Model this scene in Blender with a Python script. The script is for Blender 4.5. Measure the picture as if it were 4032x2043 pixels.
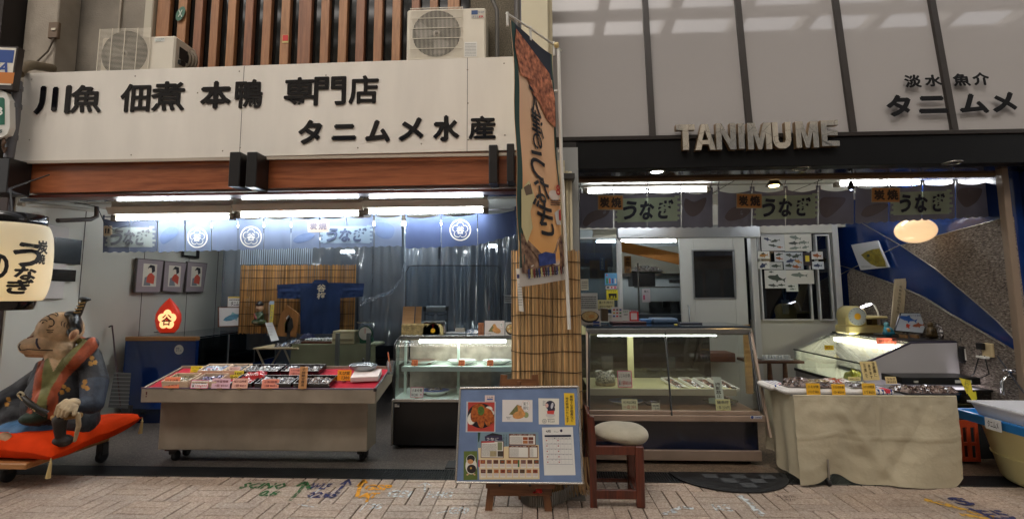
import bpy, bmesh, math, random
import numpy as np
from mathutils import Vector, Matrix, noise
random.seed(7)
PI = math.pi
for _o in list(bpy.data.objects): bpy.data.objects.remove(_o)
SC = bpy.context.scene
COL = SC.collection
# ------------------------------------------------------------ camera
RX, UX, FX = (Vector((0.99898434, 0.04486696, -0.00415219)), Vector((0.00870389, -0.10173552, 0.9947734)),
              Vector((-0.04421003, 0.9937992, 0.10202271)))
FPX, CYP = 1929.4356, 959.915
CAMP = Vector((0, 0, 1.45))
cam = bpy.data.objects.new('camera', bpy.data.cameras.new('camera')); COL.objects.link(cam)
cam.matrix_world = Matrix.Translation(CAMP) @ Matrix((RX, UX, -FX)).transposed().to_4x4()
cam.data.sensor_width = 36; cam.data.lens = FPX * 36 / 4032
cam.data.shift_y = (CYP - 1021.5) / 4032
cam.data.clip_start = .05; cam.data.clip_end = 400
SC.camera = cam
SC.view_settings.view_transform = 'Standard'; SC.view_settings.look = 'None'
SC.view_settings.gamma = 1; SC.view_settings.exposure = EXPO = 1.36
try:
 SC.cycles.max_bounces = 8; SC.cycles.transparent_max_bounces = 24
 SC.cycles.caustics_reflective = False; SC.cycles.caustics_refractive = False
 SC.cycles.sample_clamp_indirect = 4
except Exception: pass
# ------------------------------------------------------------ sky and sun (soft light under an arcade roof)
wd = bpy.data.worlds.new('World'); SC.world = wd; wd.use_nodes = True
nt = wd.node_tree; nt.nodes.clear()
sk = nt.nodes.new('ShaderNodeTexSky'); sk.sky_type = 'NISHITA'; sk.sun_disc = False
sk.sun_elevation = math.radians(52); sk.sun_rotation = math.radians(200); sk.air_density = 1.0; sk.dust_density = 3
hs = nt.nodes.new('ShaderNodeHueSaturation'); hs.inputs['Saturation'].default_value = .35
tn = nt.nodes.new('ShaderNodeMix'); tn.data_type = 'RGBA'; tn.blend_type = 'MULTIPLY'
tn.inputs['Factor'].default_value = 1; tn.inputs['B'].default_value = (1, .94, .86, 1)
bg = nt.nodes.new('ShaderNodeBackground'); bg.inputs['Strength'].default_value = 0.15
ow = nt.nodes.new('ShaderNodeOutputWorld')
nt.links.new(sk.outputs[0], hs.inputs['Color']); nt.links.new(hs.outputs[0], tn.inputs['A'])
nt.links.new(tn.outputs['Result'], bg.inputs[0]); nt.links.new(bg.outputs[0], ow.inputs[0])
sl = bpy.data.lights.new('sun', 'SUN'); sl.energy = 1.0; sl.angle = math.radians(35); sl.color = (1, .95, .88)
so = bpy.data.objects.new('sun', sl); COL.objects.link(so)
so.rotation_euler = (math.radians(38), 0, math.radians(-20))
# ------------------------------------------------------------ measuring (photo 2576 px wide -> place at a known depth)
KP = 4032 / 2576
def ray(x, y): return FX + RX * ((x * KP - 2016) / FPX) - UX * ((y * KP - CYP) / FPX)
def A(x, y, Y): d = ray(x, y); return CAMP + d * (Y / d.y)
def AX(x, y, X): d = ray(x, y); return CAMP + d * (X / d.x)
def AZ(x, y, Z): d = ray(x, y); return CAMP + d * ((Z - 1.45) / d.z)
# ------------------------------------------------------------ materials
def lin(c):
 if isinstance(c, (int, float)): c = (c, c, c)
 return tuple(((v / 255) / 12.92 if v / 255 <= .04045 else ((v / 255 + .055) / 1.055) ** 2.4) for v in c)
MATS = {}
def mt(key, c=(128, 128, 128), r=.6, metal=0, n=None, bump=None, emit=None, coat=0, vcol=False, spec=.5, sc3=None, c2=None, sheen=0, trans=0):
 """c sRGB 0-255.  n=(scale, amount, detail) tone variation; bump=(scale,strength); emit=(rgb,strength)"""
 if key in MATS: return MATS[key]
 m = bpy.data.materials.new(key); m.use_nodes = True; MATS[key] = m
 t = m.node_tree; b = t.nodes['Principled BSDF']; L = t.links.new
 b.inputs['Roughness'].default_value = r; b.inputs['Metallic'].default_value = metal
 b.inputs['Specular IOR Level'].default_value = spec
 if coat: b.inputs['Coat Weight'].default_value = coat; b.inputs['Coat Roughness'].default_value = .08
 if sheen: b.inputs['Sheen Weight'].default_value = sheen
 col = lin(c); b.inputs['Base Color'].default_value = (*col, 1)
 tc = t.nodes.new('ShaderNodeTexCoord'); mp = t.nodes.new('ShaderNodeMapping'); L(tc.outputs['Object'], mp.inputs[0])
 if sc3: mp.inputs['Scale'].default_value = sc3
 src = None
 if vcol:
  a = t.nodes.new('ShaderNodeAttribute'); a.attribute_name = 'Col'; vm = t.nodes.new('ShaderNodeMix'); vm.data_type = 'RGBA'; vm.blend_type = 'MULTIPLY'
  vm.inputs['Factor'].default_value = 1; vm.inputs['B'].default_value = (*col, 1); L(a.outputs['Color'], vm.inputs['A']); src = vm.outputs['Result']
 if n:
  nz = t.nodes.new('ShaderNodeTexNoise'); nz.inputs['Scale'].default_value = n[0]
  nz.inputs['Detail'].default_value = n[2] if len(n) > 2 else 4; L(mp.outputs[0], nz.inputs['Vector'])
  rp = t.nodes.new('ShaderNodeMapRange'); rp.inputs['From Min'].default_value = .3; rp.inputs['From Max'].default_value = .7
  L(nz.outputs['Fac'], rp.inputs['Value'])
  mx = t.nodes.new('ShaderNodeMix'); mx.data_type = 'RGBA'
  if c2:
   mx.blend_type = 'MIX'; L(rp.outputs[0], mx.inputs['Factor'])
   mx.inputs['A'].default_value = (*col, 1); mx.inputs['B'].default_value = (*lin(c2), 1)
  else:
   mx.blend_type = 'MULTIPLY'; rp.inputs['To Min'].default_value = 1 - n[1]; rp.inputs['To Max'].default_value = 1 + n[1] * .5
   mx.inputs['Factor'].default_value = 1; mx.inputs['A'].default_value = (*col, 1)
   cb = t.nodes.new('ShaderNodeCombineColor')
   for i in range(3): L(rp.outputs[0], cb.inputs[i])
   L(cb.outputs[0], mx.inputs['B'])
  if src is not None: L(src, mx.inputs['A'])
  L(mx.outputs['Result'], b.inputs['Base Color'])
 elif src is not None: L(src, b.inputs['Base Color'])
 if bump:
  bz = t.nodes.new('ShaderNodeTexNoise'); bz.inputs['Scale'].default_value = bump[0]; bz.inputs['Detail'].default_value = 3
  L(mp.outputs[0], bz.inputs['Vector'])
  bp = t.nodes.new('ShaderNodeBump'); bp.inputs['Strength'].default_value = bump[1]; bp.inputs['Distance'].default_value = .01
  L(bz.outputs['Fac'], bp.inputs['Height']); L(bp.outputs[0], b.inputs['Normal'])
 if emit:
  b.inputs['Emission Color'].default_value = (*emit[0], 1); b.inputs['Emission Strength'].default_value = emit[1]
 if trans:
  ou = t.nodes['Material Output']; tr = t.nodes.new('ShaderNodeBsdfTranslucent'); ms = t.nodes.new('ShaderNodeMixShader')
  tr.inputs[0].default_value = (*col, 1)
  if b.inputs['Base Color'].is_linked: L(b.inputs['Base Color'].links[0].from_socket, tr.inputs[0])
  ms.inputs[0].default_value = trans; L(b.outputs[0], ms.inputs[1]); L(tr.outputs[0], ms.inputs[2]); L(ms.outputs[0], ou.inputs[0])
 return m
def glass(key, tint=(250, 253, 251), refl=.12, bump=None, rough=.0, haze=0, hazecol=(200, 210, 220)):
 if key in MATS: return MATS[key]
 m = bpy.data.materials.new(key); m.use_nodes = True; MATS[key] = m
 t = m.node_tree; t.nodes.remove(t.nodes['Principled BSDF']); ou = t.nodes['Material Output']; L = t.links.new
 tr = t.nodes.new('ShaderNodeBsdfTransparent'); tr.inputs[0].default_value = (*lin(tint), 1)
 gl = t.nodes.new('ShaderNodeBsdfGlossy'); gl.inputs['Roughness'].default_value = rough
 fr = t.nodes.new('ShaderNodeLayerWeight'); fr.inputs[0].default_value = .3
 mr = t.nodes.new('ShaderNodeMapRange'); mr.inputs['To Min'].default_value = refl; mr.inputs['To Max'].default_value = .55
 L(fr.outputs['Fresnel'], mr.inputs['Value'])
 ms = t.nodes.new('ShaderNodeMixShader'); L(mr.outputs[0], ms.inputs[0])
 body = tr.outputs[0]
 if haze:
  df = t.nodes.new('ShaderNodeBsdfDiffuse'); df.inputs[0].default_value = (*lin(hazecol), 1)
  tl = t.nodes.new('ShaderNodeBsdfTranslucent'); tl.inputs[0].default_value = (*lin(hazecol), 1)
  ad = t.nodes.new('ShaderNodeMixShader'); ad.inputs[0].default_value = .5; L(df.outputs[0], ad.inputs[1]); L(tl.outputs[0], ad.inputs[2])
  m2 = t.nodes.new('ShaderNodeMixShader'); m2.inputs[0].default_value = haze
  L(tr.outputs[0], m2.inputs[1]); L(ad.outputs[0], m2.inputs[2]); body = m2.outputs[0]
 L(body, ms.inputs[1]); L(gl.outputs[0], ms.inputs[2]); L(ms.outputs[0], ou.inputs[0])
 if bump:
  tc = t.nodes.new('ShaderNodeTexCoord'); mp = t.nodes.new('ShaderNodeMapping'); mp.inputs['Scale'].default_value = bump[2]
  L(tc.outputs['Object'], mp.inputs[0])
  bz = t.nodes.new('ShaderNodeTexNoise'); bz.inputs['Scale'].default_value = bump[0]; L(mp.outputs[0], bz.inputs['Vector'])
  bp = t.nodes.new('ShaderNodeBump'); bp.inputs['Strength'].default_value = bump[1]; bp.inputs['Distance'].default_value = .03
  L(bz.outputs['Fac'], bp.inputs['Height']); L(bp.outputs[0], gl.inputs['Normal'])
 return m
def wood(key, c1, c2, r=.5, axis='x', scale=1., coat=0, dist=6):
 if key in MATS: return MATS[key]
 m = mt(key, c1, r, coat=coat); t = m.node_tree; b = t.nodes['Principled BSDF']; L = t.links.new
 mp = [n for n in t.nodes if n.type == 'MAPPING'][0]
 s = {'x': (.25, 3, 3), 'y': (3, .25, 3), 'z': (3, 3, .25)}[axis]
 mp.inputs['Scale'].default_value = tuple(v * scale for v in s)
 nz = t.nodes.new('ShaderNodeTexNoise'); nz.inputs['Scale'].default_value = 4; nz.inputs['Detail'].default_value = 6
 nz.inputs['Distortion'].default_value = dist * .3
 n2 = t.nodes.new('ShaderNodeTexNoise'); n2.inputs['Scale'].default_value = 22; n2.inputs['Detail'].default_value = 4
 L(mp.outputs[0], nz.inputs['Vector']); L(mp.outputs[0], n2.inputs['Vector'])
 ad = t.nodes.new('ShaderNodeMath'); ad.operation = 'MULTIPLY_ADD'; ad.inputs[1].default_value = .45
 L(n2.outputs['Fac'], ad.inputs[0]); ml = t.nodes.new('ShaderNodeMath'); ml.operation = 'MULTIPLY'; ml.inputs[1].default_value = .75
 L(nz.outputs['Fac'], ml.inputs[0]); L(ml.outputs[0], ad.inputs[2])
 mr = t.nodes.new('ShaderNodeMapRange'); mr.inputs['From Min'].default_value = .42; mr.inputs['From Max'].default_value = .76; L(ad.outputs[0], mr.inputs['Value'])
 mx = t.nodes.new('ShaderNodeMix'); mx.data_type = 'RGBA'; L(mr.outputs[0], mx.inputs['Factor'])
 mx.inputs['A'].default_value = (*lin(c1), 1); mx.inputs['B'].default_value = (*lin(c2), 1); L(mx.outputs['Result'], b.inputs['Base Color'])
 return m
def speckle(key, cols, scale=60, r=.6, stretch=(1, 1, 1), bump=0.3):
 m = mt(key, cols[0], r, bump=(scale * .8, bump)); t = m.node_tree; b = t.nodes['Principled BSDF']; L = t.links.new
 mp = [n for n in t.nodes if n.type == 'MAPPING'][0]; mp.inputs['Scale'].default_value = stretch
 nz = t.nodes.new('ShaderNodeTexNoise'); nz.inputs['Scale'].default_value = scale; nz.inputs['Detail'].default_value = 5; nz.inputs['Roughness'].default_value = .8
 L(mp.outputs[0], nz.inputs['Vector'])
 cr = t.nodes.new('ShaderNodeValToRGB'); L(nz.outputs['Fac'], cr.inputs[0]); L(cr.outputs[0], b.inputs['Base Color'])
 k = len(cols); cr.color_ramp.elements[0].position = .38; cr.color_ramp.elements[0].color = (*lin(cols[0]), 1)
 cr.color_ramp.elements[1].position = .64; cr.color_ramp.elements[1].color = (*lin(cols[-1]), 1)
 for i in range(1, k - 1):
  e = cr.color_ramp.elements.new(.38 + .26 * i / (k - 1)); e.color = (*lin(cols[i]), 1)
 return m
def flat(c, r=.6, **k):
 return mt('paint %d %d %d %g' % (*c, r), c, r, **k)
# ------------------------------------------------------------ text meshes
_TX = {}
def textmesh(s, bold=0., shear=0.):
 k = (s, bold, shear)
 if k in _TX: return _TX[k]
 c = bpy.data.curves.new('t', 'FONT'); c.body = s; c.offset = bold; c.shear = shear; c.resolution_u = 3 if len(s) < 4 else 1
 o = bpy.data.objects.new('t', c); COL.objects.link(o)
 dg = bpy.context.evaluated_depsgraph_get(); dg.update()
 me = bpy.data.meshes.new_from_object(o.evaluated_get(dg))
 v = [tuple(p.co) for p in me.vertices]; f = [tuple(p.vertices) for p in me.polygons]
 bpy.data.objects.remove(o); bpy.data.curves.remove(c); bpy.data.meshes.remove(me)
 xs = [p[0] for p in v]; ys = [p[1] for p in v]
 x0, x1, y0, y1 = (min(xs), max(xs), min(ys), max(ys)) if v else (0, 1, 0, 1)
 v = [((p[0] - (x0 + x1) / 2), (p[1] - (y0 + y1) / 2), 0) for p in v]
 _TX[k] = (v, f, max(x1 - x0, 1e-4), max(y1 - y0, 1e-4)); return _TX[k]
# ------------------------------------------------------------ mesh builder
class MB:
 def __init__(s, M=None): s.v = []; s.f = []; s.mi = []; s.sm = []; s.mats = []; s.col = []; s.M = M
 def mat(s, m):
  if m not in s.mats: s.mats.append(m)
  return s.mats.index(m)
 def add(s, v, f, m, sm=False, M=None, col=None):
  b = len(s.v); T = s.M @ M if (M is not None and s.M is not None) else (M if M is not None else s.M)
  for p in v:
   p = Vector(p); s.v.append(T @ p if T is not None else p)
  if callable(col): s.col += [col(p) for p in v]
  elif isinstance(col, list): s.col += col
  else: s.col += [col or (1, 1, 1)] * len(v)
  i = s.mat(m)
  for q in f: s.f.append([b + k for k in q]); s.mi.append(i); s.sm.append(sm)
  return s
 def box(s, x0, x1, y0, y1, z0, z1, m, bev=0, M=None, col=None):
  if x0 > x1: x0, x1 = x1, x0
  if y0 > y1: y0, y1 = y1, y0
  if z0 > z1: z0, z1 = z1, z0
  bev = min(bev, (x1 - x0) * .45, (y1 - y0) * .45, (z1 - z0) * .45)
  if bev <= 0:
   v = [(x, y, z) for z in (z0, z1) for y in (y0, y1) for x in (x0, x1)]
   return s.add(v, [(0, 2, 3, 1), (4, 5, 7, 6), (0, 1, 5, 4), (2, 6, 7, 3), (0, 4, 6, 2), (1, 3, 7, 5)], m, M=M, col=col)
  X = (x0, x1); Y = (y0, y1); Z = (z0, z1); v = []; ix = {}
  for i in (0, 1):
   for j in (0, 1):
    for k in (0, 1):
     sx, sy, sz = (1 - 2 * i) * bev, (1 - 2 * j) * bev, (1 - 2 * k) * bev
     for a, p in ((0, (X[i], Y[j] + sy, Z[k] + sz)), (1, (X[i] + sx, Y[j], Z[k] + sz)), (2, (X[i] + sx, Y[j] + sy, Z[k]))):
      ix[i, j, k, a] = len(v); v.append(p)
  f = []
  for i in (0, 1):
   f += [[ix[i, 0, 0, 0], ix[i, 1, 0, 0], ix[i, 1, 1, 0], ix[i, 0, 1, 0]], [ix[0, i, 0, 1], ix[1, i, 0, 1], ix[1, i, 1, 1], ix[0, i, 1, 1]],
                  [ix[0, 0, i, 2], ix[1, 0, i, 2], ix[1, 1, i, 2], ix[0, 1, i, 2]]]
   for j in (0, 1):
    f += [[ix[i, j, 0, 0], ix[i, j, 1, 0], ix[i, j, 1, 1], ix[i, j, 0, 1]], [ix[i, 0, j, 0], ix[i, 1, j, 0], ix[i, 1, j, 2], ix[i, 0, j, 2]],
                      [ix[0, i, j, 1], ix[1, i, j, 1], ix[1, i, j, 2], ix[0, i, j, 2]]]
    for k in (0, 1): f.append([ix[i, j, k, 0], ix[i, j, k, 1], ix[i, j, k, 2]])
  return s.add(v, f, m, M=M, col=col)
 def tube(s, pts, r, m, n=8, cap=True, col=None, M=None, sm=True):
  pts = [Vector(p) for p in pts]; rr = r if isinstance(r, (list, tuple)) else [r] * len(pts)
  v = []; f = []; prev = None
  for i, p in enumerate(pts):
   t = (pts[min(i + 1, len(pts) - 1)] - pts[max(i - 1, 0)])
   t = t.normalized() if t.length > 1e-9 else Vector((0, 0, 1))
   if prev is None:
    a = Vector((0, 0, 1)) if abs(t.z) < .9 else Vector((1, 0, 0))
    u = t.cross(a).normalized()
   else: u = (prev - t * prev.dot(t)).normalized()
   prev = u; w = t.cross(u)
   for k in range(n):
    a = 2 * PI * k / n + PI / n; v.append(p + (u * math.cos(a) + w * math.sin(a)) * rr[i])
   if i:
    b = (i - 1) * n
    for k in range(n): f.append((b + k, b + (k + 1) % n, b + n + (k + 1) % n, b + n + k))
  s.add(v, f, m, sm=sm, col=col, M=M)
  if cap:
   for e in (0, len(pts) - 1): s.add(v[e * n:e * n + n], [tuple(range(n))], m, col=col, M=M)
  return s
 def lathe(s, prof, m, c=(0, 0, 0), n=24, sx=1, sy=1, M=None, col=None, sm=True):
  v = []; f = []
  for (r, z) in prof:
   for k in range(n):
    a = 2 * PI * k / n; v.append((c[0] + r * sx * math.cos(a), c[1] + r * sy * math.sin(a), c[2] + z))
  for i in range(len(prof) - 1):
   for k in range(n): f.append((i * n + k, i * n + (k + 1) % n, i * n + n + (k + 1) % n, i * n + n + k))
  f2 = []
  if prof[0][0] > 1e-6: f2.append(tuple(range(n)))
  if prof[-1][0] > 1e-6: f2.append(tuple(range(len(v) - n, len(v))))
  s.add(v, f, m, sm=sm, M=M, col=col)
  if f2: s.add(v, f2, m, sm=False, M=M, col=col)
  return s
 def poly(s, pts, m, thick=None, M=None, col=None):
  """flat polygon of 3-D points; thick = vector to extrude by"""
  n = len(pts); v = [Vector(p) for p in pts]
  if thick is None: return s.add(v, [tuple(range(n))], m, M=M, col=col)
  t = Vector(thick); v2 = v + [p + t for p in v]
  f = [tuple(range(n)), tuple(range(n, 2 * n))] + [(i, (i + 1) % n, n + (i + 1) % n, n + i) for i in range(n)]
  return s.add(v2, f, m, M=M, col=col)
 def sheet(s, fn, nu, nv, m, thick=None, sm=True, col=None, M=None):
  v = [Vector(fn(i / nu, j / nv)) for j in range(nv + 1) for i in range(nu + 1)]; w = nu + 1
  f = [(j * w + i, j * w + i + 1, (j + 1) * w + i + 1, (j + 1) * w + i) for j in range(nv) for i in range(nu)]
  s.add(v, f, m, sm=sm, col=col, M=M)
  if thick is not None:
   t = Vector(thick); s.add([p + t for p in v], f, m, sm=sm, col=col, M=M)
   e = list(range(w)) + [j * w + nu for j in range(1, nv + 1)] + [nv * w + i for i in range(nu - 1, -1, -1)] + [j * w for j in range(nv - 1, 0, -1)]
   k = len(e); s.add([v[i] for i in e] + [v[i] + t for i in e], [(a, (a + 1) % k, k + (a + 1) % k, k + a) for a in range(k)], m, M=M)
  return s
 def text(s, body, F, w, h, m, bold=0., shear=0., depth=0, mirror=False):
  """F: frame matrix (local x right, y up, z towards the reader). fitted into w x h (either may be None)"""
  v, f, W, H = textmesh(body, bold, shear)
  sx = w / W if w else None; sy = h / H if h else None
  if sx is None: sx = sy
  if sy is None: sy = sx
  if mirror: sx = -sx
  v2 = [(p[0] * sx, p[1] * sy, depth) for p in v]
  if depth > .002:
   n = len(v2); cnt = {}
   for q in f:
    for a, b in zip(q, q[1:] + q[:1]): cnt[(a, b)] = 1
   ed = [e for e in cnt if (e[1], e[0]) not in cnt]
   s.add(v2 + [(p[0], p[1], 0) for p in v2], [(a, b, n + b, n + a) for a, b in ed], m, M=F)
   s.add(v2, f, m, M=F)
  else: s.add([(p[0], p[1], .0012) for p in v2] if depth == 0 else v2, f, m, M=F)
  return s
 def build(s, name, parent=None, loc=None, kind=None):
  if loc is None:
   if parent is not None: loc = parent.location
   else:
    xs = [p.x for p in s.v]; ys = [p.y for p in s.v]; zs = [p.z for p in s.v]
    loc = Vector(((min(xs) + max(xs)) / 2, (min(ys) + max(ys)) / 2, min(zs)))
  loc = Vector(loc); me = bpy.data.meshes.new(name)
  me.from_pydata([p - loc for p in s.v], [], s.f)
  for m in s.mats: me.materials.append(m)
  me.polygons.foreach_set('material_index', s.mi); me.polygons.foreach_set('use_smooth', s.sm)
  if any(c != (1, 1, 1) for c in s.col):
   ca = me.color_attributes.new('Col', 'FLOAT_COLOR', 'POINT')
   ca.data.foreach_set('color', [x for c in s.col for x in (c[0], c[1], c[2], 1)])
  bm = bmesh.new(); bm.from_mesh(me); bmesh.ops.recalc_face_normals(bm, faces=bm.faces); bm.to_mesh(me); bm.free()
  me.update()
  o = bpy.data.objects.new(name, me); COL.objects.link(o)
  o.location = loc
  if kind: o['kind'] = kind
  return o
def F(p, ux=(1, 0, 0), uy=(0, 0, 1)):
 ux = Vector(ux).normalized(); uz = ux.cross(Vector(uy)).normalized(); uy = uz.cross(ux)
 return Matrix(((ux.x, uy.x, uz.x, p[0]), (ux.y, uy.y, uz.y, p[1]), (ux.z, uy.z, uz.z, p[2]), (0, 0, 0, 1)))
def thing(name, label, cat, loc, group=None):
 o = bpy.data.objects.new(name, None); COL.objects.link(o); o.empty_display_size = .1; o.location = loc
 o['label'] = label; o['category'] = cat
 if group: o['group'] = group
 return o
def tag(o, label, cat, group=None):
 o['label'] = label; o['category'] = cat
 if group: o['group'] = group
 return o
def part(mb, name, parent):
 """part of a thing (parent = Empty) or sub-part of a part (mesh child, itself at the thing's origin)"""
 root = parent
 while root.parent is not None: root = root.parent
 o = mb.build(name, None, loc=root.location); o.location = (0, 0, 0); o.parent = parent
 return o
def dup(root, delta, label=None):
 r = root.copy(); COL.objects.link(r); r.location = Vector(root.location) + Vector(delta)
 if label: r['label'] = label
 for ch in list(root.children):
  c = ch.copy(); COL.objects.link(c); c.parent = r
  for g in ch.children:
   d = g.copy(); COL.objects.link(d); d.parent = c
 return r
def one(mb, name, label, cat, group=None): return tag(mb.build(name), label, cat, group)
# ------------------------------------------------------------ sculpting: rounded primitives fused by a voxel remesh, coloured by nearest primitive
def sculpt(prims, voxel=.008, smooth=4, jitter=0):
 """prims: ('c', a, b, ra, rb, col) tapered capsule | ('e', centre, radii, rotEuler, col). returns verts, faces, colours"""
 bm = bmesh.new()
 for p in prims:
  if p[0] == 'c':
   a, b = Vector(p[1]), Vector(p[2]); ra, rb = p[3], p[4]; d = b - a; Ln = max(d.length, 1e-5); q = Vector((0, 0, 1)).rotation_difference(d)
   vs = []; n = 14; prof = [(ra * math.cos(t), -ra * math.sin(t)) for t in [PI / 2 * k / 4 for k in range(4, 0, -1)]] + [(ra, 0), (rb, Ln)] + [(rb * math.cos(t), Ln + rb * math.sin(t)) for t in [PI / 2 * k / 4 for k in range(1, 5)]]
   for (r, z) in prof:
    r = max(r, 1e-4)
    vs.append([bm.verts.new(a + q @ Vector((r * math.cos(2 * PI * k / n), r * math.sin(2 * PI * k / n), z))) for k in range(n)])
   for i in range(len(vs) - 1):
    for k in range(n): bm.faces.new((vs[i][k], vs[i][(k + 1) % n], vs[i + 1][(k + 1) % n], vs[i + 1][k]))
   bm.faces.new(vs[0][::-1]); bm.faces.new(vs[-1])
  else:
   M = Matrix.Translation(Vector(p[1])) @ Matrix.Rotation(p[3][2], 4, 'Z') @ Matrix.Rotation(p[3][1], 4, 'Y') @ Matrix.Rotation(p[3][0], 4, 'X') @ Matrix.Diagonal((*p[2], 1))
   bmesh.ops.create_uvsphere(bm, u_segments=20, v_segments=14, radius=1, matrix=M)
 me = bpy.data.meshes.new('s'); bm.to_mesh(me); bm.free()
 o = bpy.data.objects.new('s', me); COL.objects.link(o)
 md = o.modifiers.new('r', 'REMESH'); md.mode = 'VOXEL'; md.voxel_size = voxel
 if smooth: ms = o.modifiers.new('m', 'SMOOTH'); ms.iterations = smooth; ms.factor = .5
 dg = bpy.context.evaluated_depsgraph_get(); dg.update(); m2 = bpy.data.meshes.new_from_object(o.evaluated_get(dg))
 V = np.empty(len(m2.vertices) * 3); m2.vertices.foreach_get('co', V); V = V.reshape(-1, 3)
 Fc = [tuple(q.vertices) for q in m2.polygons]
 best = np.full(len(V), 1e9); C = np.ones((len(V), 3))
 for p in prims:
  if p[0] == 'c':
   a = np.array(p[1], float); b = np.array(p[2], float); d = b - a; t = np.clip(((V - a) @ d) / max(d @ d, 1e-9), 0, 1)
   D = np.linalg.norm(V - a - t[:, None] * d, axis=1) - (p[3] + (p[4] - p[3]) * t)
  else:
   M = (Matrix.Rotation(p[3][2], 3, 'Z') @ Matrix.Rotation(p[3][1], 3, 'Y') @ Matrix.Rotation(p[3][0], 3, 'X'))
   Q = (V - np.array(p[1], float)) @ np.array(M); R = np.array(p[2], float)
   k = np.linalg.norm(Q / R, axis=1); D = (k - 1) * R.min()
  ccc = np.array(lin(p[-1])); w = D < best; best[w] = D[w]; C[w] = ccc
 bpy.data.objects.remove(o); bpy.data.meshes.remove(me); bpy.data.meshes.remove(m2)
 return [tuple(x) for x in V], Fc, [tuple(x) for x in C]
def heavy(mb, t, M, w, h, m, off=.002, k=.004, bold=.01, shear=0, depth=0, mirror=False):
 for i, (dx, dy) in enumerate(((0, 0), (k, 0), (-k, 0), (0, k), (0, -k))):
  mb.text(t, M @ Matrix.Translation((dx, dy, off + i * .0003)), w - 2 * k if w else w, h - 2 * k if h else h, m, bold, shear, max(depth, 1e-5), mirror)
# ============================================================ SETTING
def tilebrick(key, c1, c2, mortar, sw, sh, ms=.006, r=.5, plane='xz'):
 m = mt(key, c1, r); t = m.node_tree; b = t.nodes['Principled BSDF']; L = t.links.new
 mp = [n for n in t.nodes if n.type == 'MAPPING'][0]
 if plane == 'xz': mp.inputs['Rotation'].default_value = (PI / 2, 0, 0)
 bt = t.nodes.new('ShaderNodeTexBrick'); L(mp.outputs[0], bt.inputs['Vector'])
 bt.inputs['Color1'].default_value = (*lin(c1), 1); bt.inputs['Color2'].default_value = (*lin(c2), 1); bt.inputs['Mortar'].default_value = (*lin(mortar), 1)
 bt.inputs['Scale'].default_value = 1; bt.inputs['Brick Width'].default_value = sw; bt.inputs['Row Height'].default_value = sh; bt.inputs['Mortar Size'].default_value = ms
 L(bt.outputs['Color'], b.inputs['Base Color']); return m
g = MB(); g.box(-40, 40, -30, 40, -.4, -.03, mt('subsoil', (60, 52, 46), .95)); g.build('ground', kind='structure')
paver = speckle('paver', [(134, 117, 104), (172, 152, 136), (186, 167, 150), (206, 192, 178)], 70, .62, bump=.15)
t_ = paver.node_tree; b_ = t_.nodes['Principled BSDF']; src = b_.inputs['Base Color'].links[0].from_socket
at_ = t_.nodes.new('ShaderNodeAttribute'); at_.attribute_name = 'Col'; mx_ = t_.nodes.new('ShaderNodeMix'); mx_.data_type = 'RGBA'; mx_.blend_type = 'MULTIPLY'
mx_.inputs['Factor'].default_value = 1; t_.links.new(src, mx_.inputs['A']); t_.links.new(at_.outputs['Color'], mx_.inputs['B'])
nz_ = t_.nodes.new('ShaderNodeTexNoise'); nz_.inputs['Scale'].default_value = 1.6; nz_.inputs['Detail'].default_value = 5
tc_ = [n for n in t_.nodes if n.type == 'TEX_COORD'][0]; t_.links.new(tc_.outputs['Object'], nz_.inputs['Vector'])
mr_ = t_.nodes.new('ShaderNodeMapRange'); mr_.inputs['From Min'].default_value = .3; mr_.inputs['From Max'].default_value = .7; mr_.inputs['To Min'].default_value = .78; mr_.inputs['To Max'].default_value = 1.08
t_.links.new(nz_.outputs['Fac'], mr_.inputs['Value']); my_ = t_.nodes.new('ShaderNodeMix'); my_.data_type = 'RGBA'; my_.blend_type = 'MULTIPLY'; my_.inputs['Factor'].default_value = 1
t_.links.new(mx_.outputs['Result'], my_.inputs['A']); cb_ = t_.nodes.new('ShaderNodeCombineColor')
for i in range(3): t_.links.new(mr_.outputs[0], cb_.inputs[i])
t_.links.new(cb_.outputs[0], my_.inputs['B']); t_.links.new(my_.outputs['Result'], b_.inputs['Base Color'])
TX, TY, TS = -3.770, 3.534, .3065
CURB0, CURB1 = 4.0, 4.225
pv = MB()
def brick(x0, x1, y0, y1):
 y1 = min(y1, CURB0 - .004)
 if y1 - y0 < .01: return
 k = random.uniform(.9, 1.06); w = random.uniform(-.02, .02)
 dz = random.uniform(-.0012, .0008)
 pv.box(x0, x1, y0, y1, -.05, dz, paver, .003, col=(k + w, k, k - w))
for i in range(-12, 38):
 for j in range(-2, 11):
  xa, yb = TX + i * TS, TY - j * TS; ya = yb - TS      # block x: xa..xa+TS  y: ya..yb
  hor = ((i + 1) + (j + 1)) % 2 == 1                     # row above the k-line (j=-1) block 1 is horizontal
  gp, wj = .0018, .0045; s3 = TS / 3
  for q in range(3):
   if hor: brick(xa + gp, xa + TS - gp, ya + q * s3 + (gp if q == 0 else wj), ya + (q + 1) * s3 - (gp if q == 2 else wj))
   else: brick(xa + q * s3 + (gp if q == 0 else wj), xa + (q + 1) * s3 - (gp if q == 2 else wj), ya + gp, yb - gp)
pv.build('pavement', kind='structure')
gr = MB(); gr.box(-8, 8, .1, 4.0, -.03, -.012, mt('joint', (66, 56, 50), .95)); gr.box(-8, 8, -4.0, .1, -.03, -.002, mt('paver far', (165, 140, 124), .7)); gr.build('road', kind='structure')
fl = MB(); fl.box(-5.2, .1, CURB1, 9.2, -.03, 0, speckle('terrazzo', [(26, 24, 24), (62, 56, 52), (88, 80, 74), (130, 122, 114)], 85, .45, bump=.2))
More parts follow.
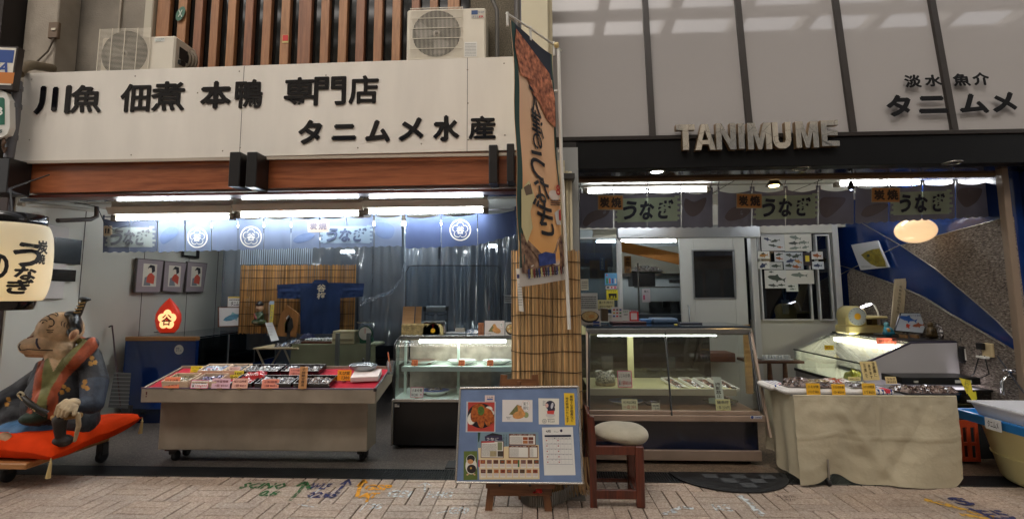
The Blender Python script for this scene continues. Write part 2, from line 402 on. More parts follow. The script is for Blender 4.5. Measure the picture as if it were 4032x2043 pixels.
fl.box(.1, 5.6, CURB1, 9.2, -.03, 0, speckle('terrazzo warm', [(46, 34, 28), (92, 76, 62), (118, 100, 82), (156, 140, 120)], 85, .4, bump=.2))
fl.build('floor', kind='structure')
blk = mt('grate black', (34, 36, 38), .42, n=(9, .4))
for x0, x1, lb in ((-6, .02, 'long black ribbed drain grate along the edge of the left shop floor'), (.44, 5.6, 'black ribbed drain grate running behind the half-round mat in front of the right shop')):
 d = MB(); d.box(x0, x1, CURB0, CURB1, -.03, -.012, mt('grate pit', (12, 12, 12), .9))
 d.box(x0, x1, CURB0, CURB0 + .012, -.02, .002, blk); d.box(x0, x1, CURB1 - .012, CURB1, -.02, .002, blk)
 x = x0
 while x < x1:
  d.box(x, x + .011, CURB0 + .013, CURB1 - .013, -.012, 0, blk); x += .02
 one(d, 'drain_grate', lb, 'grate')
# ---- paint marks on the pavers
def stroke(mb, pts, w, m):
 P = [AZ(x, y, .0045) for x, y in pts]
 for a, b in zip(P, P[1:]):
  d = (b - a); nrm = Vector((-d.y, d.x, 0)).normalized() * w / 2
  k = 3;
  for i in range(k):
   p, q = a + d * (i / k), a + d * ((i + 1) / k); j = [random.uniform(.75, 1.2) for _ in range(2)]
   mb.poly([p - nrm * j[0], q - nrm * j[1], q + nrm * j[1], p + nrm * j[0]], m)
def chalk(key, c, cover=.5, sc=26):
 m = mt(key, c, .85); t = m.node_tree; b = t.nodes['Principled BSDF']; ou = t.nodes['Material Output']; L = t.links.new
 mp = [n for n in t.nodes if n.type == 'MAPPING'][0]; nz = t.nodes.new('ShaderNodeTexNoise'); nz.inputs['Scale'].default_value = sc; nz.inputs['Detail'].default_value = 5
 L(mp.outputs[0], nz.inputs['Vector']); mr = t.nodes.new('ShaderNodeMapRange'); mr.inputs['From Min'].default_value = cover - .08; mr.inputs['From Max'].default_value = cover + .08
 L(nz.outputs['Fac'], mr.inputs['Value']); tr = t.nodes.new('ShaderNodeBsdfTransparent'); ms = t.nodes.new('ShaderNodeMixShader')
 L(mr.outputs[0], ms.inputs[0]); L(b.outputs[0], ms.inputs[1]); L(tr.outputs[0], ms.inputs[2]); L(ms.outputs[0], ou.inputs[0]); return m
cg, cn, co, cw, cy_ = chalk('spray green', (42, 96, 50), .57), chalk('spray navy', (44, 48, 92), .57), chalk('spray orange', (218, 150, 36), .6), chalk('spray white', (206, 212, 214), .53), chalk('spray yellow', (206, 160, 58), .53)
def mark(name, lb, texts, strokes, m):
 mb = MB()
 for (s, x0, y0, x1, y1) in texts:
  a = AZ((x0 + x1) / 2, (y0 + y1) / 2, .0035); w = AZ(x1, (y0 + y1) / 2, 0).x - AZ(x0, (y0 + y1) / 2, 0).x; h = AZ((x0 + x1) / 2, y0, 0).y - AZ((x0 + x1) / 2, y1, 0).y
  mb.text(s, F(a, (1, 0, 0), (0, 1, 0)), w, h, m, .035)
 for pts, w in strokes: stroke(mb, pts, w, m)
 tag(mb.build(name), lb, 'paint mark')
mark('paint_mark', 'green sprayed letters and arrow on the pavers below the steel counter', [('SCINO', 608, 1213, 722, 1229), ('0.8', 655, 1233, 700, 1247)],
     [([(728, 1258), (752, 1236), (768, 1214)], .03), ([(745, 1222), (769, 1210), (779, 1230)], .028)], cg)
mark('paint_mark', 'dark blue sprayed letters and arrow on the pavers, right of the green ones', [('WLF', 780, 1215, 830, 1230), ('0285', 772, 1236, 852, 1252)],
     [([(838, 1246), (860, 1224), (876, 1205)], .022), ([(856, 1218), (877, 1204), (882, 1219)], .018)], cn)
mark('paint_mark', 'orange sprayed letters and upward arrow on the pavers', [('GSP', 918, 1218, 985, 1232), ('AT', 905, 1238, 952, 1252)],
     [([(898, 1248), (905, 1225), (915, 1206)], .03), ([(900, 1222), (916, 1205), (922, 1214)], .02), ([(930, 1240), (922, 1262)], .02)], co)
mark('paint_mark', 'white chalk letters with a small arrow on the pavers left of the easel', [('GSi', 975, 1232, 1035, 1250), ('HHG', 1075, 1235, 1138, 1252)],
     [([(1068, 1236), (1070, 1214)], .014), ([(1052, 1222), (1070, 1213), (1086, 1221)], .014)], cw)
mark('paint_mark', 'faint white chalk squiggles on the pavers near the bottom edge below the orange letters', [('SG', 930, 1266, 962, 1280)],
     [([(925, 1262), (905, 1285)], .01), ([(774, 1258), (800, 1232), (822, 1220)], .012), ([(750, 1268), (790, 1274)], .012)], cw)
mark('paint_mark', 'wide white painted smear on the pavers right of the stool', [('RS', 1795, 1268, 1840, 1285)], [([(1860, 1245), (1885, 1262), (1905, 1285), (1925, 1296)], .045), ([(1690, 1284), (1715, 1274), (1745, 1278)], .035), ([(1668, 1292), (1700, 1284)], .04)], cw)
mark('paint_mark', 'white chalk scribble on the pavers by the foot of the easel', [('G50', 1130, 1275, 1180, 1292)], [([(1098, 1290), (1125, 1284)], .012)], cw)
mark('paint_mark', 'worn yellow painted stripe on the pavers below the draped table', [], [([(2325, 1255), (2375, 1266), (2440, 1285), (2500, 1300)], .06), ([(2415, 1292), (2470, 1300), (2520, 1308)], .05)], cy_)
mark('paint_mark', 'dark blue sprayed characters at the right end of the pavers', [('S', 2395, 1250, 2440, 1270), ('E5', 2470, 1282, 2540, 1305)], [([(2385, 1252), (2420, 1258)], .03), ([(2430, 1275), (2470, 1290), (2520, 1312)], .035)], cn)
mk = MB(); mk.text('J R 42', F(AZ(648, 1207, .003), (1, 0, 0), (0, 1, 0)), .16, .05, mt('pencil', (96, 76, 66), .9), 0); tag(mk.build('paint_mark'), 'small dark pencil scribble on the pavers above the green letters', 'paint mark')
mk = MB(); mk.text('W 8070', F(AZ(1976, 1248, .003), (1, 0, 0), (0, 1, 0)), .14, .04, mt('pencil'), 0); mk.text('0870', F(AZ(1984, 1256, .003), (1, 0, 0), (0, 1, 0)), .09, .035, mt('pencil'), 0)
tag(mk.build('paint_mark'), 'two small pencilled lines on the pavers below the draped table', 'paint mark')
# ============================================================ THE LEFT SHOP BUILDING
white = mt('white panel', (196, 194, 184), .55, n=(1.2, .06)); ceilw = mt('ceiling board', (214, 214, 208), .5, n=(3, .05))
stucco = mt('stucco', (140, 132, 120), .95, n=(1.6, .4, 9), bump=(60, .8)); stuccol = mt('stucco light', (166, 156, 142), .95, n=(2.5, .25, 8), bump=(60, .4))
pebble = speckle('pebble dash', [(60, 54, 46), (104, 96, 82), (128, 120, 104)], 90, .95, bump=.8)
dark = mt('dark interior', (38, 42, 48), .8, n=(2, .3)); seamm = mt('seam', (70, 66, 60), .9)
LB = thing('shop_building', 'left fish shop building with grey stucco upper wall, brown beam and white panelled interior', 'shop', (-2.5, 4.3, 0))
SX = -4.85
w = MB(); w.box(SX - .08, SX, 4.33, 9.2, 0, 2.9, white)
for px in (194, 352, 466, 540):
 p = AX(px, 800, SX); w.box(SX - .01, SX + .0025, p.y - .004, p.y + .004, .1, 2.4, seamm)
part(w, 'side_wall', LB)
y0, y1 = AX(96, 640, SX).y, AX(163, 640, SX).y
dr = MB(); dr.box(SX + .003, SX + .03, y0, y1, 1.42, 2.16, mt('door grey', (186, 180, 176), .5), .006)
pdr = part(dr, 'door', LB)
pn = MB(); pn.box(SX + .03, SX + .034, y0 + .12, y0 + .42, 1.78, 2.04, flat((22, 26, 28), .2)); pn.box(SX + .03, SX + .034, y0 + .08, y0 + .38, 1.6, 1.72, flat((22, 26, 28), .2)); part(pn, 'pane', pdr)
tp = MB(); tp.box(-6.4, -4.98, 4.3, 4.9, 0, 2.5, tilebrick('green tile', (86, 96, 76), (64, 72, 58), (40, 38, 34), .21, .075))
part(tp, 'tiled_pier', LB)
tp = MB(); tp.box(-4.98, -4.87, 4.27, 4.9, 0, 2.5, flat((52, 36, 32), .5), .006); part(tp, 'corner_post', LB)
c = MB(); c.box(SX, -.1, 4.43, 9.2, 2.42, 2.46, ceilw)
for x in (-3.9, -3.0, -2.1, -1.2): c.box(x, x + .006, 4.44, 7, 2.417, 2.4205, seamm)
for y in (4.9, 5.6, 6.3): c.box(SX, -.12, y, y + .006, 2.4165, 2.4202, seamm)
part(c, 'ceiling', LB)
c = MB(); c.box(-4.8, -.14, 4.31, 4.36, 2.335, 2.36, flat((80, 84, 92), .18, metal=.9)); c.box(-4.8, -.14, 4.375, 4.425, 2.34, 2.365, flat((150, 155, 165), .12, metal=1)); part(c, 'shutter_track', LB)
bw = MB(); bw.box(SX, -.1, 9.1, 9.2, 0, 2.6, mt('back wall', (120, 126, 136), .7, n=(2, .2))); part(bw, 'back_wall', LB)
up = MB(); up.box(-7.5, -.6, 4.95, 5.1, 2.5, 6, stucco); up.box(-.62, .0, 4.7, 5.1, 2.5, 6, pebble)
part(up, 'upper_wall', LB)
a, b = A(58, 100, 4.7), A(140, 100, 4.7)
pl = MB(); pl.box(a.x, b.x, 4.7, 4.95, 2.5, 6, stuccol, .01); a2 = A(300, 60, 4.93); pl.box(a2.x - .01, a2.x + .01, 4.925, 4.95, 3, 6, stuccol); part(pl, 'pilaster', LB)
pl = MB(); pl.box(-7.5, a.x - .02, 4.5, 4.95, 2.5, 6, flat((44, 38, 34), .9)); part(pl, 'dark_wall', LB)  # plain dark brown wall left of the pilaster
woodr = wood('beam wood', (124, 66, 38), (166, 98, 62), .32, 'x', 1.0, coat=.25)
bmm = MB(); p = [A(75, 396, 4.16), A(1316, 366, 4.16), A(1316, 461, 4.16), A(75, 486, 4.16)]; bmm.poly(p, woodr, (0, .1, 0))
part(bmm, 'beam', LB)
lp = MB(); lp.box(p[0].x, -.1, 4.17, 4.31, 2.335, 2.36, wood('beam dark', (58, 22, 14), (84, 36, 22), .35, 'x')); part(lp, 'beam_lip', LB)
gz = MB(); la, lb_ = A(400, 100, 4.9).x, A(1180, 100, 4.9).x
gz.box(la, lb_, 4.905, 4.94, 3.3, 6, mt('dark glazing', (16, 20, 20), .08, spec=.8)); part(gz, 'upper_window', LB)
wl = [wood('lattice wood %d' % i, c1, c2, .5, 'z', 1.2) for i, (c1, c2) in enumerate((((124, 82, 50), (162, 112, 72)), ((134, 92, 56), (172, 122, 80)), ((112, 70, 46), (146, 96, 64))))]
for i, (px, pw) in enumerate(((408, 32), (456, 22), (497, 20), (538, 20), (581, 20), (625, 20), (670, 21), (717, 22), (766, 32), (817, 21), (862, 21), (906, 21), (951, 21), (997, 21), (1045, 20), (1091, 20), (1141, 30))):
 a, b = A(px - pw / 2, 120, 4.86).x, A(px + pw / 2, 120, 4.86).x
 w = MB(); w.box(a, b, 4.84, 4.9, 3.3, 6, wl[(i * 7) % 3], .004); part(w, 'lattice_board', LB)
st = MB(); a = A(718, 97, 4.835); st.box(a.x - .03, a.x + .03, 4.832, 4.8395, a.z - .03, a.z + .035, flat((190, 30, 24))); st.box(a.x - .034, a.x + .034, 4.8345, 4.8392, a.z - .05, a.z + .039, flat((200, 184, 120)))
tag(st.build('sticker'), 'small red and cream sticker on a timber board between the two air conditioners', 'sticker')
lf = MB(); a = A(454, 35, 4.82); lf.add([(math.cos(k * PI / 8) * .045, 0, math.sin(k * PI / 8) * .085) for k in range(16)], [tuple(range(16))], flat((64, 104, 84), .4), M=Matrix.Translation(a) @ Matrix.Rotation(.35, 4, 'Y'))
lf.text('X', F(a + Vector((0, -.003, 0))), .05, .08, flat((190, 200, 186)), .02); tag(lf.build('sticker'), 'oval green sticker on the second timber board from the left', 'sticker')
duct = MB(); a = A(382, 60, 4.86); duct.box(a.x - .045, a.x + .05, 4.8, 4.94, 3.2, 6, flat((176, 168, 150), .5), .01); part(duct, 'corner_trim', LB)
cv = MB(); a = A(137, 78, 4.68); cv.box(a.x - .055, a.x + .055, 4.66, 4.7, a.z - .09, a.z + .09, flat((104, 84, 64), .5), .008); cv.box(a.x - .01, a.x + .035, 4.652, 4.662, a.z - .01, a.z + .014, flat((200, 190, 170)))
cv.tube([A(137, 95, 4.67), A(120, 130, 4.68), A(88, 160, 4.67)], .008, flat((90, 80, 68)), 6); tag(cv.build('junction_box'), 'brown square junction box with a cable on the light pilaster', 'junction box')
signm = mt('acrylic cream', (232, 226, 216), .12, coat=.6, n=(2.2, .09, 8), bump=(1.1, .9), sc3=(1.6, 1, .35))
SG = thing('shop_sign', 'long cream fascia sign with glossy black Japanese letters over the left shop', 'sign', A(660, 400, 4.2))
sg = MB(); P = [A(62, 185, 4.12), A(1314, 142, 4.12), A(1314, 377, 4.12), A(35, 408, 4.12)]; sg.poly(P, signm, (0, .14, 0))
for px, py0, py1 in ((611, 167, 394), (1178, 146, 381)):
 a, b = A(px, py0, 4.12), A(px - 5, py1, 4.12); sg.box((a.x + b.x) / 2 - .002, (a.x + b.x) / 2 + .002, 4.1185, 4.13, b.z, a.z, seamm)
sg.box(P[3].x, P[1].x, 4.105, 4.12, P[3].z - .02, P[3].z + .006, flat((176, 164, 148), .4))
part(sg, 'sign_board', SG)
sc_ = MB()
for px, py in ((74, 352), (80, 200), (497, 234), (560, 380), (602, 180), (604, 372), (1176, 176), (1177, 260), (1178, 352), (820, 190), (340, 192), (330, 390), (900, 372), (1060, 362), (1268, 160), (1270, 340)):
 q = A(px, py, 4.118); sc_.lathe([(0, .0015), (.006, .001), (.007, 0)], flat((120, 108, 92), .4), n=8, M=Matrix.Translation(q) @ Matrix.Rotation(PI / 2, 4, 'X'))
part(sc_, 'screw_row', SG)
inkb = mt('gloss black', (10, 10, 16), .12, coat=.5)
lt = MB()
for s, x0, x1, ya, yb in (('川', 92, 176, 218, 288), ('魚', 182, 255, 216, 284), ('佃', 307, 377, 213, 282), ('煮', 384, 464, 207, 279), ('本', 507, 581, 206, 274), ('鴨', 594, 660, 202, 272),
                          ('専', 717, 791, 197, 267), ('門', 792, 870, 195, 265), ('店', 879, 952, 192, 262), ('タ', 752, 810, 303, 363), ('ニ', 836, 896, 314, 353), ('ム', 920, 982, 303, 358), ('メ', 1003, 1066, 297, 355), ('水', 1090, 1156, 292, 356), ('産', 1179, 1247, 293, 351)):
 a, b = A(x0, ya, 4.12), A(x1, yb, 4.12); heavy(lt, s, F(((a.x + b.x) / 2, 4.118, (a.z + b.z) / 2)), b.x - a.x, a.z - b.z, inkb, .0, .005 if s in '魚煮鴨専産門佃店' else .0095, .006, 0, .006)
part(lt, 'lettering', SG)
bk = mt('bracket black', (34, 32, 32), .35, n=(8, .2))
for i, (x0, x1, ya, yb, lb) in enumerate(((581, 604, 384, 470, 'left one of the two black box brackets in the middle of the brown beam'), (624, 646, 384, 472, 'right one of the two black box brackets in the middle of the brown beam'),
                              (1230, 1252, 366, 462, 'black box bracket near the right end of the brown beam, left of the banner'), (1275, 1294, 363, 458, 'black box bracket partly behind the left edge of the banner'), (-40, 22, 400, 486, 'wide black box at the left end of the brown beam'))):
 a, b = A(x0, ya, 3.98), A(x1, yb, 3.98); m_ = MB(); m_.box(a.x, b.x, 3.96, 4.158, b.z, a.z, bk, .006); one(m_, 'beam_bracket', lb, 'bracket', 'black brackets on the beam')
# ============================================================ PILLAR AND PARTITION
PB = thing('pillar', 'cream pillar between the two shops, wrapped below with reed screens', 'pillar', (.1, 3.9, 0))
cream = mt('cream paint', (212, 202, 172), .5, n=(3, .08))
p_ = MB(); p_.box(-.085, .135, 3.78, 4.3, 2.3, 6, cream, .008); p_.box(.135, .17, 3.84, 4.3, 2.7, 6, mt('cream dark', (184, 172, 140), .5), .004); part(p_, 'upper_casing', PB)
p_ = MB(); p_.box(-.1, .36, 3.86, 8.9, 0, 2.62, mt('partition grey', (150, 152, 150), .6, n=(2, .1))); part(p_, 'partition_wall', PB)
a, b = A(1404, 420, 3.78), A(1440, 420, 3.78)
for k in range(4):
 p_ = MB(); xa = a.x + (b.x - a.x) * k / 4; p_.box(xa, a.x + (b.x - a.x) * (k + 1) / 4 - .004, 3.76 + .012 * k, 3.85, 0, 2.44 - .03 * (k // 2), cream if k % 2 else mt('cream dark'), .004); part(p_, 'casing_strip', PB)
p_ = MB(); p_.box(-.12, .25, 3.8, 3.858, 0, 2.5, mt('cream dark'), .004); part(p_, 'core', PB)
p_ = MB(); p_.box(b.x + .004, b.x + .06, 3.9, 4.5, 0, 2.46, flat((22, 24, 34), .4), .003); part(p_, 'dark_jamb', PB)
p_ = MB(); c0 = A(1416, 437, 3.74); c1 = A(1446, 451, 3.74); p_.box(c0.x, c1.x, 3.72, 3.9, c1.z, c0.z, flat((62, 60, 58), .4), .004); part(p_, 'flag_bracket', PB)
pi_ = MB(); q0 = A(1302, 60, 4.4); pi_.tube([(q0.x, 4.4, 2.6), (q0.x, 4.4, 6)], .035, flat((84, 80, 78), .4), 12); one(pi_, 'drainpipe', 'dark grey drainpipe on the wall left of the cream pillar', 'pipe')
# ============================================================ THE RIGHT SHOP BUILDING
RB = thing('shop_building', 'right shop building with grey glass fascia panels, black canopy and blue and stone wall', 'shop', (2.2, 4.3, 0))
def FPn(x, y): return A(x, y, 4.0)
lean = math.tan(math.radians(4.75))
zb = 2.745
fm = mt('grey fascia glass', (160, 156, 154), .035, n=(.7, .04), spec=.9, bump=(.8, .05))
mulx = [0.172, A(1643, 345, 4.0).x, A(1889, 335, 4.0).x, A(2149, 328, 4.0).x, A(2404, 320, 4.0).x, 4.75, 5.6]
for i in range(len(mulx) - 1):
 w = MB(); x0, x1 = mulx[i] + (.012 if i else 0), mulx[i + 1] - .012; H = 2.6
 w.poly([(x0, 4.03, zb), (x1, 4.03, zb), (x1, 4.03 + H * lean, zb + H), (x0, 4.03 + H * lean, zb + H)], fm, (0, .03, 0)); part(w, 'fascia_panel', RB)
for x in mulx[1:-1]:
 w = MB(); w.poly([(x - .024, 4.0, zb), (x + .024, 4.0, zb), (x + .024, 4.0 + 2.6 * lean, zb + 2.6), (x - .024, 4.0 + 2.6 * lean, zb + 2.6)], mt('mullion', (44, 38, 34), .4), (0, .05, 0)); part(w, 'mullion', RB)
w = MB(); w.box(.17, 5.7, 3.985, 4.2, zb - .03, zb + .004, mt('sill dark', (40, 34, 31), .35), .003); part(w, 'fascia_sill', RB)
canb = mt('canopy black', (12, 12, 13), .5, n=(2, .3), spec=.2)
w = MB(); w.box(.2, 5.7, 4.0, 4.12, 2.475, zb - .031, canb, .004); w.box(.2, .36, 3.99, 4.0, 2.49, zb - .04, mt('canopy edge', (38, 34, 33), .4)); part(w, 'canopy_fascia', RB)
w = MB(); w.box(.37, 5.7, 4.121, 4.36, 2.478, 2.51, mt('soffit gloss', (26, 28, 34), .12, spec=.9)); part(w, 'soffit', RB)
w = MB(); w.box(.4, 5.7, 4.36, 4.42, 2.455, 2.5, wood('trim wood', (110, 86, 58), (140, 112, 78), .5, 'x')); part(w, 'opening_trim', RB)
w = MB(); w.box(.37, 4.3, 4.42, 9.0, 2.62, 2.66, ceilw)
for y in (4.8, 5.3, 5.8): w.box(.4, 4.1, y, y + .02, 2.612, 2.6195, mt('ceil strip', (150, 148, 140), .4))
for x in (1.2, 2.1, 3.0, 3.6): w.box(x, x + .006, 4.44, 6.5, 2.616, 2.6202, seamm)
part(w, 'ceiling', RB)
YB = 6.5
blue = mt('blue laminate', (20, 49, 110), .14, n=(2.5, .25), coat=.35); navy = mt('navy panel', (14, 28, 62), .22, n=(2, .3))
stone = speckle('chipped stone', [(58, 50, 46), (106, 96, 88), (132, 122, 112), (172, 162, 150)], 62, .95, stretch=(1, .5, 1.6), bump=1.0)
WX = 4.05
w = MB(); w.box(WX, WX + .1, 4.3, 9, 0, 2.7, blue); w.box(WX + .11, 5.7, 4.23, 4.33, 0, 2.47, blue); part(w, 'side_wall', RB)
def stonepoly(pts, k):
 v = [AX(x, y, WX - .012 * k) for x, y in pts]; return v
w = MB()
w.poly([AX(x, y, WX - .03) for x, y in ((2265.5, 617), (2541, 545.5), (2560, 700), (2582, 868), (2555, 857), (2507, 806), (2435, 744), (2353, 676))], stone, (.03, 0, 0)); part(w, 'stone_panel', RB)
w = MB(); Lp = [AX(x, y, WX - .03) for x, y in ((2142, 676), (2253, 717), (2322, 748), (2387, 789), (2473, 838), (2530, 872), (2585, 905))]
Lp = Lp + [Vector((WX - .03, Lp[-1].y, .0)), Vector((WX - .03, YB - .01, .0)), AX(2113, 691, WX - .03)]; Lp[-1].y = min(Lp[-1].y, YB - .01); Lp[-2].y = Lp[-1].y
w.poly(Lp, stone, (.03, 0, 0)); part(w, 'stone_panel', RB)
w = MB(); trim = flat((150, 146, 138), .3, metal=.6)
for pts in (((2265, 617), (2353, 676), (2435, 744), (2507, 806), (2555, 857)), ((2265, 617), (2541, 545)), ((2142, 676), (2253, 717), (2322, 748), (2387, 789), (2473, 838), (2530, 872)), ((2169, 562), (2265, 617)), ((2113, 668), (2142, 676)), ((2113, 691), (2142, 676), (2262, 617))):
 w.tube([AX(x, y, WX - .034) for x, y in pts], .005, trim, 5)
part(w, 'metal_trim', RB)
w = MB(); a = A(2538, 600, 4.22); w.box(a.x - .02, a.x + .035, 4.2, 4.26, 0, 2.5, mt('post beige', (128, 110, 92), .45), .004); part(w, 'frame_post', RB)
al = mt('aluminium', (176, 180, 184), .3, metal=.75); alw = mt('white frame', (200, 200, 198), .4)
def BX(x, y=700, Y=YB): return A(x, y, Y)
w = MB(); zt = BX(1700, 598).z; xo0, xo1 = BX(1562).x, BX(1712).x
ztop = 2.62
w.box(.36, 4.05, YB, YB + .06, BX(1700, 575).z, ztop, white)      # header
w.box(.36, 4.05, YB, YB + .06, 0, .2, white)
xl = BX(1888, 700).x; w.box(xl, 4.05, YB, YB + .06, .2, BX(1950, 804).z, white)
w.box(.36, xo0 - .03, YB, YB + .06, .2, BX(1500, 790).z, white); part(w, 'back_wall', RB)
w = MB(); a, b = BX(1550, 571), BX(1905, 599); w.box(a.x, b.x, YB - .1, YB - .002, b.z, a.z, al, .008); part(w, 'door_track', RB)
DR = MB(); a = A(1707, 598, YB - .06); b = A(1882, 820, YB - .06); wa, wb = A(1742, 632, YB - .06), A(1848, 748, YB - .06)
dm = mt('door white', (204, 206, 202), .45)
DR.box(a.x, wa.x, YB - .08, YB - .04, .05, a.z, dm, .004); DR.box(wb.x, b.x, YB - .08, YB - .04, .05, a.z, dm, .004); DR.box(wa.x, wb.x, YB - .08, YB - .04, wa.z, a.z, dm, .004); DR.box(wa.x, wb.x, YB - .08, YB - .04, .05, wb.z, dm, .004)
dro = part(DR, 'sliding_door', RB)
w = MB(); e = .018
for bx in ((wa.x - e, wa.x, wb.z - e, wa.z + e), (wb.x, wb.x + e, wb.z - e, wa.z + e), (wa.x, wb.x, wa.z, wa.z + e), (wa.x, wb.x, wb.z - e, wb.z)): w.box(bx[0], bx[1], YB - .095, YB - .078, bx[2], bx[3], al, .003)
part(w, 'window_frame', dro)
w = MB(); w.box(wa.x, wb.x, YB - .065, YB - .06, wb.z, wa.z, glass('dark glass', (120, 128, 130), .14)); part(w, 'pane', dro)
w = MB(); h = A(1733, 800, YB - .1); w.tube([(h.x, YB - .08, h.z + .16), (h.x, YB - .13, h.z + .14), (h.x, YB - .13, h.z - .25), (h.x, YB - .08, h.z - .27)], .01, al, 8); part(w, 'handle', dro)
def window(x0, x1, ya, yb, name='window', pane=None, fr=.02):
 a, b = BX(x0, ya), BX(x1, yb); w = MB()
 for bx in ((a.x, a.x + fr, b.z, a.z), (b.x - fr, b.x, b.z, a.z), (a.x + fr, b.x - fr, a.z - fr, a.z), (a.x + fr, b.x - fr, b.z, b.z + fr)): w.box(bx[0], bx[1], YB - .03, YB + .03, bx[2], bx[3], alw, .003)
 o = part(w, name, RB); w = MB(); w.box(a.x + fr, b.x - fr, YB, YB + .005, b.z + fr, a.z - fr, pane or glass('window glass', (190, 200, 205), .1)); part(w, 'pane', o)
window(1905, 2045, 590, 806); window(2047, 2098, 590, 806); window(1452, 1558, 598, 792)
w = MB(); a = BX(1890, 600); b = BX(1904, 600)
for x in (a.x - .01, BX(1560).x, BX(1902).x - .01): w = MB(); w.box(x - .022, x + .022, YB - .04, YB + .06, 0, zt + .02, alw, .003); part(w, 'frame_post', RB)
w = MB(); w.box(BX(2098).x, BX(2113).x, YB - .03, YB + .06, 0, ztop, alw, .003); part(w, 'frame_post', RB)
w = MB(); a = BX(1905, 588); w.box(xl, BX(2098).x, YB - .03, YB + .05, a.z, a.z + .12, white, .003); part(w, 'transom', RB)
w = MB(); w.box(.42, 4.3, 9.0, 9.1, 0, 2.7, mt('kitchen wall', (150, 156, 156), .5, n=(3, .1))); w.box(.42, 4.3, 8.5, 8.52, 2.0, 2.1, dark); part(w, 'kitchen_wall', RB)
w = MB(); w.box(BX(1890).x + .1, 4.3, 7.2, 7.25, 0, 2.6, dark); part(w, 'inner_partition', RB)
# ============================================================ STREET SIDE OPPOSITE AND ARCADE ROOF (seen in reflections)
OB = thing('opposite_building', 'row of pale shop fronts on the far side of the covered street', 'building', (0, -3.9, 0))
w = MB(); w.box(-16, 16, -4.6, -3.9, 2.9, 8.85, mt('opp wall', (226, 214, 196), .7, n=(.5, .2))); w.box(-16, 16, -6, -4.6, 0, 2.9, mt('opp inside', (150, 140, 130), .8, n=(.6, .4))); part(w, 'wall', OB)
w = MB()
for i in range(-8, 8): w.box(i * 2 + .3, i * 2 + 1.7, -3.92, -3.88, 4.0, 5.6, mt('opp window', (60, 70, 80), .1))
part(w, 'window_row', OB)
w = MB()
for k in range(40): x = -12 + k * .6; w.box(x, x + .5, -4.61, -4.59, 0, 2.3, mt('opp shutter', (120, 122, 120), .6, n=(1, .5)))
part(w, 'shutter', OB)
AR = thing('arcade_roof', 'steel beamed arcade roof with skylight strips high over the street', 'roof', (0, 0, 8.6))
bmt = mt('roof beam', (176, 172, 164), .5)
w = MB()
for i in range(-9, 10): w.box(i * 1.6 - .12, i * 1.6 + .12, -3.9, 5.1, 8.75, 9.0, bmt)
for y in (-3.6, -1.6, .4, 2.4, 4.4): w.box(-15, 15, y - .12, y + .12, 8.62, 8.75, bmt)
part(w, 'beam', AR)
w = MB()
for y0, y1 in ((-3.9, -2.7), (-.7, .6), (2.9, 5.1)): w.box(-15, 15, y0, y1, 9.01, 9.05, mt('roof deck', (150, 146, 140), .8))
part(w, 'deck', AR)
# ============================================================ HELPERS FOR GOODS
def hit(x, y, P0, N):
 d = ray(x, y); P0 = Vector(P0); N = Vector(N); return CAMP + d * ((P0 - CAMP).dot(N) / d.dot(N))
class Plane:
 """a flat surface in the room: measured rectangles and lettering are laid on it"""
 def __init__(s, p0, ux, uy):
  s.M = F(p0, ux, uy); s.p = Vector(p0); s.n = s.M.to_3x3() @ Vector((0, 0, 1)); s.u = s.M.to_3x3() @ Vector((1, 0, 0)); s.w = s.M.to_3x3() @ Vector((0, 1, 0))
 def h(s, x, y, off=0): return hit(x, y, s.p + s.n * off, s.n)
 def quad(s, mb, pts, m, off=.001): mb.poly([s.h(x, y, off) for x, y in pts], m); return s
 def rect(s, mb, x0, y0, x1, y1, m, off=.001, th=0):
  a, b = s.h(x0, y1, 0), s.h(x1, y0, 0); c = (a + b) / 2; w = abs((b - a).dot(s.u)) / 2; hh = abs((b - a).dot(s.w)) / 2
  P = [c - s.u * w - s.w * hh, c + s.u * w - s.w * hh, c + s.u * w + s.w * hh, c - s.u * w + s.w * hh]
  mb.poly([p + s.n * off for p in P], m, s.n * th if th else None); return s
 def text(s, mb, t, x0, y0, x1, y1, m, off=.002, bold=0, shear=0, mirror=False, wh=(1, 1)):
  a, b = s.h(x0, y1, 0), s.h(x1, y0, 0); c = (a + b) / 2 + s.n * off
  mb.text(t, F(c, s.u, s.w), abs((b - a).dot(s.u)) if wh[0] else None, abs((b - a).dot(s.w)) if wh[1] else None, m, bold, shear, 1e-5, mirror); return s
 def lines(s, mb, x0, y0, x1, y1, n, m, off=.002, fill=.5, seed=0):
  """n rows of tiny writing as short bars"""
  R = random.Random(seed); dy = (y1 - y0) / n
  for i in range(n):
   x = x0
   while x < x1:
    l = R.uniform(.03, .12) * (x1 - x0); s.rect(mb, x, y0 + dy * (i + .5 - fill / 2), min(x + l, x1), y0 + dy * (i + .5 + fill / 2), m, off); x += l + .018 * (x1 - x0)
  return s
ink = flat((28, 26, 28), .6); inkr = flat((190, 40, 40), .6); inkblue = flat((40, 60, 120), .6); paper = flat((222, 220, 212), .6)
CARDN = [0]
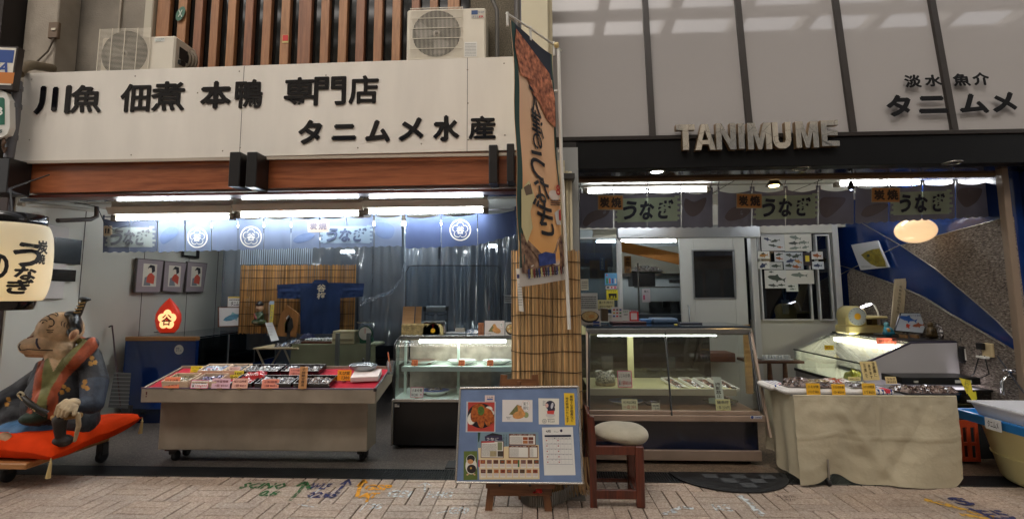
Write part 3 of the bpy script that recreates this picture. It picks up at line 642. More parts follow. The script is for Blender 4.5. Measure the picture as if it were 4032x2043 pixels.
def card(p, w, h, colr, lines, label, group=None, yaw=0, tilt=.18, border=None, name='price_card', cat='price card', foot=True, vertical=False, num=None):
 """p = bottom centre; lines = list of (text, y0, y1, colour, x0, x1) in card fractions (y from bottom)"""
 M = Matrix.Translation(p) @ Matrix.Rotation(yaw, 4, 'Z') @ Matrix.Rotation(-tilt, 4, 'X')
 mb = MB(M=M); m = flat(colr, .5)
 mb.box(-w / 2, w / 2, 0, .0025, .004, h, m)
 if border:
  bm_ = flat(border, .5); t = h * .05
  for b in ((-w / 2, w / 2, .004, .004 + t), (-w / 2, w / 2, h - t, h), (-w / 2, -w / 2 + t, .004, h), (w / 2 - t, w / 2, .004, h)): mb.box(b[0], b[1], -.0008, 0.001, b[2], b[3], bm_)
 if foot: mb.box(-w * .12, w * .12, -.012, .02, -.001, .006, flat((150, 120, 70), .4))
 FM = Matrix(((1, 0, 0, 0), (0, 0, -1, -.001), (0, 1, 0, 0), (0, 0, 0, 1)))
 for ln in lines:
  t, a, b, c = ln[:4]; xa, xb = (ln[4], ln[5]) if len(ln) > 4 else (.1, .9)
  mb.text(t, Matrix.Translation(((xa + xb) / 2 * w - w / 2, -.0012, (a + b) / 2 * h)) @ FM, (xb - xa) * w, (b - a) * h, flat(c, .6), .012, 0, 1e-5)
 return tag(mb.build(name), label, cat, group)
plast = mt('clear film', (206, 208, 212), .12, spec=.8, coat=.6)
def filmmat(key, dark_, light_, sc=28, cut=(.46, .56)):
 m = mt(key, dark_, .18, coat=.7, bump=(sc * 1.1, .8)); t = m.node_tree; b = t.nodes['Principled BSDF']; L = t.links.new
 mp = [n for n in t.nodes if n.type == 'MAPPING'][0]; nz = t.nodes.new('ShaderNodeTexNoise'); nz.inputs['Scale'].default_value = sc; nz.inputs['Detail'].default_value = 4; nz.inputs['Distortion'].default_value = 1.5
 L(mp.outputs[0], nz.inputs['Vector']); mr = t.nodes.new('ShaderNodeMapRange'); mr.inputs['From Min'].default_value = cut[0]; mr.inputs['From Max'].default_value = cut[1]
 L(nz.outputs['Fac'], mr.inputs['Value']); mx = t.nodes.new('ShaderNodeMix'); mx.data_type = 'RGBA'; L(mr.outputs[0], mx.inputs['Factor'])
 mx.inputs['A'].default_value = (*lin(dark_), 1); mx.inputs['B'].default_value = (*lin(light_), 1); L(mx.outputs['Result'], b.inputs['Base Color']); return m
film_brown = filmmat('packed simmered fish', (50, 30, 22), (124, 106, 98)); film_silver = filmmat('packed small fish', (70, 62, 58), (156, 152, 154)); film_kraft = filmmat('packed kraft', (110, 92, 60), (176, 164, 132), 20)
film_purple = filmmat('packed beans', (40, 26, 48), (140, 124, 158), 34); film_blue = filmmat('packed blue', (110, 126, 150), (206, 212, 220), 16); film_red = filmmat('packed red', (140, 24, 30), (214, 190, 190), 22, (.55, .6))
def rumple(mb, c, w, d, h, m, seed=0, yaw=0, nrm=Vector((0, 0, 1)), n=9):
 """pillow shaped crumpled packet lying on a surface with normal nrm"""
 R = Matrix.Translation(Vector(c)) @ Vector((0, 0, 1)).rotation_difference(nrm).to_matrix().to_4x4() @ Matrix.Rotation(yaw, 4, 'Z')
 def fn(u, v, top=1):
  x = (u - .5) * w; y = (v - .5) * d; e = min(u, 1 - u, v, 1 - v) * 4; e = min(1, e) ** .6
  q = noise.noise(Vector((x * 22, y * 22, seed * 3.7))) * .45 + noise.noise(Vector((x * 55, y * 55, seed * 1.7))) * .3
  return (x + noise.noise(Vector((v * 5, seed, 2))) * .006, y + noise.noise(Vector((u * 5, seed, 5))) * .006, .001 + h * e * (.75 + q) if top else 0)
 mb.sheet(fn, n, n, m, M=R, sm=False); return mb
# ============================================================ LAMPS
tubem = mt('lit tube', (255, 255, 255), .5, emit=((.88, .95, 1.0), 22)); tuber = mt('lit tube white', (255, 255, 255), .5, emit=((.94, .97, 1.0), 21)); tubew = mt('lit tube soft', (255, 255, 255), .5, emit=((.95, 1.0, .93), 11))
fixm = mt('lamp housing', (196, 190, 178), .45); capm = mt('lamp end cap', (120, 112, 100), .4, metal=.3)
def lamp(x0, y0, x1, y1, Y, lb, grp, m=tubem, ceil=2.42, r=.0165, hous=True):
 a, b = A(x0, y0, Y), A(x1, y1, Y); z = (a.z + b.z) / 2; t = thing('fluorescent_lamp', lb, 'lamp', ((a.x + b.x) / 2, Y, z), grp)
 w = MB(); w.tube([(a.x, Y, z), (b.x, Y, z)], r, m, 12); part(w, 'tube', t)
 if hous:
  w = MB(); w.poly([(a.x - .06, Y - .05, z + .035), (a.x - .06, Y + .05, z + .035), (a.x - .06, Y + .085, z + .1), (a.x - .06, Y - .085, z + .1)], fixm, (b.x - a.x + .12, 0, 0)); part(w, 'housing', t)
  w = MB(); w.box(a.x - .05, b.x + .05, Y - .03, Y + .03, z + .1, ceil + .01, fixm); part(w, 'mount', t)
 for x in (a.x - .03, b.x + .03):
  w = MB(); w.box(x - .028, x + .028, Y - .025, Y + .025, z - .03, z + .04, capm, .006); part(w, 'end_cap', t)
 return t
lamp(296, 551, 578, 545, 4.72, 'leftmost lit fluorescent tube over the left blue curtain', 'lit tubes over the left counter')
lamp(609, 543, 902, 538, 4.72, 'middle lit fluorescent tube over the left blue curtain', 'lit tubes over the left counter')
lamp(930, 536, 1214, 528, 4.72, 'lit fluorescent tube over the left blue curtain, nearest the banner', 'lit tubes over the left counter')
lamp(1480, 482, 1775, 478, 5.3, 'lit fluorescent tube behind the left third of the dark curtains', 'lit tubes over the right counter', tuber, 2.62)
lamp(2112, 466, 2395, 458, 5.3, 'lit fluorescent tube behind the right third of the dark curtains', 'lit tubes over the right counter', tuber, 2.62)
lamp(858, 628, 892, 640, 7.6, 'short lit tube deep in the kitchen behind the plastic sheets', 'lit tubes in the kitchen')
lamp(1228, 615, 1250, 624, 7.9, 'far lit tube seen through the plastic sheets near the reed screen', 'lit tubes in the kitchen')
lamp(1500, 610, 1700, 604, 8.0, 'lit tube on the kitchen ceiling behind the open doorway', 'lit tubes in the kitchen', ceil=2.62)
lamp(900, 566, 1130, 562, 6.0, 'added unseen lit tube on the ceiling behind the left blue curtains', 'added unseen tubes behind the curtains')  # unseen tube, added to brighten the left shop interior
lamp(520, 570, 760, 566, 6.0, 'second added unseen lit tube on the ceiling behind the left blue curtains', 'added unseen tubes behind the curtains')  # its added twin further left, also only there to lift the interior
def cone_down(name, x, y, r, lit, lb, grp):
 p = A(x, y, 4.24); p = AZ(x, y, 2.478); t = MB(); t.lathe([(r, 0), (r * 1.05, -.006), (r * .8, -.012), (r * .7, .0)], flat((150, 146, 140), .2, metal=.9), p, 24)
 m = mt('lit lens', (255, 255, 250), .4, emit=((.95, 1, .95), 9)) if lit else flat((70, 66, 60), .15, metal=.5)
 t.lathe([(0, -.01), (r * .68, -.006)], m, p, 24); return one(t, name, lb, 'lamp', grp)
cone_down('recessed_lamp', 1652, 431, .075, True, 'lit recessed lamp in the black canopy soffit', None)
cone_down('recessed_lamp', 2016, 423, .07, False, 'unlit recessed lamp in the black soffit below the silver letters', None)
cone_down('recessed_lamp', 2395, 409, .07, False, 'unlit recessed lamp at the right end of the black soffit', None)
w = MB(); p = A(1947, 466, 4.62); t = thing('spotlight', 'warm glowing spotlight hanging behind the middle dark curtain', 'lamp', p)
w.lathe([(.03, .09), (.035, .05), (.07, 0), (.075, -.005)], flat((60, 44, 26), .3, metal=.7), p, 20); w.tube([p + Vector((0, 0, .08)), Vector((p.x, p.y, 2.62))], .008, flat((60, 60, 60)), 6); part(w, 'shade', t)
w = MB(); w.lathe([(0, -.02), (.04, -.012), (.05, .005)], mt('warm bulb', (255, 220, 150), .4, emit=((1, .62, .22), 14)), p, 16); part(w, 'bulb', t)
w = MB(); p = A(2141, 470, 4.4); w.lathe([(0, -.03), (.022, -.022), (.03, 0), (.02, .03), (.008, .05)], flat((24, 24, 30), .2), p, 14); w.lathe([(0, -.032), (.012, -.028)], mt('cold led', (255, 255, 255), .3, emit=((.6, .7, 1), 6)), p, 10); w.tube([p + Vector((0, 0, .04)), Vector((p.x, 4.4, 2.5))], .003, flat((30, 30, 30)), 5)
one(w, 'hanging_lamp', 'tiny black hanging lamp with a cold white light between two dark curtains', 'lamp')
p = A(2303, 580, 5.0); w = MB(); t = thing('globe_lamp', 'glowing opal globe lamp hanging below the rightmost dark curtain', 'lamp', p)
w.lathe([(.172 * math.sin(a), -.125 * math.cos(a)) for a in [PI * k / 16 for k in range(17)]], mt('opal glass', (250, 226, 196), .12, coat=.8, emit=((1, .66, .34), .36)), p, 32); part(w, 'globe', t)
w = MB(); w.tube([p + Vector((0, 0, .12)), Vector((p.x, p.y, 2.62))], .006, flat((190, 186, 176)), 8); w.lathe([(.05, .12), (.03, .16), (.0, .17)], flat((200, 198, 190)), p, 16); part(w, 'cord', t)
p = A(421, 838, 5.85); w = MB(); t = thing('paper_lamp', 'glowing red flame-shaped lamp with a plum blossom crest on the blue counter', 'lamp', p)
redg = mt('lamp red', (170, 30, 18), .5, emit=((1, .06, .02), .10)); yelg = mt('lamp petals', (255, 214, 150), .5, emit=((1, .52, .22), .55))
w.lathe([(.09, 0), (.13, .05), (.155, .14), (.15, .22), (.11, .30), (.05, .37), (.0, .42)], redg, p + Vector((0, 0, .01)), 28, sy=.55); part(w, 'shade', t)
w = MB()
for k in range(5):
 a = PI / 2 + k * 2 * PI / 5; w.add([(.052 * math.cos(b) + .068 * math.cos(a), -.0, .052 * math.sin(b) + .068 * math.sin(a)) for b in [2 * PI * j / 14 for j in range(14)]], [tuple(range(14))], yelg, M=Matrix.Translation(p + Vector((.055, -.092 - .0008 * k, .17))))
w.text('谷', F(p + Vector((.056, -.098, .165))), .13, .13, flat((96, 20, 12)), .02); part(w, 'crest', t)
w = MB(); w.lathe([(.08, 0), (.085, .02), (.07, .022)], flat((60, 40, 24)), p, 20, sy=.6); w.tube([p + Vector((-.05, 0, .01)), p + Vector((-.16, .02, .012)), p + Vector((-.25, .1, .01))], .004, flat((50, 40, 36)), 5); part(w, 'base', t)
# ============================================================ CURTAINS
bluecloth = mt('blue noren', (120, 134, 162), .9, n=(3, .12), trans=.30, sheen=.2); dimcloth = mt('faded noren', (96, 104, 124), .9, n=(4, .15), trans=.3)
darkcloth = mt('charcoal noren', (148, 148, 160), .95, n=(4, .15), trans=.35); greencl = mt('print green', (200, 216, 190), .9, n=(5, .06), trans=.35); greenb = mt('print pale', (158, 180, 200), .9, trans=.3)
orangecl = mt('print orange', (226, 168, 104), .9, trans=.35); prgrey = mt('print grey', (50, 54, 66), .9); prgreyb = mt('print slate', (72, 84, 112), .9); eelm = mt('print eel', (112, 104, 108), .9); eelb = mt('print eel blue', (92, 110, 146), .9); crestm = mt('print white', (232, 232, 228), .8)
def lerp(tab, x):
 for (a, b), (c, d) in zip(tab, tab[1:]):
  if x <= c or (c, d) == tab[-1]: return b + (d - b) * (x - a) / (c - a)
def wave(x, z, Y): return Y + .0065 * math.sin(x * 19 + 1.3 * math.sin(x * 7)) * (0.4 + (2.4 - z) * 1.3) + .0012 * math.sin(x * 61 + z * 4)
class Noren:
 def __init__(s, name, label, group, Y, top, bot):
  s.Y = Y; s.top = top; s.bot = bot; x = (top[0][0] + top[-1][0]) / 2; s.t = thing(name, label, 'curtain', A(x, lerp(top, x), Y), group)
 def warp(s, mb, i0, off):
  for i in range(i0, len(mb.v)): v = mb.v[i]; v.y = wave(v.x, v.z, s.Y) - off
 def panel(s, x0, x1, m, sag=5, tab=True):
  mb = MB(); y0 = lambda x: lerp(s.top, x) + sag * math.sin(PI * (x - x0) / (x1 - x0))
  def fn(u, v):
   x = x0 + (x1 - x0) * (u if u < 1 else 1); x2 = x + (1.5 * (u - .5)) * v; y = y0(x) * (1 - v) + (lerp(s.bot, x) + 1.5 * math.sin(x * .3)) * v; p = A(x2, y, s.Y); p.y = wave(p.x, p.z, s.Y); return p
  mb.sheet(fn, 18, 8, m, (0, .0015, 0))
  if tab:
   for xx in (x0 + 1.5, x1 - 1.5):
    a = A(xx, lerp(s.top, xx) - 9, s.Y); b = A(xx, lerp(s.top, xx) + 3, s.Y); mb.box(a.x - .008, a.x + .008, s.Y - .001, s.Y + .002, b.z, a.z, m)
  part(mb, 'cloth_panel', s.t); return s
 def text(s, mb, t, x0, y0, x1, y1, m, off=.004, bold=.02, shear=0):
  i = len(mb.v); a, b = A(x0, y0, s.Y), A(x1, y1, s.Y); heavy(mb, t, F(((a.x + b.x) / 2, s.Y, (a.z + b.z) / 2)), b.x - a.x, a.z - b.z, m, 0, .0035, bold, shear)
  s.warp(mb, i, off); return s
 def rect(s, mb, x0, y0, x1, y1, m, off=.003, dy=0):
  def fn(u, v): p = A(x0 + (x1 - x0) * u, (y0 + dy * u) * (1 - v) + (y1 + dy * u) * v, s.Y); p.y = wave(p.x, p.z, s.Y) - off; return p
  mb.sheet(fn, max(2, int((x1 - x0) / 4)), 3, m); return s
 def crest(s, cx, cy, r):
  mb = MB(); N = 48
  def pt(rr, a): p = A(cx + rr * math.cos(a), cy - rr * math.sin(a), s.Y); p.y = wave(p.x, p.z, s.Y) - .004; return p
  for r0, r1 in ((r * .88, r),):
   for k in range(N): a, b = 2 * PI * k / N, 2 * PI * (k + 1) / N; mb.poly([pt(r0, a), pt(r1, a), pt(r1, b), pt(r0, b)], crestm)
  rad = lambda a: r * (.50 + .26 * abs(math.cos(2.5 * (a - PI / 2))) ** .55)
  for k in range(60): a, b = 2 * PI * k / 60, 2 * PI * (k + 1) / 60; mb.poly([pt(rad(a) - r * .07, a), pt(rad(a), a), pt(rad(b), b), pt(rad(b) - r * .07, b)], crestm)
  s.text(mb, '谷', cx - r * .36, cy - r * .36, cx + r * .36, cy + r * .36, crestm, .004, .0); part(mb, 'crest_print', s.t); return s
 def unagi(s, x0, y0, x1, y1, g, tx, dy=0):
  mb = MB(); s.rect(mb, x0, y0, x1, y1, g, .003, dy); h = (y1 - y0)
  for side, xx in ((0, x0), (1, x1)):
   for k in range(5): ya = y0 + (dy if side else 0) + h * (k * .22 - .06); o = 3 if k % 2 else 0; s.rect(mb, xx - 7 + o, ya, xx + 5 + o, ya + h * .12, g, .0036)
  w = (x1 - x0); s.text(mb, 'う', x0 + w * .09, y0 + h * .12 + dy * .2, x0 + w * .33, y0 + h * .9 + dy * .2, tx, .011, .02, .25); s.text(mb, 'な', x0 + w * .35, y0 + h * .13 + dy * .5, x0 + w * .62, y0 + h * .92 + dy * .5, tx, .011, .02, .2); s.text(mb, 'ぎ', x0 + w * .66, y0 + h * .1 + dy * .8, x0 + w * .94, y0 + h * .9 + dy * .8, tx, .011, .02, .2)
  part(mb, 'letter_print', s.t); return s
 def blob(s, pts, m):
  mb = MB(); c = (sum(p[0] for p in pts) / len(pts), sum(p[1] for p in pts) / len(pts))
  def pp(p): q = A(p[0], p[1], s.Y); q.y = wave(q.x, q.z, s.Y) - .0035; return q
  sm = []
  for i in range(len(pts)):
   p0, p1, p2, p3 = pts[i - 1], pts[i], pts[(i + 1) % len(pts)], pts[(i + 2) % len(pts)]
   for t in (0, .25, .5, .75): sm.append(tuple(.5 * ((2 * p1[j]) + (-p0[j] + p2[j]) * t + (2 * p0[j] - 5 * p1[j] + 4 * p2[j] - p3[j]) * t * t + (-p0[j] + 3 * p1[j] - 3 * p2[j] + p3[j]) * t ** 3) for j in (0, 1)))
  for i in range(len(sm)): mb.poly([pp(c), pp(sm[i]), pp(sm[(i + 1) % len(sm)])], m)
  part(mb, 'eel_print', s.t); return s
 def tagp(s, x0, y0, x1, y1, m, tx):
  mb = MB(); s.rect(mb, x0 - 1.5, y0 - 1.5, x1 + 1.5, y1 + 1.5, mt('tag cream', (206, 190, 160), .9), .005); s.rect(mb, x0, y0, x1, y1, m, .0056); w = (x1 - x0) / 2
  s.text(mb, '炭', x0 + 3, y0 + 4, x0 + w - 2, y1 - 4, tx, .011, .01); s.text(mb, '焼', x0 + w + 1, y0 + 4, x1 - 3, y1 - 4, tx, .011, .01); part(mb, 'tag_print', s.t); return s
gl = 'blue split curtains of the left shop'; gr_ = 'charcoal split curtains of the right shop'
N1 = Noren('split_curtain', 'faded grey-blue split curtain with pale lettering at the left end of the left shop', gl, 4.86, [(258, 550), (397, 552)], [(258, 635), (397, 633)])
N1.panel(260, 326, dimcloth).panel(328, 395, dimcloth).unagi(272, 572, 384, 622, mt('print faded', (150, 158, 156), .9, trans=.3), mt('print dim', (84, 86, 92), .9)).tagp(264, 570, 282, 592, mt('print tan', (170, 150, 124), .9), ink)
N2 = Noren('split_curtain', 'light blue split curtain with two white plum crests and pale lettering over the steel counter', gl, 4.86, [(396, 549), (600, 548), (740, 547), (1012, 543)], [(396, 634), (600, 629), (740, 625), (1012, 619)])
for x0, x1 in ((398, 463), (467, 530), (533, 598), (601, 662), (666, 731), (734, 802), (806, 871), (873, 938), (943, 1010)): N2.panel(x0, x1, bluecloth)
N2.crest(497, 598, 26).crest(632, 596, 27).unagi(812, 569, 930, 612, greenb, prgreyb).tagp(776, 556, 826, 582, mt('print beige', (186, 170, 160), .9, trans=.3), flat((96, 90, 100)))
N2.blob([(408, 585), (425, 572), (446, 574), (448, 590), (432, 604), (410, 614), (402, 602)], eelb).blob([(738, 606), (752, 592), (776, 586), (792, 592), (778, 604), (752, 612)], eelb).blob([(946, 562), (966, 560), (992, 572), (986, 598), (962, 600), (944, 586)], eelb)
N3 = Noren('split_curtain', 'plain blue split curtain with one white plum crest beside the reed-wrapped pillar', gl, 4.84, [(1018, 546), (1110, 542), (1200, 538), (1298, 528)], [(1018, 625), (1110, 622), (1200, 617), (1298, 590)])
for x0, x1 in ((1021, 1108), (1111, 1200), (1203, 1298)): N3.panel(x0, x1, mt('deep blue noren', (88, 104, 146), .9, n=(3, .12), trans=.28))
N3.crest(1158, 579, 27)
for (x0, x1, x2, x3, x4, yt0, yt1, yb0, yb1, ug, tg, lb, bl) in (
 (1458, 1544, 1629, 1714, 1792, 484, 481, 574, 572, (1553, 500, 1704, 560), (1505, 493, 1566, 527), 'charcoal split curtain with green lettering panel at the left end of the right shop', (([(1466, 560), (1478, 540), (1502, 528), (1534, 524), (1524, 544), (1492, 558), (1474, 570)]), ([(1724, 500), (1746, 508), (1776, 498), (1766, 530), (1742, 545), (1722, 528)]))),
 (1806, 1892, 1976, 2058, 2147, 480, 474, 572, 563, (1902, 494, 2050, 553), (1853, 489, 1915, 523), 'middle charcoal split curtain with green lettering panel, over the white sliding door', (([(1824, 545), (1840, 524), (1868, 520), (1888, 530), (1870, 548), (1836, 556)]), ([(2064, 500), (2100, 496), (2126, 500), (2112, 524), (2080, 548), (2062, 535)]))),
 (2152, 2236, 2321, 2403, 2487, 470, 456, 562, 545, (2246, 484, 2388, 542), (2193, 474, 2261, 508), 'rightmost charcoal split curtain with green lettering panel, above the globe lamp', (([(2166, 540), (2180, 520), (2210, 512), (2234, 516), (2214, 534), (2184, 546)]), ([(2410, 478), (2434, 472), (2470, 476), (2458, 506), (2428, 522), (2408, 500)])))):
 N = Noren('split_curtain', lb, gr_, 4.5, [(x0 - 2, yt0), (x4 + 2, yt1)], [(x0 - 2, yb0), (x4 + 2, yb1)])
 for a, b in ((x0, x1 - 2), (x1 + 2, x2 - 2), (x2 + 1, x3 - 2), (x3 + 2, x4)): N.panel(a, b, darkcloth, 7)
 N.unagi(*ug, greencl, prgrey, -4).tagp(*tg, orangecl, flat((70, 50, 34)))
 for q in bl: N.blob(q, eelm)
 w = MB()
 for x in (x0 + 2, x1, x2, x3, x4 - 2):
  y = lerp(N.top, x); w.tube([A(x, y - 4, 4.5), A(x - 2, y - 14, 4.49), A(x + 1, y - 22, 4.47), A(x, y - 30, 4.45)], .003, flat((50, 50, 54), .3, metal=.8), 5)
 part(w, 'hook_row', N.t)
w = MB(); w.tube([A(258, 546, 4.87), A(600, 544, 4.88), A(1010, 540, 4.88), A(1300, 524, 4.86)], .006, flat((150, 150, 160), .4), 6); one(w, 'curtain_rod', 'thin rod carrying the blue curtains of the left shop', 'rod')
w = MB(); w.tube([A(1452, 458, 4.46), A(2500, 432, 4.46)], .004, flat((120, 116, 108), .4), 6); one(w, 'curtain_wire', 'thin wire carrying the charcoal curtains of the right shop', 'wire')
# ============================================================ THE SIGN LETTERS ON THE RIGHT
T2 = thing('wall_lettering', 'dark raised Japanese characters on the grey fascia panels at upper right', 'sign', A(2380, 260, 4.02))
PFz = Plane((0, 4.0 - .006, zb), (1, 0, 0), (0, lean, 1))
w = MB()
for s, x0, x1, ya, yb in (('淡', 2277, 2315, 188, 222), ('水', 2328, 2367, 188, 219), ('魚', 2399, 2438, 185, 218), ('介', 2449, 2486, 182, 216), ('タ', 2233, 2289, 238, 295), ('ニ', 2313, 2379, 241, 287), ('ム', 2416, 2481, 235, 287), ('メ', 2498, 2552, 231, 284)):
 a, b = PFz.h(x0, yb), PFz.h(x1, ya); c = (a + b) / 2; hv = len(s) and s in '淡水魚介'
 heavy(w, s, F(c, PFz.u, PFz.w), (b - a).x, (b - a).dot(PFz.w), mt('letter charcoal', (22, 22, 24), .8, spec=.15), .0, .004 if hv else .009, .012)
for i in range(len(w.v)): w.v[i].y -= 0
part(w, 'lettering', T2)
chrome = mt('mirror letter', (240, 232, 218), .12, metal=.85, bump=(3, .2), spec=.8); _t = chrome.node_tree; _v = _t.nodes.new('ShaderNodeTexVoronoi'); _v.feature = 'DISTANCE_TO_EDGE'; _v.inputs['Scale'].default_value = 8; _r = _t.nodes.new('ShaderNodeMapRange'); _r.inputs['From Max'].default_value = .02; _m = _t.nodes.new('ShaderNodeMix'); _m.data_type = 'RGBA'; _t.links.new([n for n in _t.nodes if n.type == 'TEX_COORD'][0].outputs['Object'], _v.inputs['Vector']); _t.links.new(_v.outputs['Distance'], _r.inputs['Value']); _t.links.new(_r.outputs[0], _m.inputs['Factor']); _m.inputs['A'].default_value = (.25, .22, .18, 1); _m.inputs['B'].default_value = (.86, .8, .7, 1); _t.links.new(_m.outputs['Result'], _t.nodes['Principled BSDF'].inputs['Base Color']); chs = mt('letter side', (150, 124, 92), .35, metal=.6)
T3 = thing('shop_sign', 'row of mirror-polished raised capital letters on the black canopy', 'sign', A(1905, 340, 3.97))
for s, x0, x1, ya, yb in (('T', 1700, 1750, 314, 377), ('A', 1747, 1801, 313, 377), ('N', 1800, 1853, 311, 376), ('I', 1856, 1874, 310, 374), ('M', 1879, 1943, 310, 375), ('U', 1942, 1992, 308, 373), ('M', 2000, 2061, 306, 371), ('E', 2064, 2113, 303, 367)):
 a, b = A(x0, ya, 3.95), A(x1, yb, 3.95); w = MB(); W_, H_ = b.x - a.x, a.z - b.z; c = ((a.x + b.x) / 2, 3.985, (a.z + b.z) / 2)
 st = .28 * W_ if s not in 'I' else W_; k = .036
 x_, z_ = a.x, b.z; X_, Z_ = b.x, a.z
 def pl_(pts): w.poly([(x_ + p[0] * W_, 3.95, z_ + p[1] * H_) for p in pts], chrome); w.poly([(x_ + p[0] * W_, 3.951, z_ + p[1] * H_) for p in pts], chs, (0, .045, 0))
 if s == 'T': pl_([(0, .78), (.34, .78), (.34, 0), (.66, 0), (.66, .78), (1, .78), (1, 1), (0, 1)])
 if s == 'I': pl_([(0, 0), (1, 0), (1, 1), (0, 1)])
 if s == 'E': pl_([(0, 0), (1, 0), (1, .2), (.32, .2), (.32, .41), (.92, .41), (.92, .6), (.32, .6), (.32, .8), (.98, .8), (.98, 1), (0, 1)])
 if s == 'N': pl_([(0, 0), (.28, 0), (.28, .62), (.7, 0), (1, 0), (1, 1), (.72, 1), (.72, .38), (.3, 1), (0, 1)])
 if s == 'A': pl_([(0, 0), (.28, 0), (.35, .22), (.35, .38), (.5, .78), (.65, .38), (.35, .38), (.35, .22), (.65, .22), (.72, 0), (1, 0), (.66, 1), (.34, 1)])
 if s == 'M': pl_([(0, 0), (.24, 0), (.24, .62), (.42, 0), (.58, 0), (.76, .62), (.76, 0), (1, 0), (1, 1), (.68, 1), (.5, .4), (.32, 1), (0, 1)])
 if s == 'U': pl_([(0, 1), (0, .3), (.1, .1), (.3, 0), (.7, 0), (.9, .1), (1, .3), (1, 1), (.7, 1), (.7, .32), (.62, .22), (.38, .22), (.3, .32), (.3, 1)])
 part(w, 'letter', T3)
# ============================================================ AIR CONDITIONERS
acw = mt('ac casing', (208, 200, 184), .5, n=(3, .06)); acd = mt('ac dark', (34, 32, 30), .7)
def aircon(x0, y0, x1, y1, Y, lb, fanx, r, horiz, D=.3):
 a, b = A(x0, y0, Y), A(x1, y1, Y); zb_ = min(b.z, 3.56); t = thing('air_conditioner', lb, 'air conditioner', ((a.x + b.x) / 2, Y, zb_), 'outdoor air conditioner units')
 w = MB(); w.box(a.x, b.x, Y, Y + D, zb_, a.z, acw, .015); part(w, 'casing', t)
 c = A(fanx, (y0 + y1) / 2, Y); R_ = r; cz = (a.z + b.z) / 2; w = MB(); w.lathe([(0, 0), (R_, .0)], acd, n=36, M=Matrix.Translation((c.x, Y - .004, cz)) @ Matrix.Rotation(PI / 2, 4, 'X')); part(w, 'fan_opening', t)
 w = MB();
 for k in range(3):
  an = k * 2.09 + .4; w.add([(0, 0, 0), (math.cos(an) * R_ * .9, 0, math.sin(an) * R_ * .9), (math.cos(an + .5) * R_ * .92, -.004, math.sin(an + .5) * R_ * .92), (math.cos(an + 1.0) * R_ * .7, -.004, math.sin(an + 1) * R_ * .7)], [(0, 1, 2, 3)], flat((84, 78, 70), .4), M=Matrix.Translation((c.x, Y - .0055, cz)))
 w.lathe([(0, .012), (.03, .008), (.035, 0)], flat((96, 88, 78)), n=14, M=Matrix.Translation((c.x, Y - .004, cz)) @ Matrix.Rotation(PI / 2, 4, 'X')); part(w, 'fan', t)
 w = MB(); g0, g1, h0, h1 = c.x - R_ * 1.1, c.x + R_ * 1.1, max(zb_ + .01, cz - R_ * 1.1), cz + R_ * 1.08; wire = mt('ac wire', (214, 206, 190), .4)
 if horiz:
  z = h0
  while z < h1: w.box(g0, g1, Y - .014, Y - .011, z, z + .0035, wire); z += .0125
  for k in range(5): xx = g0 + (g1 - g0) * k / 4; w.box(xx - .003, xx + .003, Y - .019, Y - .0145, h0, h1, wire)
 else:
  x = g0
  while x < g1: w.box(x, x + .0035, Y - .014, Y - .011, h0, h1, wire); x += .0125
  for k in range(6): zz = h0 + (h1 - h0) * k / 5; w.box(g0, g1, Y - .019, Y - .0145, zz - .0025, zz + .0025, wire)
 part(w, 'grille', t); return t, a, b, Y
t, a, b, Y = aircon(256, 95, 436, 176, 4.42, 'cream air conditioner unit above the left end of the cream sign', 314, .235, True)
w = MB(); p = Plane((0, Y - .002, 0), (1, 0, 0), (0, 0, 1)); p.rect(w, 389, 96, 415, 106, flat((206, 206, 200)), .001); p.text(w, 'TOSHIBA', 391, 97, 413, 101, flat((90, 110, 110)), .002); p.text(w, 'inverter', 392, 102, 405, 105, flat((60, 120, 100)), .002); part(w, 'maker_label', t)
w = MB(); w.box(b.x + .001, b.x + .006, Y + .06, Y + .2, 3.78, 3.9, acd); w.box(b.x + .002, b.x + .03, Y + .05, Y + .12, 3.72, 3.76, acd); part(w, 'side_vent', t)
w = MB(); q = A(467, 150, 4.6)
for k in range(3): w.tube([q + Vector((math.cos(s_) * (.05 + .018 * k), .02 * k, math.sin(s_) * (.085 + .012 * k))) for s_ in [2 * PI * j / 16 for j in range(17)]], .014, flat((120, 108, 92), .7), 8)
w.tube([q + Vector((-.1, 0, .05)), q + Vector((-.03, 0, .08)), q + Vector((0.03, 0, .05))], .014, flat((140, 128, 110), .7), 8); one(w, 'hose', 'coiled beige hose beside the left air conditioner unit', 'hose')
t, a, b, Y = aircon(1024, 25, 1222, 146, 4.42, 'larger cream air conditioner unit above the sign, left of the cream pillar', 1098, .232, False)
w = MB(); p = Plane((0, Y - .002, 0), (1, 0, 0), (0, 0, 1)); p.rect(w, 1185, 25, 1220, 48, flat((190, 184, 170)), .001); p.rect(w, 1186, 27, 1202, 38, flat((40, 70, 120)), .002); p.text(w, 'Mr.SLIM', 1203, 29, 1218, 34, flat((60, 80, 130)), .002); p.text(w, 'スリム', 1188, 40, 1204, 46, flat((30, 50, 110)), .002, .02); p.text(w, 'ER', 1205, 40, 1217, 46, flat((180, 30, 40)), .002, .03)
p.rect(w, 1168, 106, 1200, 144, flat((214, 212, 206)), .001); p.lines(w, 1170, 109, 1198, 142, 9, flat((110, 110, 110)), .002, .35, 3); part(w, 'maker_label', t)
w = MB(); w.box(b.x + .002, b.x + .07, Y + .05, Y + .22, 3.57, 3.7, acw, .02); w.tube([(b.x + .1, Y + .1, 3.56), (b.x + .1, Y + .1, 4.2), (b.x + .05, Y + .15, 4.35)], .022, flat((70, 66, 60)), 8); part(w, 'pipe_cover', t)
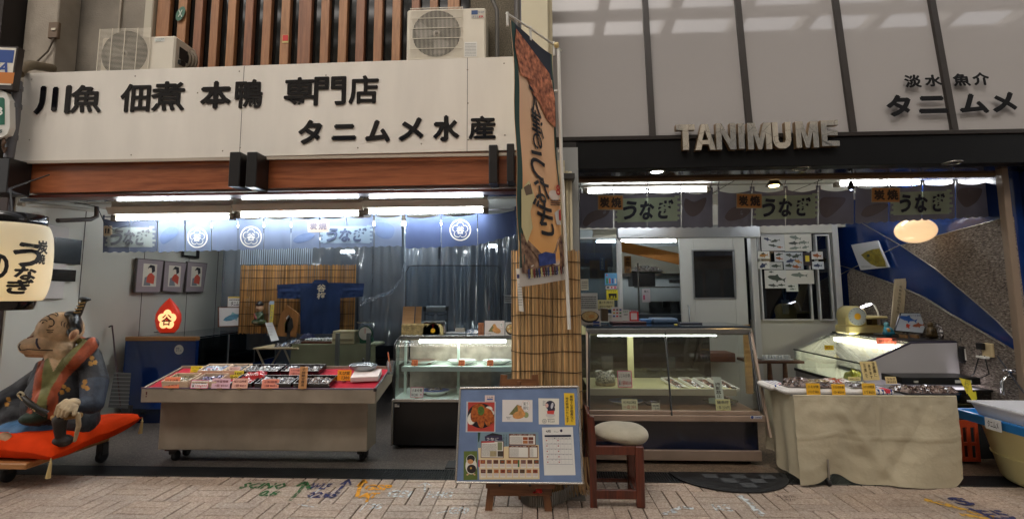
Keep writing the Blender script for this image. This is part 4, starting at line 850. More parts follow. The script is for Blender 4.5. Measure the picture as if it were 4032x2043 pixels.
# ============================================================ LEFT EDGE: card signs, pipes, lantern
w = MB(); t = thing('card_sign', 'white, blue and orange card sign cut off by the left edge of the photo', 'sign', A(10, 170, 3.9))
P = Plane(A(0, 170, 3.9), (1, .06, -.04), (.0, 0, 1)); P.rect(w, -60, 118, 46, 222, flat((50, 42, 38), .4), -.06, .06); part(w, 'box', t)
w = MB(); P.rect(w, -58, 122, 42, 212, flat((220, 214, 200), .4), .001, .003); P.rect(w, -58, 128, 38, 156, flat((34, 70, 140)), .005); P.rect(w, -58, 184, 38, 208, flat((196, 116, 38)), .005); P.text(w, 'VISA', -52, 159, 24, 181, flat((40, 70, 140)), .006, .03, .3); part(w, 'face', t)
w = MB(); t = thing('card_sign', 'white rounded card sign with a green block below the blue and orange sign', 'sign', A(0, 290, 3.92))
P = Plane(A(0, 290, 3.92), (1, .06, -.03), (0, 0, 1)); pts = [(-70, 228), (0, 226), (16, 234), (24, 252), (25, 320), (18, 338), (4, 346), (-70, 350)]; v = [P.h(x, y, 0) for x, y in pts]; w.poly(v, flat((214, 212, 204), .4), -P.n * .05); part(w, 'box', t)
w = MB(); P.quad(w, [(-60, 246), (8, 246), (12, 250), (12, 314), (-60, 318)], flat((16, 96, 72)), .002); P.text(w, 'JCB', -50, 270, 10, 296, flat((230, 230, 224)), .004, .03); P.text(w, 'Cards', -46, 322, 8, 334, flat((30, 60, 60)), .003, .02); part(w, 'face', t)
w = MB(); gp = flat((100, 100, 104), .5); w.tube([A(44, 205, 4.0), A(38, 300, 4.0), A(22, 398, 4.0)], .035, gp, 12)
for x, y in ((43, 222), (40, 268), (30, 345)): q = A(x, y, 4.0); w.tube([q + Vector((0, 0, -.02)), q + Vector((0, 0, .02))], .042, gp, 12)
w.tube([A(46, 185, 4.05), A(56, 172, 4.1), A(80, 164, 4.3), A(130, 172, 4.6)], .045, flat((120, 108, 88), .35, metal=.4), 12); one(w, 'conduit', 'grey vertical conduit with a bent duct at the left end of the cream sign', 'pipe')
w = MB(); q = A(8, 355, 3.95)
for k in range(4): w.tube([A(8 + 4 * math.sin(k), 345, 3.95), A(14 - 3 * k, 358 + 3 * k, 3.93), A(6 + 2 * k, 372, 3.95), A(12 + 2 * k, 385 - 4 * k, 3.95)], .006, flat((96, 70, 50)), 5)
one(w, 'wire_tangle', 'knotted brown wires under the round card sign', 'wire')
lc = A(20, 660, 3.65); LR, LH = .262, .60; z0l, z1l = lc.z - LH / 2, lc.z + LH / 2
t = thing('paper_lantern', 'large pale paper lantern with brushed black characters at the left edge', 'lantern', (lc.x, lc.y, z0l))
pap = mt('lantern paper', (236, 230, 210), .7, trans=.3, emit=((1, .86, .55), .03))
def lrad(h): h = max(0, min(1, h)); return LR * (.80 + .20 * (1 - abs(2 * h - 1) ** 2.6) ** .6)
prof = []
NR = 40
for i in range(NR * 2 + 1): h = i / (NR * 2); prof.append((lrad(h) - (.004 if i % 2 == 0 else 0), z0l + h * LH))
w = MB(); w.lathe(prof, pap, (lc.x, lc.y, 0), 48); part(w, 'shade', t)
w = MB(); w.lathe([(LR * .78, z1l - .01), (LR * .8, z1l), (LR * .8, z1l + .075), (LR * .74, z1l + .08)], flat((14, 14, 18), .15), (lc.x, lc.y, 0), 40); part(w, 'top_ring', t)
w = MB(); w.lathe([(LR * .62, z0l - .07), (LR * .66, z0l - .065), (LR * .72, z0l + .01)], flat((14, 14, 18), .15), (lc.x, lc.y, 0), 40); part(w, 'bottom_ring', t)
w = MB(); w.lathe([(0, z0l + .12), (.045, z0l + .15), (.05, z0l + .2), (0, z0l + .25)], mt('lantern bulb', (255, 220, 150), .4, emit=((1, .7, .35), 10)), (lc.x, lc.y, 0), 16); part(w, 'bulb', t)
w = MB(); w.tube([(lc.x, lc.y, z1l + .08), (lc.x - .1, lc.y + .05, z1l + .3), (lc.x - .15, lc.y + .4, z1l + .5)], .006, flat((40, 40, 40)), 6); part(w, 'cord', t)
def cyl_text(mb, s, x0, y0, x1, y1, bold=.01, kk=.004):
 best = None
 for k in range(-60, 120):
  a = k * .02; p = Vector((lc.x + LR * math.sin(a), lc.y - LR * math.cos(a), 0)); d = p - CAMP; zz = d.dot(FX)
  d.z = (1.45 + 0) * 0 + (lc.z - 1.45); zz = d.dot(FX); px = (2016 + FPX * d.dot(RX) / zz) / KP
  e = abs(px - (x0 + x1) / 2)
  if best is None or e < best[0]: best = (e, a)
 a0 = best[1]; zc = lc.z + ((A(40, 660, 3.5).z) - A(40, (y0 + y1) / 2, 3.5).z) * -1; za, zb2 = A(40, y0, 3.45).z, A(40, y1, 3.45).z
 ww = (x1 - x0) / 300 / max(math.cos(a0 - .75) , .25); v, f, W, H = textmesh(s, bold, 0)
 for dx, dz in ((0, 0), (kk, 0), (-kk, 0), (0, kk), (0, -kk)):
  out = []
  for p in v:
   s_ = p[0] / W * ww + dx; z = (za + zb2) / 2 + p[1] / H * (za - zb2) + dz; a = a0 + s_ / LR; rr = lrad((z - z0l) / LH) + .0025 + abs(dx) * .1 + abs(dz) * .15
   out.append((lc.x + rr * math.sin(a), lc.y - rr * math.cos(a), z))
  mb.add(out, f, ink)
w = MB(); cyl_text(w, 'う', 48, 608, 92, 668, kk=.006); cyl_text(w, 'な', 52, 670, 86, 702, kk=.005); cyl_text(w, 'ぎ', 38, 702, 80, 738, kk=.005); cyl_text(w, '炭', 96, 598, 112, 632, kk=.003); cyl_text(w, '焼', 94, 634, 108, 660, kk=.003); cyl_text(w, 'の', -18, 640, 12, 700, kk=.005); part(w, 'lettering', t)
w = MB(); w.tube([AX(145, 555, -4.6), AX(228, 552, -4.6), AX(243, 545, -4.6), AX(244, 520, -4.6)], .022, flat((62, 52, 46), .4), 10); w.tube([AX(60, 515, -4.8), AX(150, 520, -4.8), AX(240, 530, -4.8)], .02, flat((170, 164, 150), .5), 8)
w.tube([A(170, 505, 4.6), A(245, 520, 4.75), A(262, 560, 4.8), A(285, 578, 4.82), A(330, 565, 4.82), A(350, 550, 4.8)], .004, flat((40, 50, 60)), 5); one(w, 'water_pipe', 'brown pipe with white conduit and loose cable at the top of the left side wall', 'pipe')
ORD = 'first second third fourth fifth sixth seventh eighth ninth tenth eleventh twelfth'.split()
steel = mt('worn steel', (156, 144, 128), .45, metal=.3, n=(3.2, .28, 7), bump=(7, .12)); steeld = mt('steel rim', (88, 80, 78), .35, metal=.6)
SS = mt('stainless', (176, 176, 172), .25, metal=.9, n=(5, .1)); rubber = flat((20, 20, 22), .6)
KS = .235; CN = Vector((0, -KS, 1)).normalized()
class SlopeTop:      # sloping red-cloth top of the counter
 z0, y0 = .672, 4.1
 def at(s, x, y, off=0): return hit(x, y, (0, s.y0, s.z0 + off), CN)
ST = SlopeTop()
t = thing('steel_counter', 'long worn stainless steel counter on castors with a red cloth top', 'counter', (-2.35, 4.3, 0))
XL, XR = -3.325, -1.315; YBK = 4.56
w = MB(); w.box(-3.30, -1.445, 4.30, 4.54, .112, .57, steel, .006); part(w, 'body', t)
def zt_(y): return .672 + KS * (y - 4.1)
w = MB(); w.box(XL, XR, 4.10, 4.125, .555, .668, steel, .005)
for xx in (XL, XR - .02): w.poly([(xx, 4.126, .56), (xx, YBK, .66), (xx, YBK, zt_(YBK)), (xx, 4.126, zt_(4.126))], steel, (.02, 0, 0))
w.poly([(XL, YBK, .7), (XR, YBK, .7), (XR, YBK, zt_(YBK) + .012), (XL, YBK, zt_(YBK) + .012)], steel, (0, .02, 0)); part(w, 'tray_rim', t)
w = MB(); w.tube([(XL, 4.105, .674), (XR, 4.105, .674)], .008, flat((96, 78, 92), .35), 8); w.tube([(XR - .008, 4.1, .674), (XR - .008, YBK, zt_(YBK) + .004)], .01, flat((46, 34, 38), .35), 8); w.box(XR - .02, XR + .006, 4.093, 4.12, .655, .684, flat((40, 28, 32), .4), .004); part(w, 'edge_trim', t)
redc = mt('red cloth', (168, 14, 40), .9, n=(6, .25), bump=(14, .5))
w = MB(); w.sheet(lambda u, v: (XL + .02 + u * (XR - XL - .05), 4.127 + v * (YBK - 4.13), zt_(4.127 + v * (YBK - 4.13)) - .012 + .004 * noise.noise(Vector((u * 9, v * 4, 0))) + .003 * math.sin(v * 26 + u * 3)), 60, 14, redc); part(w, 'cloth', t)
for x, y in ((-3.2, 4.36), (-1.54, 4.42), (-3.2, 4.5), (-1.54, 4.5)):
 w = MB(); w.box(x - .05, x + .05, y - .04, y + .04, .095, .113, steeld); w.box(x - .025, x + .025, y - .03, y + .03, .06, .096, flat((60, 56, 54), .4, metal=.5), .006); w.lathe([(.03, -.018), (.042, -.014), (.042, .014), (.03, .018)], rubber, n=18, M=Matrix.Translation((x + .01, y + .02, .042)) @ Matrix.Rotation(PI / 2, 4, 'Y')); part(w, 'castor', t)
w = MB(); w.box(-3.28, -3.27, 4.098, 4.101, .62, .645, flat((92, 30, 30))); w.box(-3.28, -3.272, 4.098, 4.101, .6, .612, flat((92, 30, 30))); part(w, 'stain', t)
lac = mt('lacquer black', (24, 14, 16), .22, coat=.4); laci = mt('lacquer red brown', (84, 22, 24), .3, coat=.3); bal = wood('balsa', (196, 168, 140), (216, 190, 164), .6, 'x')
SLM = lambda p: Matrix.Translation(p) @ Vector((0, 0, 1)).rotation_difference(CN).to_matrix().to_4x4()
def crate(x0, x1, y, dep, hh, out, inn, cont, label, name, cat, grp, th=.008, seed=0, npk=4, skew=0):
 """tray whose front-bottom edge runs x0..x1 (photo px) at height y px, depth dep metres, on the sloping top"""
 a, b = ST.at(x0, y), ST.at(x1, y); W = b.x - a.x; p = (a + b) / 2; M = SLM(p) @ Matrix.Rotation(skew, 4, 'Z')
 t = thing(name, label, cat, p, grp); w = MB(M=M)
 w.box(-W / 2, W / 2, 0, th, 0, hh, out, .002); w.box(-W / 2, W / 2, dep - th, dep, 0, hh, out, .002); w.box(-W / 2, -W / 2 + th, th, dep - th, 0, hh, out); w.box(W / 2 - th, W / 2, th, dep - th, 0, hh, out)
 w.box(-W / 2 + th, W / 2 - th, th, dep - th, 0, .006, inn); part(w, 'tray', t)
 R = random.Random(seed)
 for k in range(npk):
  w = MB(M=M); cx = -W / 2 + th + (W - 2 * th) * (k + .5) / npk; rumple(w, (cx, dep / 2, .008), (W - 2 * th) / npk * 1.06, dep - 2.4 * th, hh * .95, cont, seed * 11 + k, R.uniform(-.08, .08)); part(w, 'food_packet', t)
 return t, M, W
gb = 'lacquered trays of packed fish on the red cloth'; gw = 'thin wooden boxes of packets on the red cloth'
crate(407, 474, 976, .185, .06, bal, bal, film_kraft, 'thin wooden box of tan paper packets at the left end of the red cloth', 'wooden_box', 'box', gw, seed=1, npk=5)
crate(482, 546, 976, .185, .058, bal, bal, film_purple, 'thin wooden box of purple bean packets, second from the left', 'wooden_box', 'box', gw, seed=2, npk=2)
crate(578, 633, 976, .185, .045, lac, laci, film_red, 'small black tray filled with red snack packets', 'lacquer_tray', 'tray', gb, seed=3, npk=2)
crate(640, 732, 976, .185, .042, lac, laci, film_silver, 'black lacquered tray of silver fish packets behind the peach card', 'lacquer_tray', 'tray', gb, seed=4, npk=3)
crate(737, 829, 976, .185, .042, lac, laci, film_brown, 'black lacquered tray of brown packets at the front right, behind the tall tan card', 'lacquer_tray', 'tray', gb, seed=5, npk=3)
crate(600, 700, 944, .17, .042, lac, laci, film_silver, 'red-rimmed black tray of silver fish packets in the back row', 'lacquer_tray', 'tray', gb, seed=6, npk=3)
crate(706, 802, 944, .17, .042, lac, laci, film_silver, 'black tray of small fish packets at the right end of the back row', 'lacquer_tray', 'tray', gb, seed=7, npk=3)
crate(497, 560, 944, .17, .045, bal, bal, film_blue, 'pale box of blue and white packets at the back left of the red cloth', 'wooden_box', 'box', gw, seed=8, npk=3)
crate(563, 610, 944, .17, .045, bal, bal, film_silver, 'narrow wooden box at the back beside the blue and white packets', 'wooden_box', 'box', gw, seed=9, npk=2)
w = MB(); a = ST.at(642, 957); rumple(w, a + Vector((0, 0, .035)), .17, .13, .05, mt('red snack bag', (176, 30, 34), .2, coat=.6, n=(9, .3)), 31, .3, CN)
q = F(a + Vector((0, -.062, .066)), (1, .1, .03), (-.03, .55, 1)); w.text('Calorie', q, .12, .03, flat((226, 210, 210)), .01, .2); one(w, 'snack_bag', 'shiny red snack bag lying across the black trays', 'bag')
foam = mt('foam', (226, 214, 210), .8, n=(20, .04)); p = (ST.at(882, 964) + ST.at(958, 956)) / 2
w = MB(M=SLM(ST.at(916, 960)) @ Matrix.Rotation(.12, 4, 'Z')); w.box(-.115, .12, 0, .17, 0, .045, foam, .004); one(w, 'foam_box', 'flat white foam box at the right end of the red cloth', 'box')
pb = ST.at(908, 948) + Vector((0, .05, .045)); t = thing('glass_dish', 'oval glass dish with a shiny lid on the white foam box', 'dish', pb)
w = MB(); w.lathe([(.05, 0), (.085, .008), (.11, .035), (.118, .05)], mt('dish silver', (150, 158, 162), .15, metal=.6), pb, 28, sx=1.15, sy=.75); part(w, 'bowl', t)
w = MB(); w.lathe([(.118, .052), (.1, .066), (.05, .078), (0, .082)], glass('lid glass', (215, 225, 225), .22), pb, 28, sx=1.15, sy=.75); part(w, 'lid', t)
w = MB(); w.lathe([(.008, .08), (.012, .095), (.007, .11), (0, .112)], flat((20, 20, 22), .3), pb, 12); part(w, 'knob', t)
w = MB(); rumple(w, pb + Vector((0, 0, .045)), .17, .1, .015, film_brown, 51); part(w, 'food', t)
w = MB(); p = ST.at(983, 940); w.lathe([(.028, 0), (.036, .11), (.037, .112), (.034, .108), (.026, .003)], glass('cup plastic', (236, 240, 244), .16), p, 20)
w.tube([p + Vector((0, 0, .02)), p + Vector((-.03, 0, .19))], .006, flat((190, 100, 60)), 8); one(w, 'plastic_cup', 'clear plastic cup with an orange stirrer beside the display case', 'cup')
PK = (236, 152, 138); LI = (226, 186, 200); YE = (232, 212, 40); pg = 'handwritten price cards on the red cloth'
def pcard(x0, y0, x1, y1, colr, lines, label, back=0, **k):
 a, b = ST.at(x0, y1), ST.at(x1, y1); p = (a + b) / 2 + Vector((0, -back, .0)); w_ = b.x - a.x; h_ = (y1 - y0) / 1233 * p.y * 1.03
 card(p, w_, h_, colr, lines, label, pg, **k)
TX1 = lambda a, b, c=(120, 40, 40), c2=(120, 40, 40): [(a, .6, .82, c, .12, .9), (b, .2, .44, c2, .2, .9)]
pcard(411, 949, 452, 976, (240, 140, 100), TX1('小えび煮', '1袋 ¥550'), 'orange-pink price card at the far left of the red cloth', .01, yaw=-.05)
pcard(480, 956, 524, 977, (236, 226, 226), [('しじみ佃煮', .58, .86, (60, 50, 60)), ('¥', .15, .5, (60, 50, 60), .08, .22), ('100g500', .18, .46, (200, 40, 60), .28, .95)], 'white price card with a bright pink border', .01, border=(222, 48, 130))
pcard(533, 952, 579, 977, LI, TX1('昆布豆佃煮', '1袋 ¥500'), 'lilac price card left of the peach one in the front row', .012)
pcard(584, 952, 624, 977, (232, 178, 160), TX1('鮎の山椒煮', '1袋 ¥850'), 'peach price card in front of the small red snack tray', .012)
pcard(660, 954, 701, 977, (238, 152, 130), TX1('小鮎佃煮', '1袋 ¥650'), 'salmon pink price card in front of the middle black tray', .012, yaw=.1)
pcard(728, 926, 762, 945, PK, TX1('うろり佃煮', '1袋 ¥1000'), 'salmon pink price card leaning on the back row black tray', .01)
pcard(753, 924, 773, 977, (196, 142, 92), [(c, .82 - .14 * i, .93 - .14 * i, (40, 26, 20), .3, .72) for i, c in enumerate('子持鯉甘露煮')], 'tall narrow tan card with vertical black writing', .02, tilt=.1)
pcard(847, 932, 882, 958, (240, 148, 24), [('えび豆', .58, .86, (60, 36, 20)), ('1300', .14, .46, (60, 30, 20), .35, .9)], 'bright orange price card reading 1300', .0)
pcard(631, 927, 665, 936, LI, [('わかさぎ 500', .3, .7, (130, 60, 60))], 'low pink card lying before the back row of trays', -.06)
pcard(478, 921, 508, 937, YE, TX1('ごり煮', '100g 400', (90, 80, 20), (90, 80, 20)), 'small bright yellow price card at the back left corner', .0)
pcard(518, 926, 547, 940, LI, TX1('えび', '1袋400'), 'small lilac card on the blue and white packets', .0)
pcard(574, 923, 602, 943, (228, 190, 182), TX1('赤こんにゃく', '1袋 100'), 'pale pink card in the back row above the yellow slip', .0)
pcard(592, 932, 615, 944, (226, 206, 60), [('100', .2, .7, (50, 40, 20))], 'yellow slip reading 100 in front of the pale pink card', .02)
pcard(571, 943, 610, 953, (226, 206, 60), [('1003', .2, .8, (50, 40, 20))], 'yellow slip lying above the peach card', .01)
# ============================================================ LEFT DISPLAY CASE (curved glass)
cx0, cx1, cy0, cy1 = -1.37, -.14, 4.76, 5.34
t = thing('display_case', 'refrigerated display case with curved glass and black base beside the pillar', 'display case', ((cx0 + cx1) / 2, 5.0, 0))
bkp = mt('case black', (14, 14, 16), .28, n=(3, .2)); gls = glass('case glass', (248, 253, 251), .07); mint = mt('case interior', (204, 222, 212), .35)
w = MB(); w.box(cx0 + .02, cx1, cy0, cy1, .03, .44, bkp, .006); w.box(cx0, cx0 + .02, cy0 - .01, cy1, .03, .45, SS, .003); part(w, 'base', t)
w = MB(); w.box(cx0 + .03, cx0 + .075, cy0 - .003, cy0, .385, .415, flat((220, 220, 216))); w.box(cx0 + .055, cx0 + .075, cy0 - .0045, cy0 - .002, .402, .413, flat((30, 50, 90))); part(w, 'maker_label', t)
w = MB(); w.box(cx0 + .01, cx1, cy0 - .01, cy1, .441, .458, mint, .003); w.box(cx0 + .01, cx1, cy0 - .02, cy0 - .0105, .435, .462, SS, .002); part(w, 'deck', t)
w = MB(); w.box(cx0 + .03, cx1, cy1 - .02, cy1, .458, .98, mt('case mirror', (186, 172, 158), .3, metal=.1, n=(9, .35))); part(w, 'back_panel', t)
w = MB(); w.sheet(lambda u, v: (cx0 + .025 + u * (cx1 - cx0 - .025), cy0 + (0 if v < .55 else .22 * (1 - math.cos((v - .55) / .45 * PI / 2))), .46 + (v * .88 if v < .55 else .484 + .075 * math.sin((v - .55) / .45 * PI / 2)) * 1.0), 2, 20, gls)
part(w, 'front_glass', t)
w = MB()
prf = [(cy0 + (0 if v < .55 else .22 * (1 - math.cos((v - .55) / .45 * PI / 2))), .46 + (v * .88 if v < .55 else .484 + .075 * math.sin((v - .55) / .45 * PI / 2))) for v in [k / 20 for k in range(21)]]
w.tube([(cx0 + .02, y, z) for y, z in prf] + [(cx0 + .02, cy1, 1.02)], .012, flat((24, 24, 26), .3), 8); part(w, 'side_rim', t)
w = MB(); w.poly([(cx0 + .02, y, z) for y, z in prf] + [(cx0 + .02, cy1 - .02, 1.019), (cx0 + .02, cy1 - .02, .46)], gls); part(w, 'side_glass', t)
w = MB(); w.box(cx0 + .01, cx1, cy0 + .2, cy1 + .05, 1.02, 1.038, mt('case top', (70, 84, 88), .2, metal=.3), .004); w.box(cx0 + .01, cx1, cy0 + .19, cy0 + .2, 1.0, 1.04, SS, .002); part(w, 'top_plate', t)
w = MB(); w.box(cx0 + .06, cx1 - .01, cy0 + .11, cy1 - .03, .735, .745, mint, .002); w.box(cx0 + .06, cx1 - .01, cy0 + .098, cy0 + .11, .70, .75, mt('shelf lip', (176, 190, 186), .3, metal=.3), .003); part(w, 'shelf', t)
w = MB(); a = A(1163, 900, cy0 + .1)
for xx in (cx0 + .06, -.77): w.box(xx - .012, xx + .012, cy0 + .25, cy0 + .27, .46, 1.0, mint)
part(w, 'shelf_post', t)
w = MB(); w.tube([(A(1055, 870, 4.98).x, 4.99, .985), (A(1272, 870, 4.98).x, 4.99, .985)], .02, tubew, 10); part(w, 'light_tube', t)
w = MB()
for x in (-1.3, -.2):
 w.lathe([(.02, -.012), (.026, -.01), (.026, .01), (.02, .012)], rubber, n=14, M=Matrix.Translation((x, cy0 + .06, .026)) @ Matrix.Rotation(PI / 2, 4, 'Y'))
part(w, 'castor', t)
chn = mt('china', (226, 228, 224), .15, coat=.5)
def platter(p, r, sx, sy, cont, label, hh=.035, grp='platters in the left display case', rim=None, dish=chn, foodh=.03, seed=3, fn=3):
 t = thing('platter', label, 'dish', p, grp); w = MB(); w.lathe([(r * .5, 0), (r * .6, .003), (r * .92, hh * .7), (r, hh), (r * .97, hh), (r * .88, hh * .62), (r * .5, .008), (0, .008)], dish, p, 32, sx, sy)
 if rim: w.lathe([(r * .93, hh * .78), (r * 1.004, hh * 1.02), (r * .96, hh * 1.03)], rim, p, 32, sx, sy)
 part(w, 'dish', t)
 if cont:
  w = MB(); R = random.Random(seed)
  for k in range(fn): rumple(w, Vector(p) + Vector((R.uniform(-.25, .25) * r * sx, R.uniform(-.2, .2) * r * sy, .008 + .004 * k)), r * 1.1 * sx, r * .9 * sy, foodh, cont, seed + k, R.uniform(-.4, .4), n=10)
  part(w, 'food', t)
 return t
film_eel = filmmat('glazed eel', (58, 26, 14), (132, 78, 50), 18); wrapc = mt('cling film', (196, 206, 206), .1, coat=.8, bump=(30, .8), spec=.9)
for xc, lb, cc, rim in ((1062, 'white platter of brown eel at the left of the upper shelf in the left case', film_eel, flat((86, 60, 50), .3)), (1162, 'film-wrapped white platter in the middle of the upper shelf', wrapc, None), (1250, 'film-wrapped white platter at the right of the upper shelf in the left case', wrapc, None)):
 a = A(xc, 915, cy0 + .28); platter((a.x, cy0 + .28, .745), .15, 1, .75, cc, lb, .045, rim=rim, seed=int(xc))
a = A(1094, 998, 4.95); platter((a.x, 4.95, .459), .145, 1, .75, film_brown, 'blue-rimmed oval platter of small fish on the bottom of the left case', .05, rim=flat((40, 76, 150), .3), foodh=.05, seed=5, fn=4)
a = A(1174, 970, 5.18); platter((a.x, 5.18, .459), .12, 1, .6, film_silver, 'round platter at the back of the bottom deck in the left case', .04, seed=9)
a = A(1250, 970, 5.18); platter((a.x, 5.18, .459), .12, 1, .6, film_purple, 'platter of purplish beans at the back right of the left case', .04, seed=12)
cg_ = 'orange price cards in the left display case'
for x, y, lb in ((1043, 906, 'leftmost orange card on the upper shelf of the left case'), (1161, 911, 'middle orange card on the upper shelf of the left case'), (1233, 912, 'right orange card on the upper shelf of the left case')):
 a = A(x, y, cy0 + .13); card((a.x, cy0 + .13, .748), .062, .06, (240, 132, 80), [('うなぎ', .6, .85, (130, 50, 40)), ('1尾', .2, .45, (130, 50, 40))], lb, cg_)
a = A(1207, 975, 4.97); card((a.x, 4.97, .46), .07, .075, (238, 150, 96), [('ふな', .6, .85, (130, 50, 40)), ('ずし', .2, .45, (130, 50, 40))], 'orange card on the bottom deck of the left case', cg_)
a = A(1048, 1000, 4.80); card((a.x, 4.80, .46), .125, .10, (232, 230, 226), [('小あゆ煮', .56, .86, ink.diffuse_color and (60, 60, 70)), ('¥1280', .16, .44, (60, 60, 70), .08, .6), ('税', .2, .4, (200, 60, 90), .75, .9)], 'white card with a pink border at the bottom left of the left case', None, border=(220, 120, 150))
pp = lambda x, Y, z=1.04: Vector((A(x, 845, Y).x, Y, z))
def photo_card(x0, y0, x1, y1, Y, colr, label, draw, name='photo_stand', cat='photo card', z=1.04, tilt=.15):
 a, b = A(x0, y1, Y), A(x1, y0, Y); w_ = b.x - a.x; h_ = b.z - a.z; p = ((a.x + b.x) / 2, Y, a.z); M = Matrix.Translation(p) @ Matrix.Rotation(-tilt, 4, 'X'); w = MB(M=M)
 w.box(-w_ / 2, w_ / 2, 0, .005, 0, h_, flat(colr, .35)); FM = Matrix(((1, 0, 0, 0), (0, 0, -1, -.0012), (0, 1, 0, 0), (0, 0, 0, 1))); draw(w, FM, w_, h_); return tag(w.build(name), label, cat)
def ell(w, FM, cx, cz, rx, rz, m, off=0, rot=0, n=20):
 w.add([(cx + rx * math.cos(a) * math.cos(rot) - rz * math.sin(a) * math.sin(rot), cz + rx * math.cos(a) * math.sin(rot) + rz * math.sin(a) * math.cos(rot), off) for a in [2 * PI * k / n for k in range(n)]], [tuple(range(n))], m, M=FM)
def polyf(w, FM, pts, m, off=0): w.add([(x, z, off) for x, z in pts], [tuple(range(len(pts)))], m, M=FM)
fried = mt('fried golden', (206, 146, 84), .6, n=(60, .3)); leafg = mt('rice green', (120, 118, 72), .6, n=(50, .3)); soupm = mt('soup', (214, 184, 128), .4, n=(60, .35), c2=(180, 140, 84)); bowlk = flat((44, 36, 32), .3)
def draw_rice(w, FM, a, b):
 polyf(w, FM, [(-a * .32, b * .3), (-a * .05, b * .8), (a * .16, b * .5), (0, b * .25)], leafg, .0002); ell(w, FM, a * .1, b * .36, a * .22, b * .18, fried, .0004, -.3)
 polyf(w, FM, [(-a * .1, b * .72), (a * .02, b * .8), (a * .18, b * .42), (0, b * .4)], fried, .0006); w.text('うなぎ飯', FM @ Matrix.Translation((-a * .3, b * .14, .0005)), a * .24, b * .07, ink, 0, 0, 1e-5)
 ell(w, FM, a * .34, b * .72, a * .1, b * .2, flat((214, 170, 160)), .0002); ell(w, FM, a * .34, b * .72, a * .09, b * .185, flat((232, 228, 222)), .0004); w.text('炭焼\n一串', FM @ Matrix.Translation((a * .34, b * .72, .0007)), a * .1, b * .2, ink, 0, 0, 1e-5)
def draw_soup(w, FM, a, b):
 ell(w, FM, 0, b * .5, a * .46, b * .4, bowlk, .0002); ell(w, FM, 0, b * .54, a * .40, b * .32, soupm, .0004)
 for k in range(9): ell(w, FM, a * .25 * math.sin(k * 2.4), b * (.54 + .16 * math.cos(k * 1.9)), a * .09, b * .06, flat((228, 216, 180)) if k % 2 else flat((204, 154, 92)), .0006 + .0001 * k, k)
 ell(w, FM, a * .02, b * .6, a * .06, b * .04, flat((90, 120, 60)), .0018)
photo_card(1219, 806, 1269, 845, 4.99, (216, 206, 200), 'photo card of a fried rice snack on the left display case', draw_rice)
photo_card(1271, 810, 1299, 846, 4.99, (200, 196, 190), 'photo card of a white bowl of soup beside the reed screen', draw_soup)
w = MB(); a, b = A(1203, 846, 5.0), A(1217, 812, 5.0); w.box(a.x, b.x, 5.0, 5.03, a.z, b.z, wood('card box', (150, 90, 60), (176, 120, 84))); w.text('うなぎ', F(((a.x + b.x) / 2, 4.9985, (a.z + b.z) / 2)), .018, .08, flat((80, 30, 20))); one(w, 'small_box', 'narrow reddish-brown box with writing left of the rice snack card', 'box')
crm = mt('cream enamel', (216, 200, 140), .3, coat=.3)
def kitchen_scale(p, s, label):
 t = thing('kitchen_scale', label, 'scale', p); p = Vector(p); w = MB(); w.poly([p + Vector(v) * s for v in ((-.11, 0, 0), (.11, 0, 0), (.105, 0, .1), (.08, 0, .145), (-.08, 0, .145), (-.105, 0, .1))], crm, Vector((0, .12, 0)) * s); part(w, 'body', t)
 w = MB(); M = Matrix.Translation(p + Vector((0, -.004, .075 * s))) @ Matrix.Rotation(PI / 2, 4, 'X'); w.lathe([(0, 0), (.075 * s, 0)], flat((214, 214, 206), .3), n=30, M=M); w.lathe([(0, .002), (.024 * s, .0015)], flat((220, 170, 40), .4), n=16, M=M)
 w.box(-.002, .002, 0, .062 * s, .0025, .003, flat((180, 30, 30)), M=M)
 for k in range(12): an = k * PI / 6; w.box(-.0015, .0015, .058 * s, .07 * s, .001, .0018, ink, M=M @ Matrix.Rotation(an, 4, 'Z'))
 part(w, 'dial', t); w = MB(); w.box(p.x - .11 * s, p.x + .11 * s, p.y - .01, p.y + .15 * s, p.z + .16 * s, p.z + .172 * s, SS, .003); w.box(p.x - .02, p.x + .02, p.y + .03, p.y + .06, p.z + .145 * s, p.z + .16 * s, crm); part(w, 'pan', t)
kitchen_scale(A(1089, 850, 5.1), 1.0, 'cream kitchen scale with a round dial on top of the left display case')
w = MB(); p = A(1042, 846, 5.14); bas = mt('wicker', (150, 130, 84), .8, n=(26, .5), bump=(70, .9)); w.box(p.x - .13, p.x + .15, 5.1, 5.28, p.z, p.z + .13, bas, .01); one(w, 'basket', 'low woven basket on the left display case below the clipboards', 'basket')
for k, (x0, x1) in enumerate(((1011, 1041), (1043, 1059))):
 w = MB(); a, b = A(x0, 822, 5.16 + .02 * k), A(x1, 771, 5.16 + .02 * k); w.poly([(a.x, 5.16 + .02 * k, a.z - .03), (b.x, 5.16 + .02 * k, a.z - .03), (b.x, 5.2 + .02 * k, b.z), (a.x, 5.2 + .02 * k, b.z)], wood('hardboard', (168, 128, 86), (188, 150, 106)), (0, .006, 0)); one(w, 'clipboard', ('wider left' if k == 0 else 'narrow right') + ' brown board standing in the woven basket', 'board', 'brown boards in the basket')
t = thing('film_dispenser', 'roll of cling film on a thin black wire stand', 'dispenser', A(1097, 822, 5.3)); p = A(1098, 777, 5.3)
w = MB(); w.lathe([(.034, -.105), (.034, .105)], mt('film roll', (206, 210, 212), .25), n=20, M=Matrix.Translation(p) @ Matrix.Rotation(PI / 2, 4, 'Y')); part(w, 'film_roll', t)
w = MB(); wm = flat((24, 24, 26), .4); z0 = A(1097, 846, 5.3).z
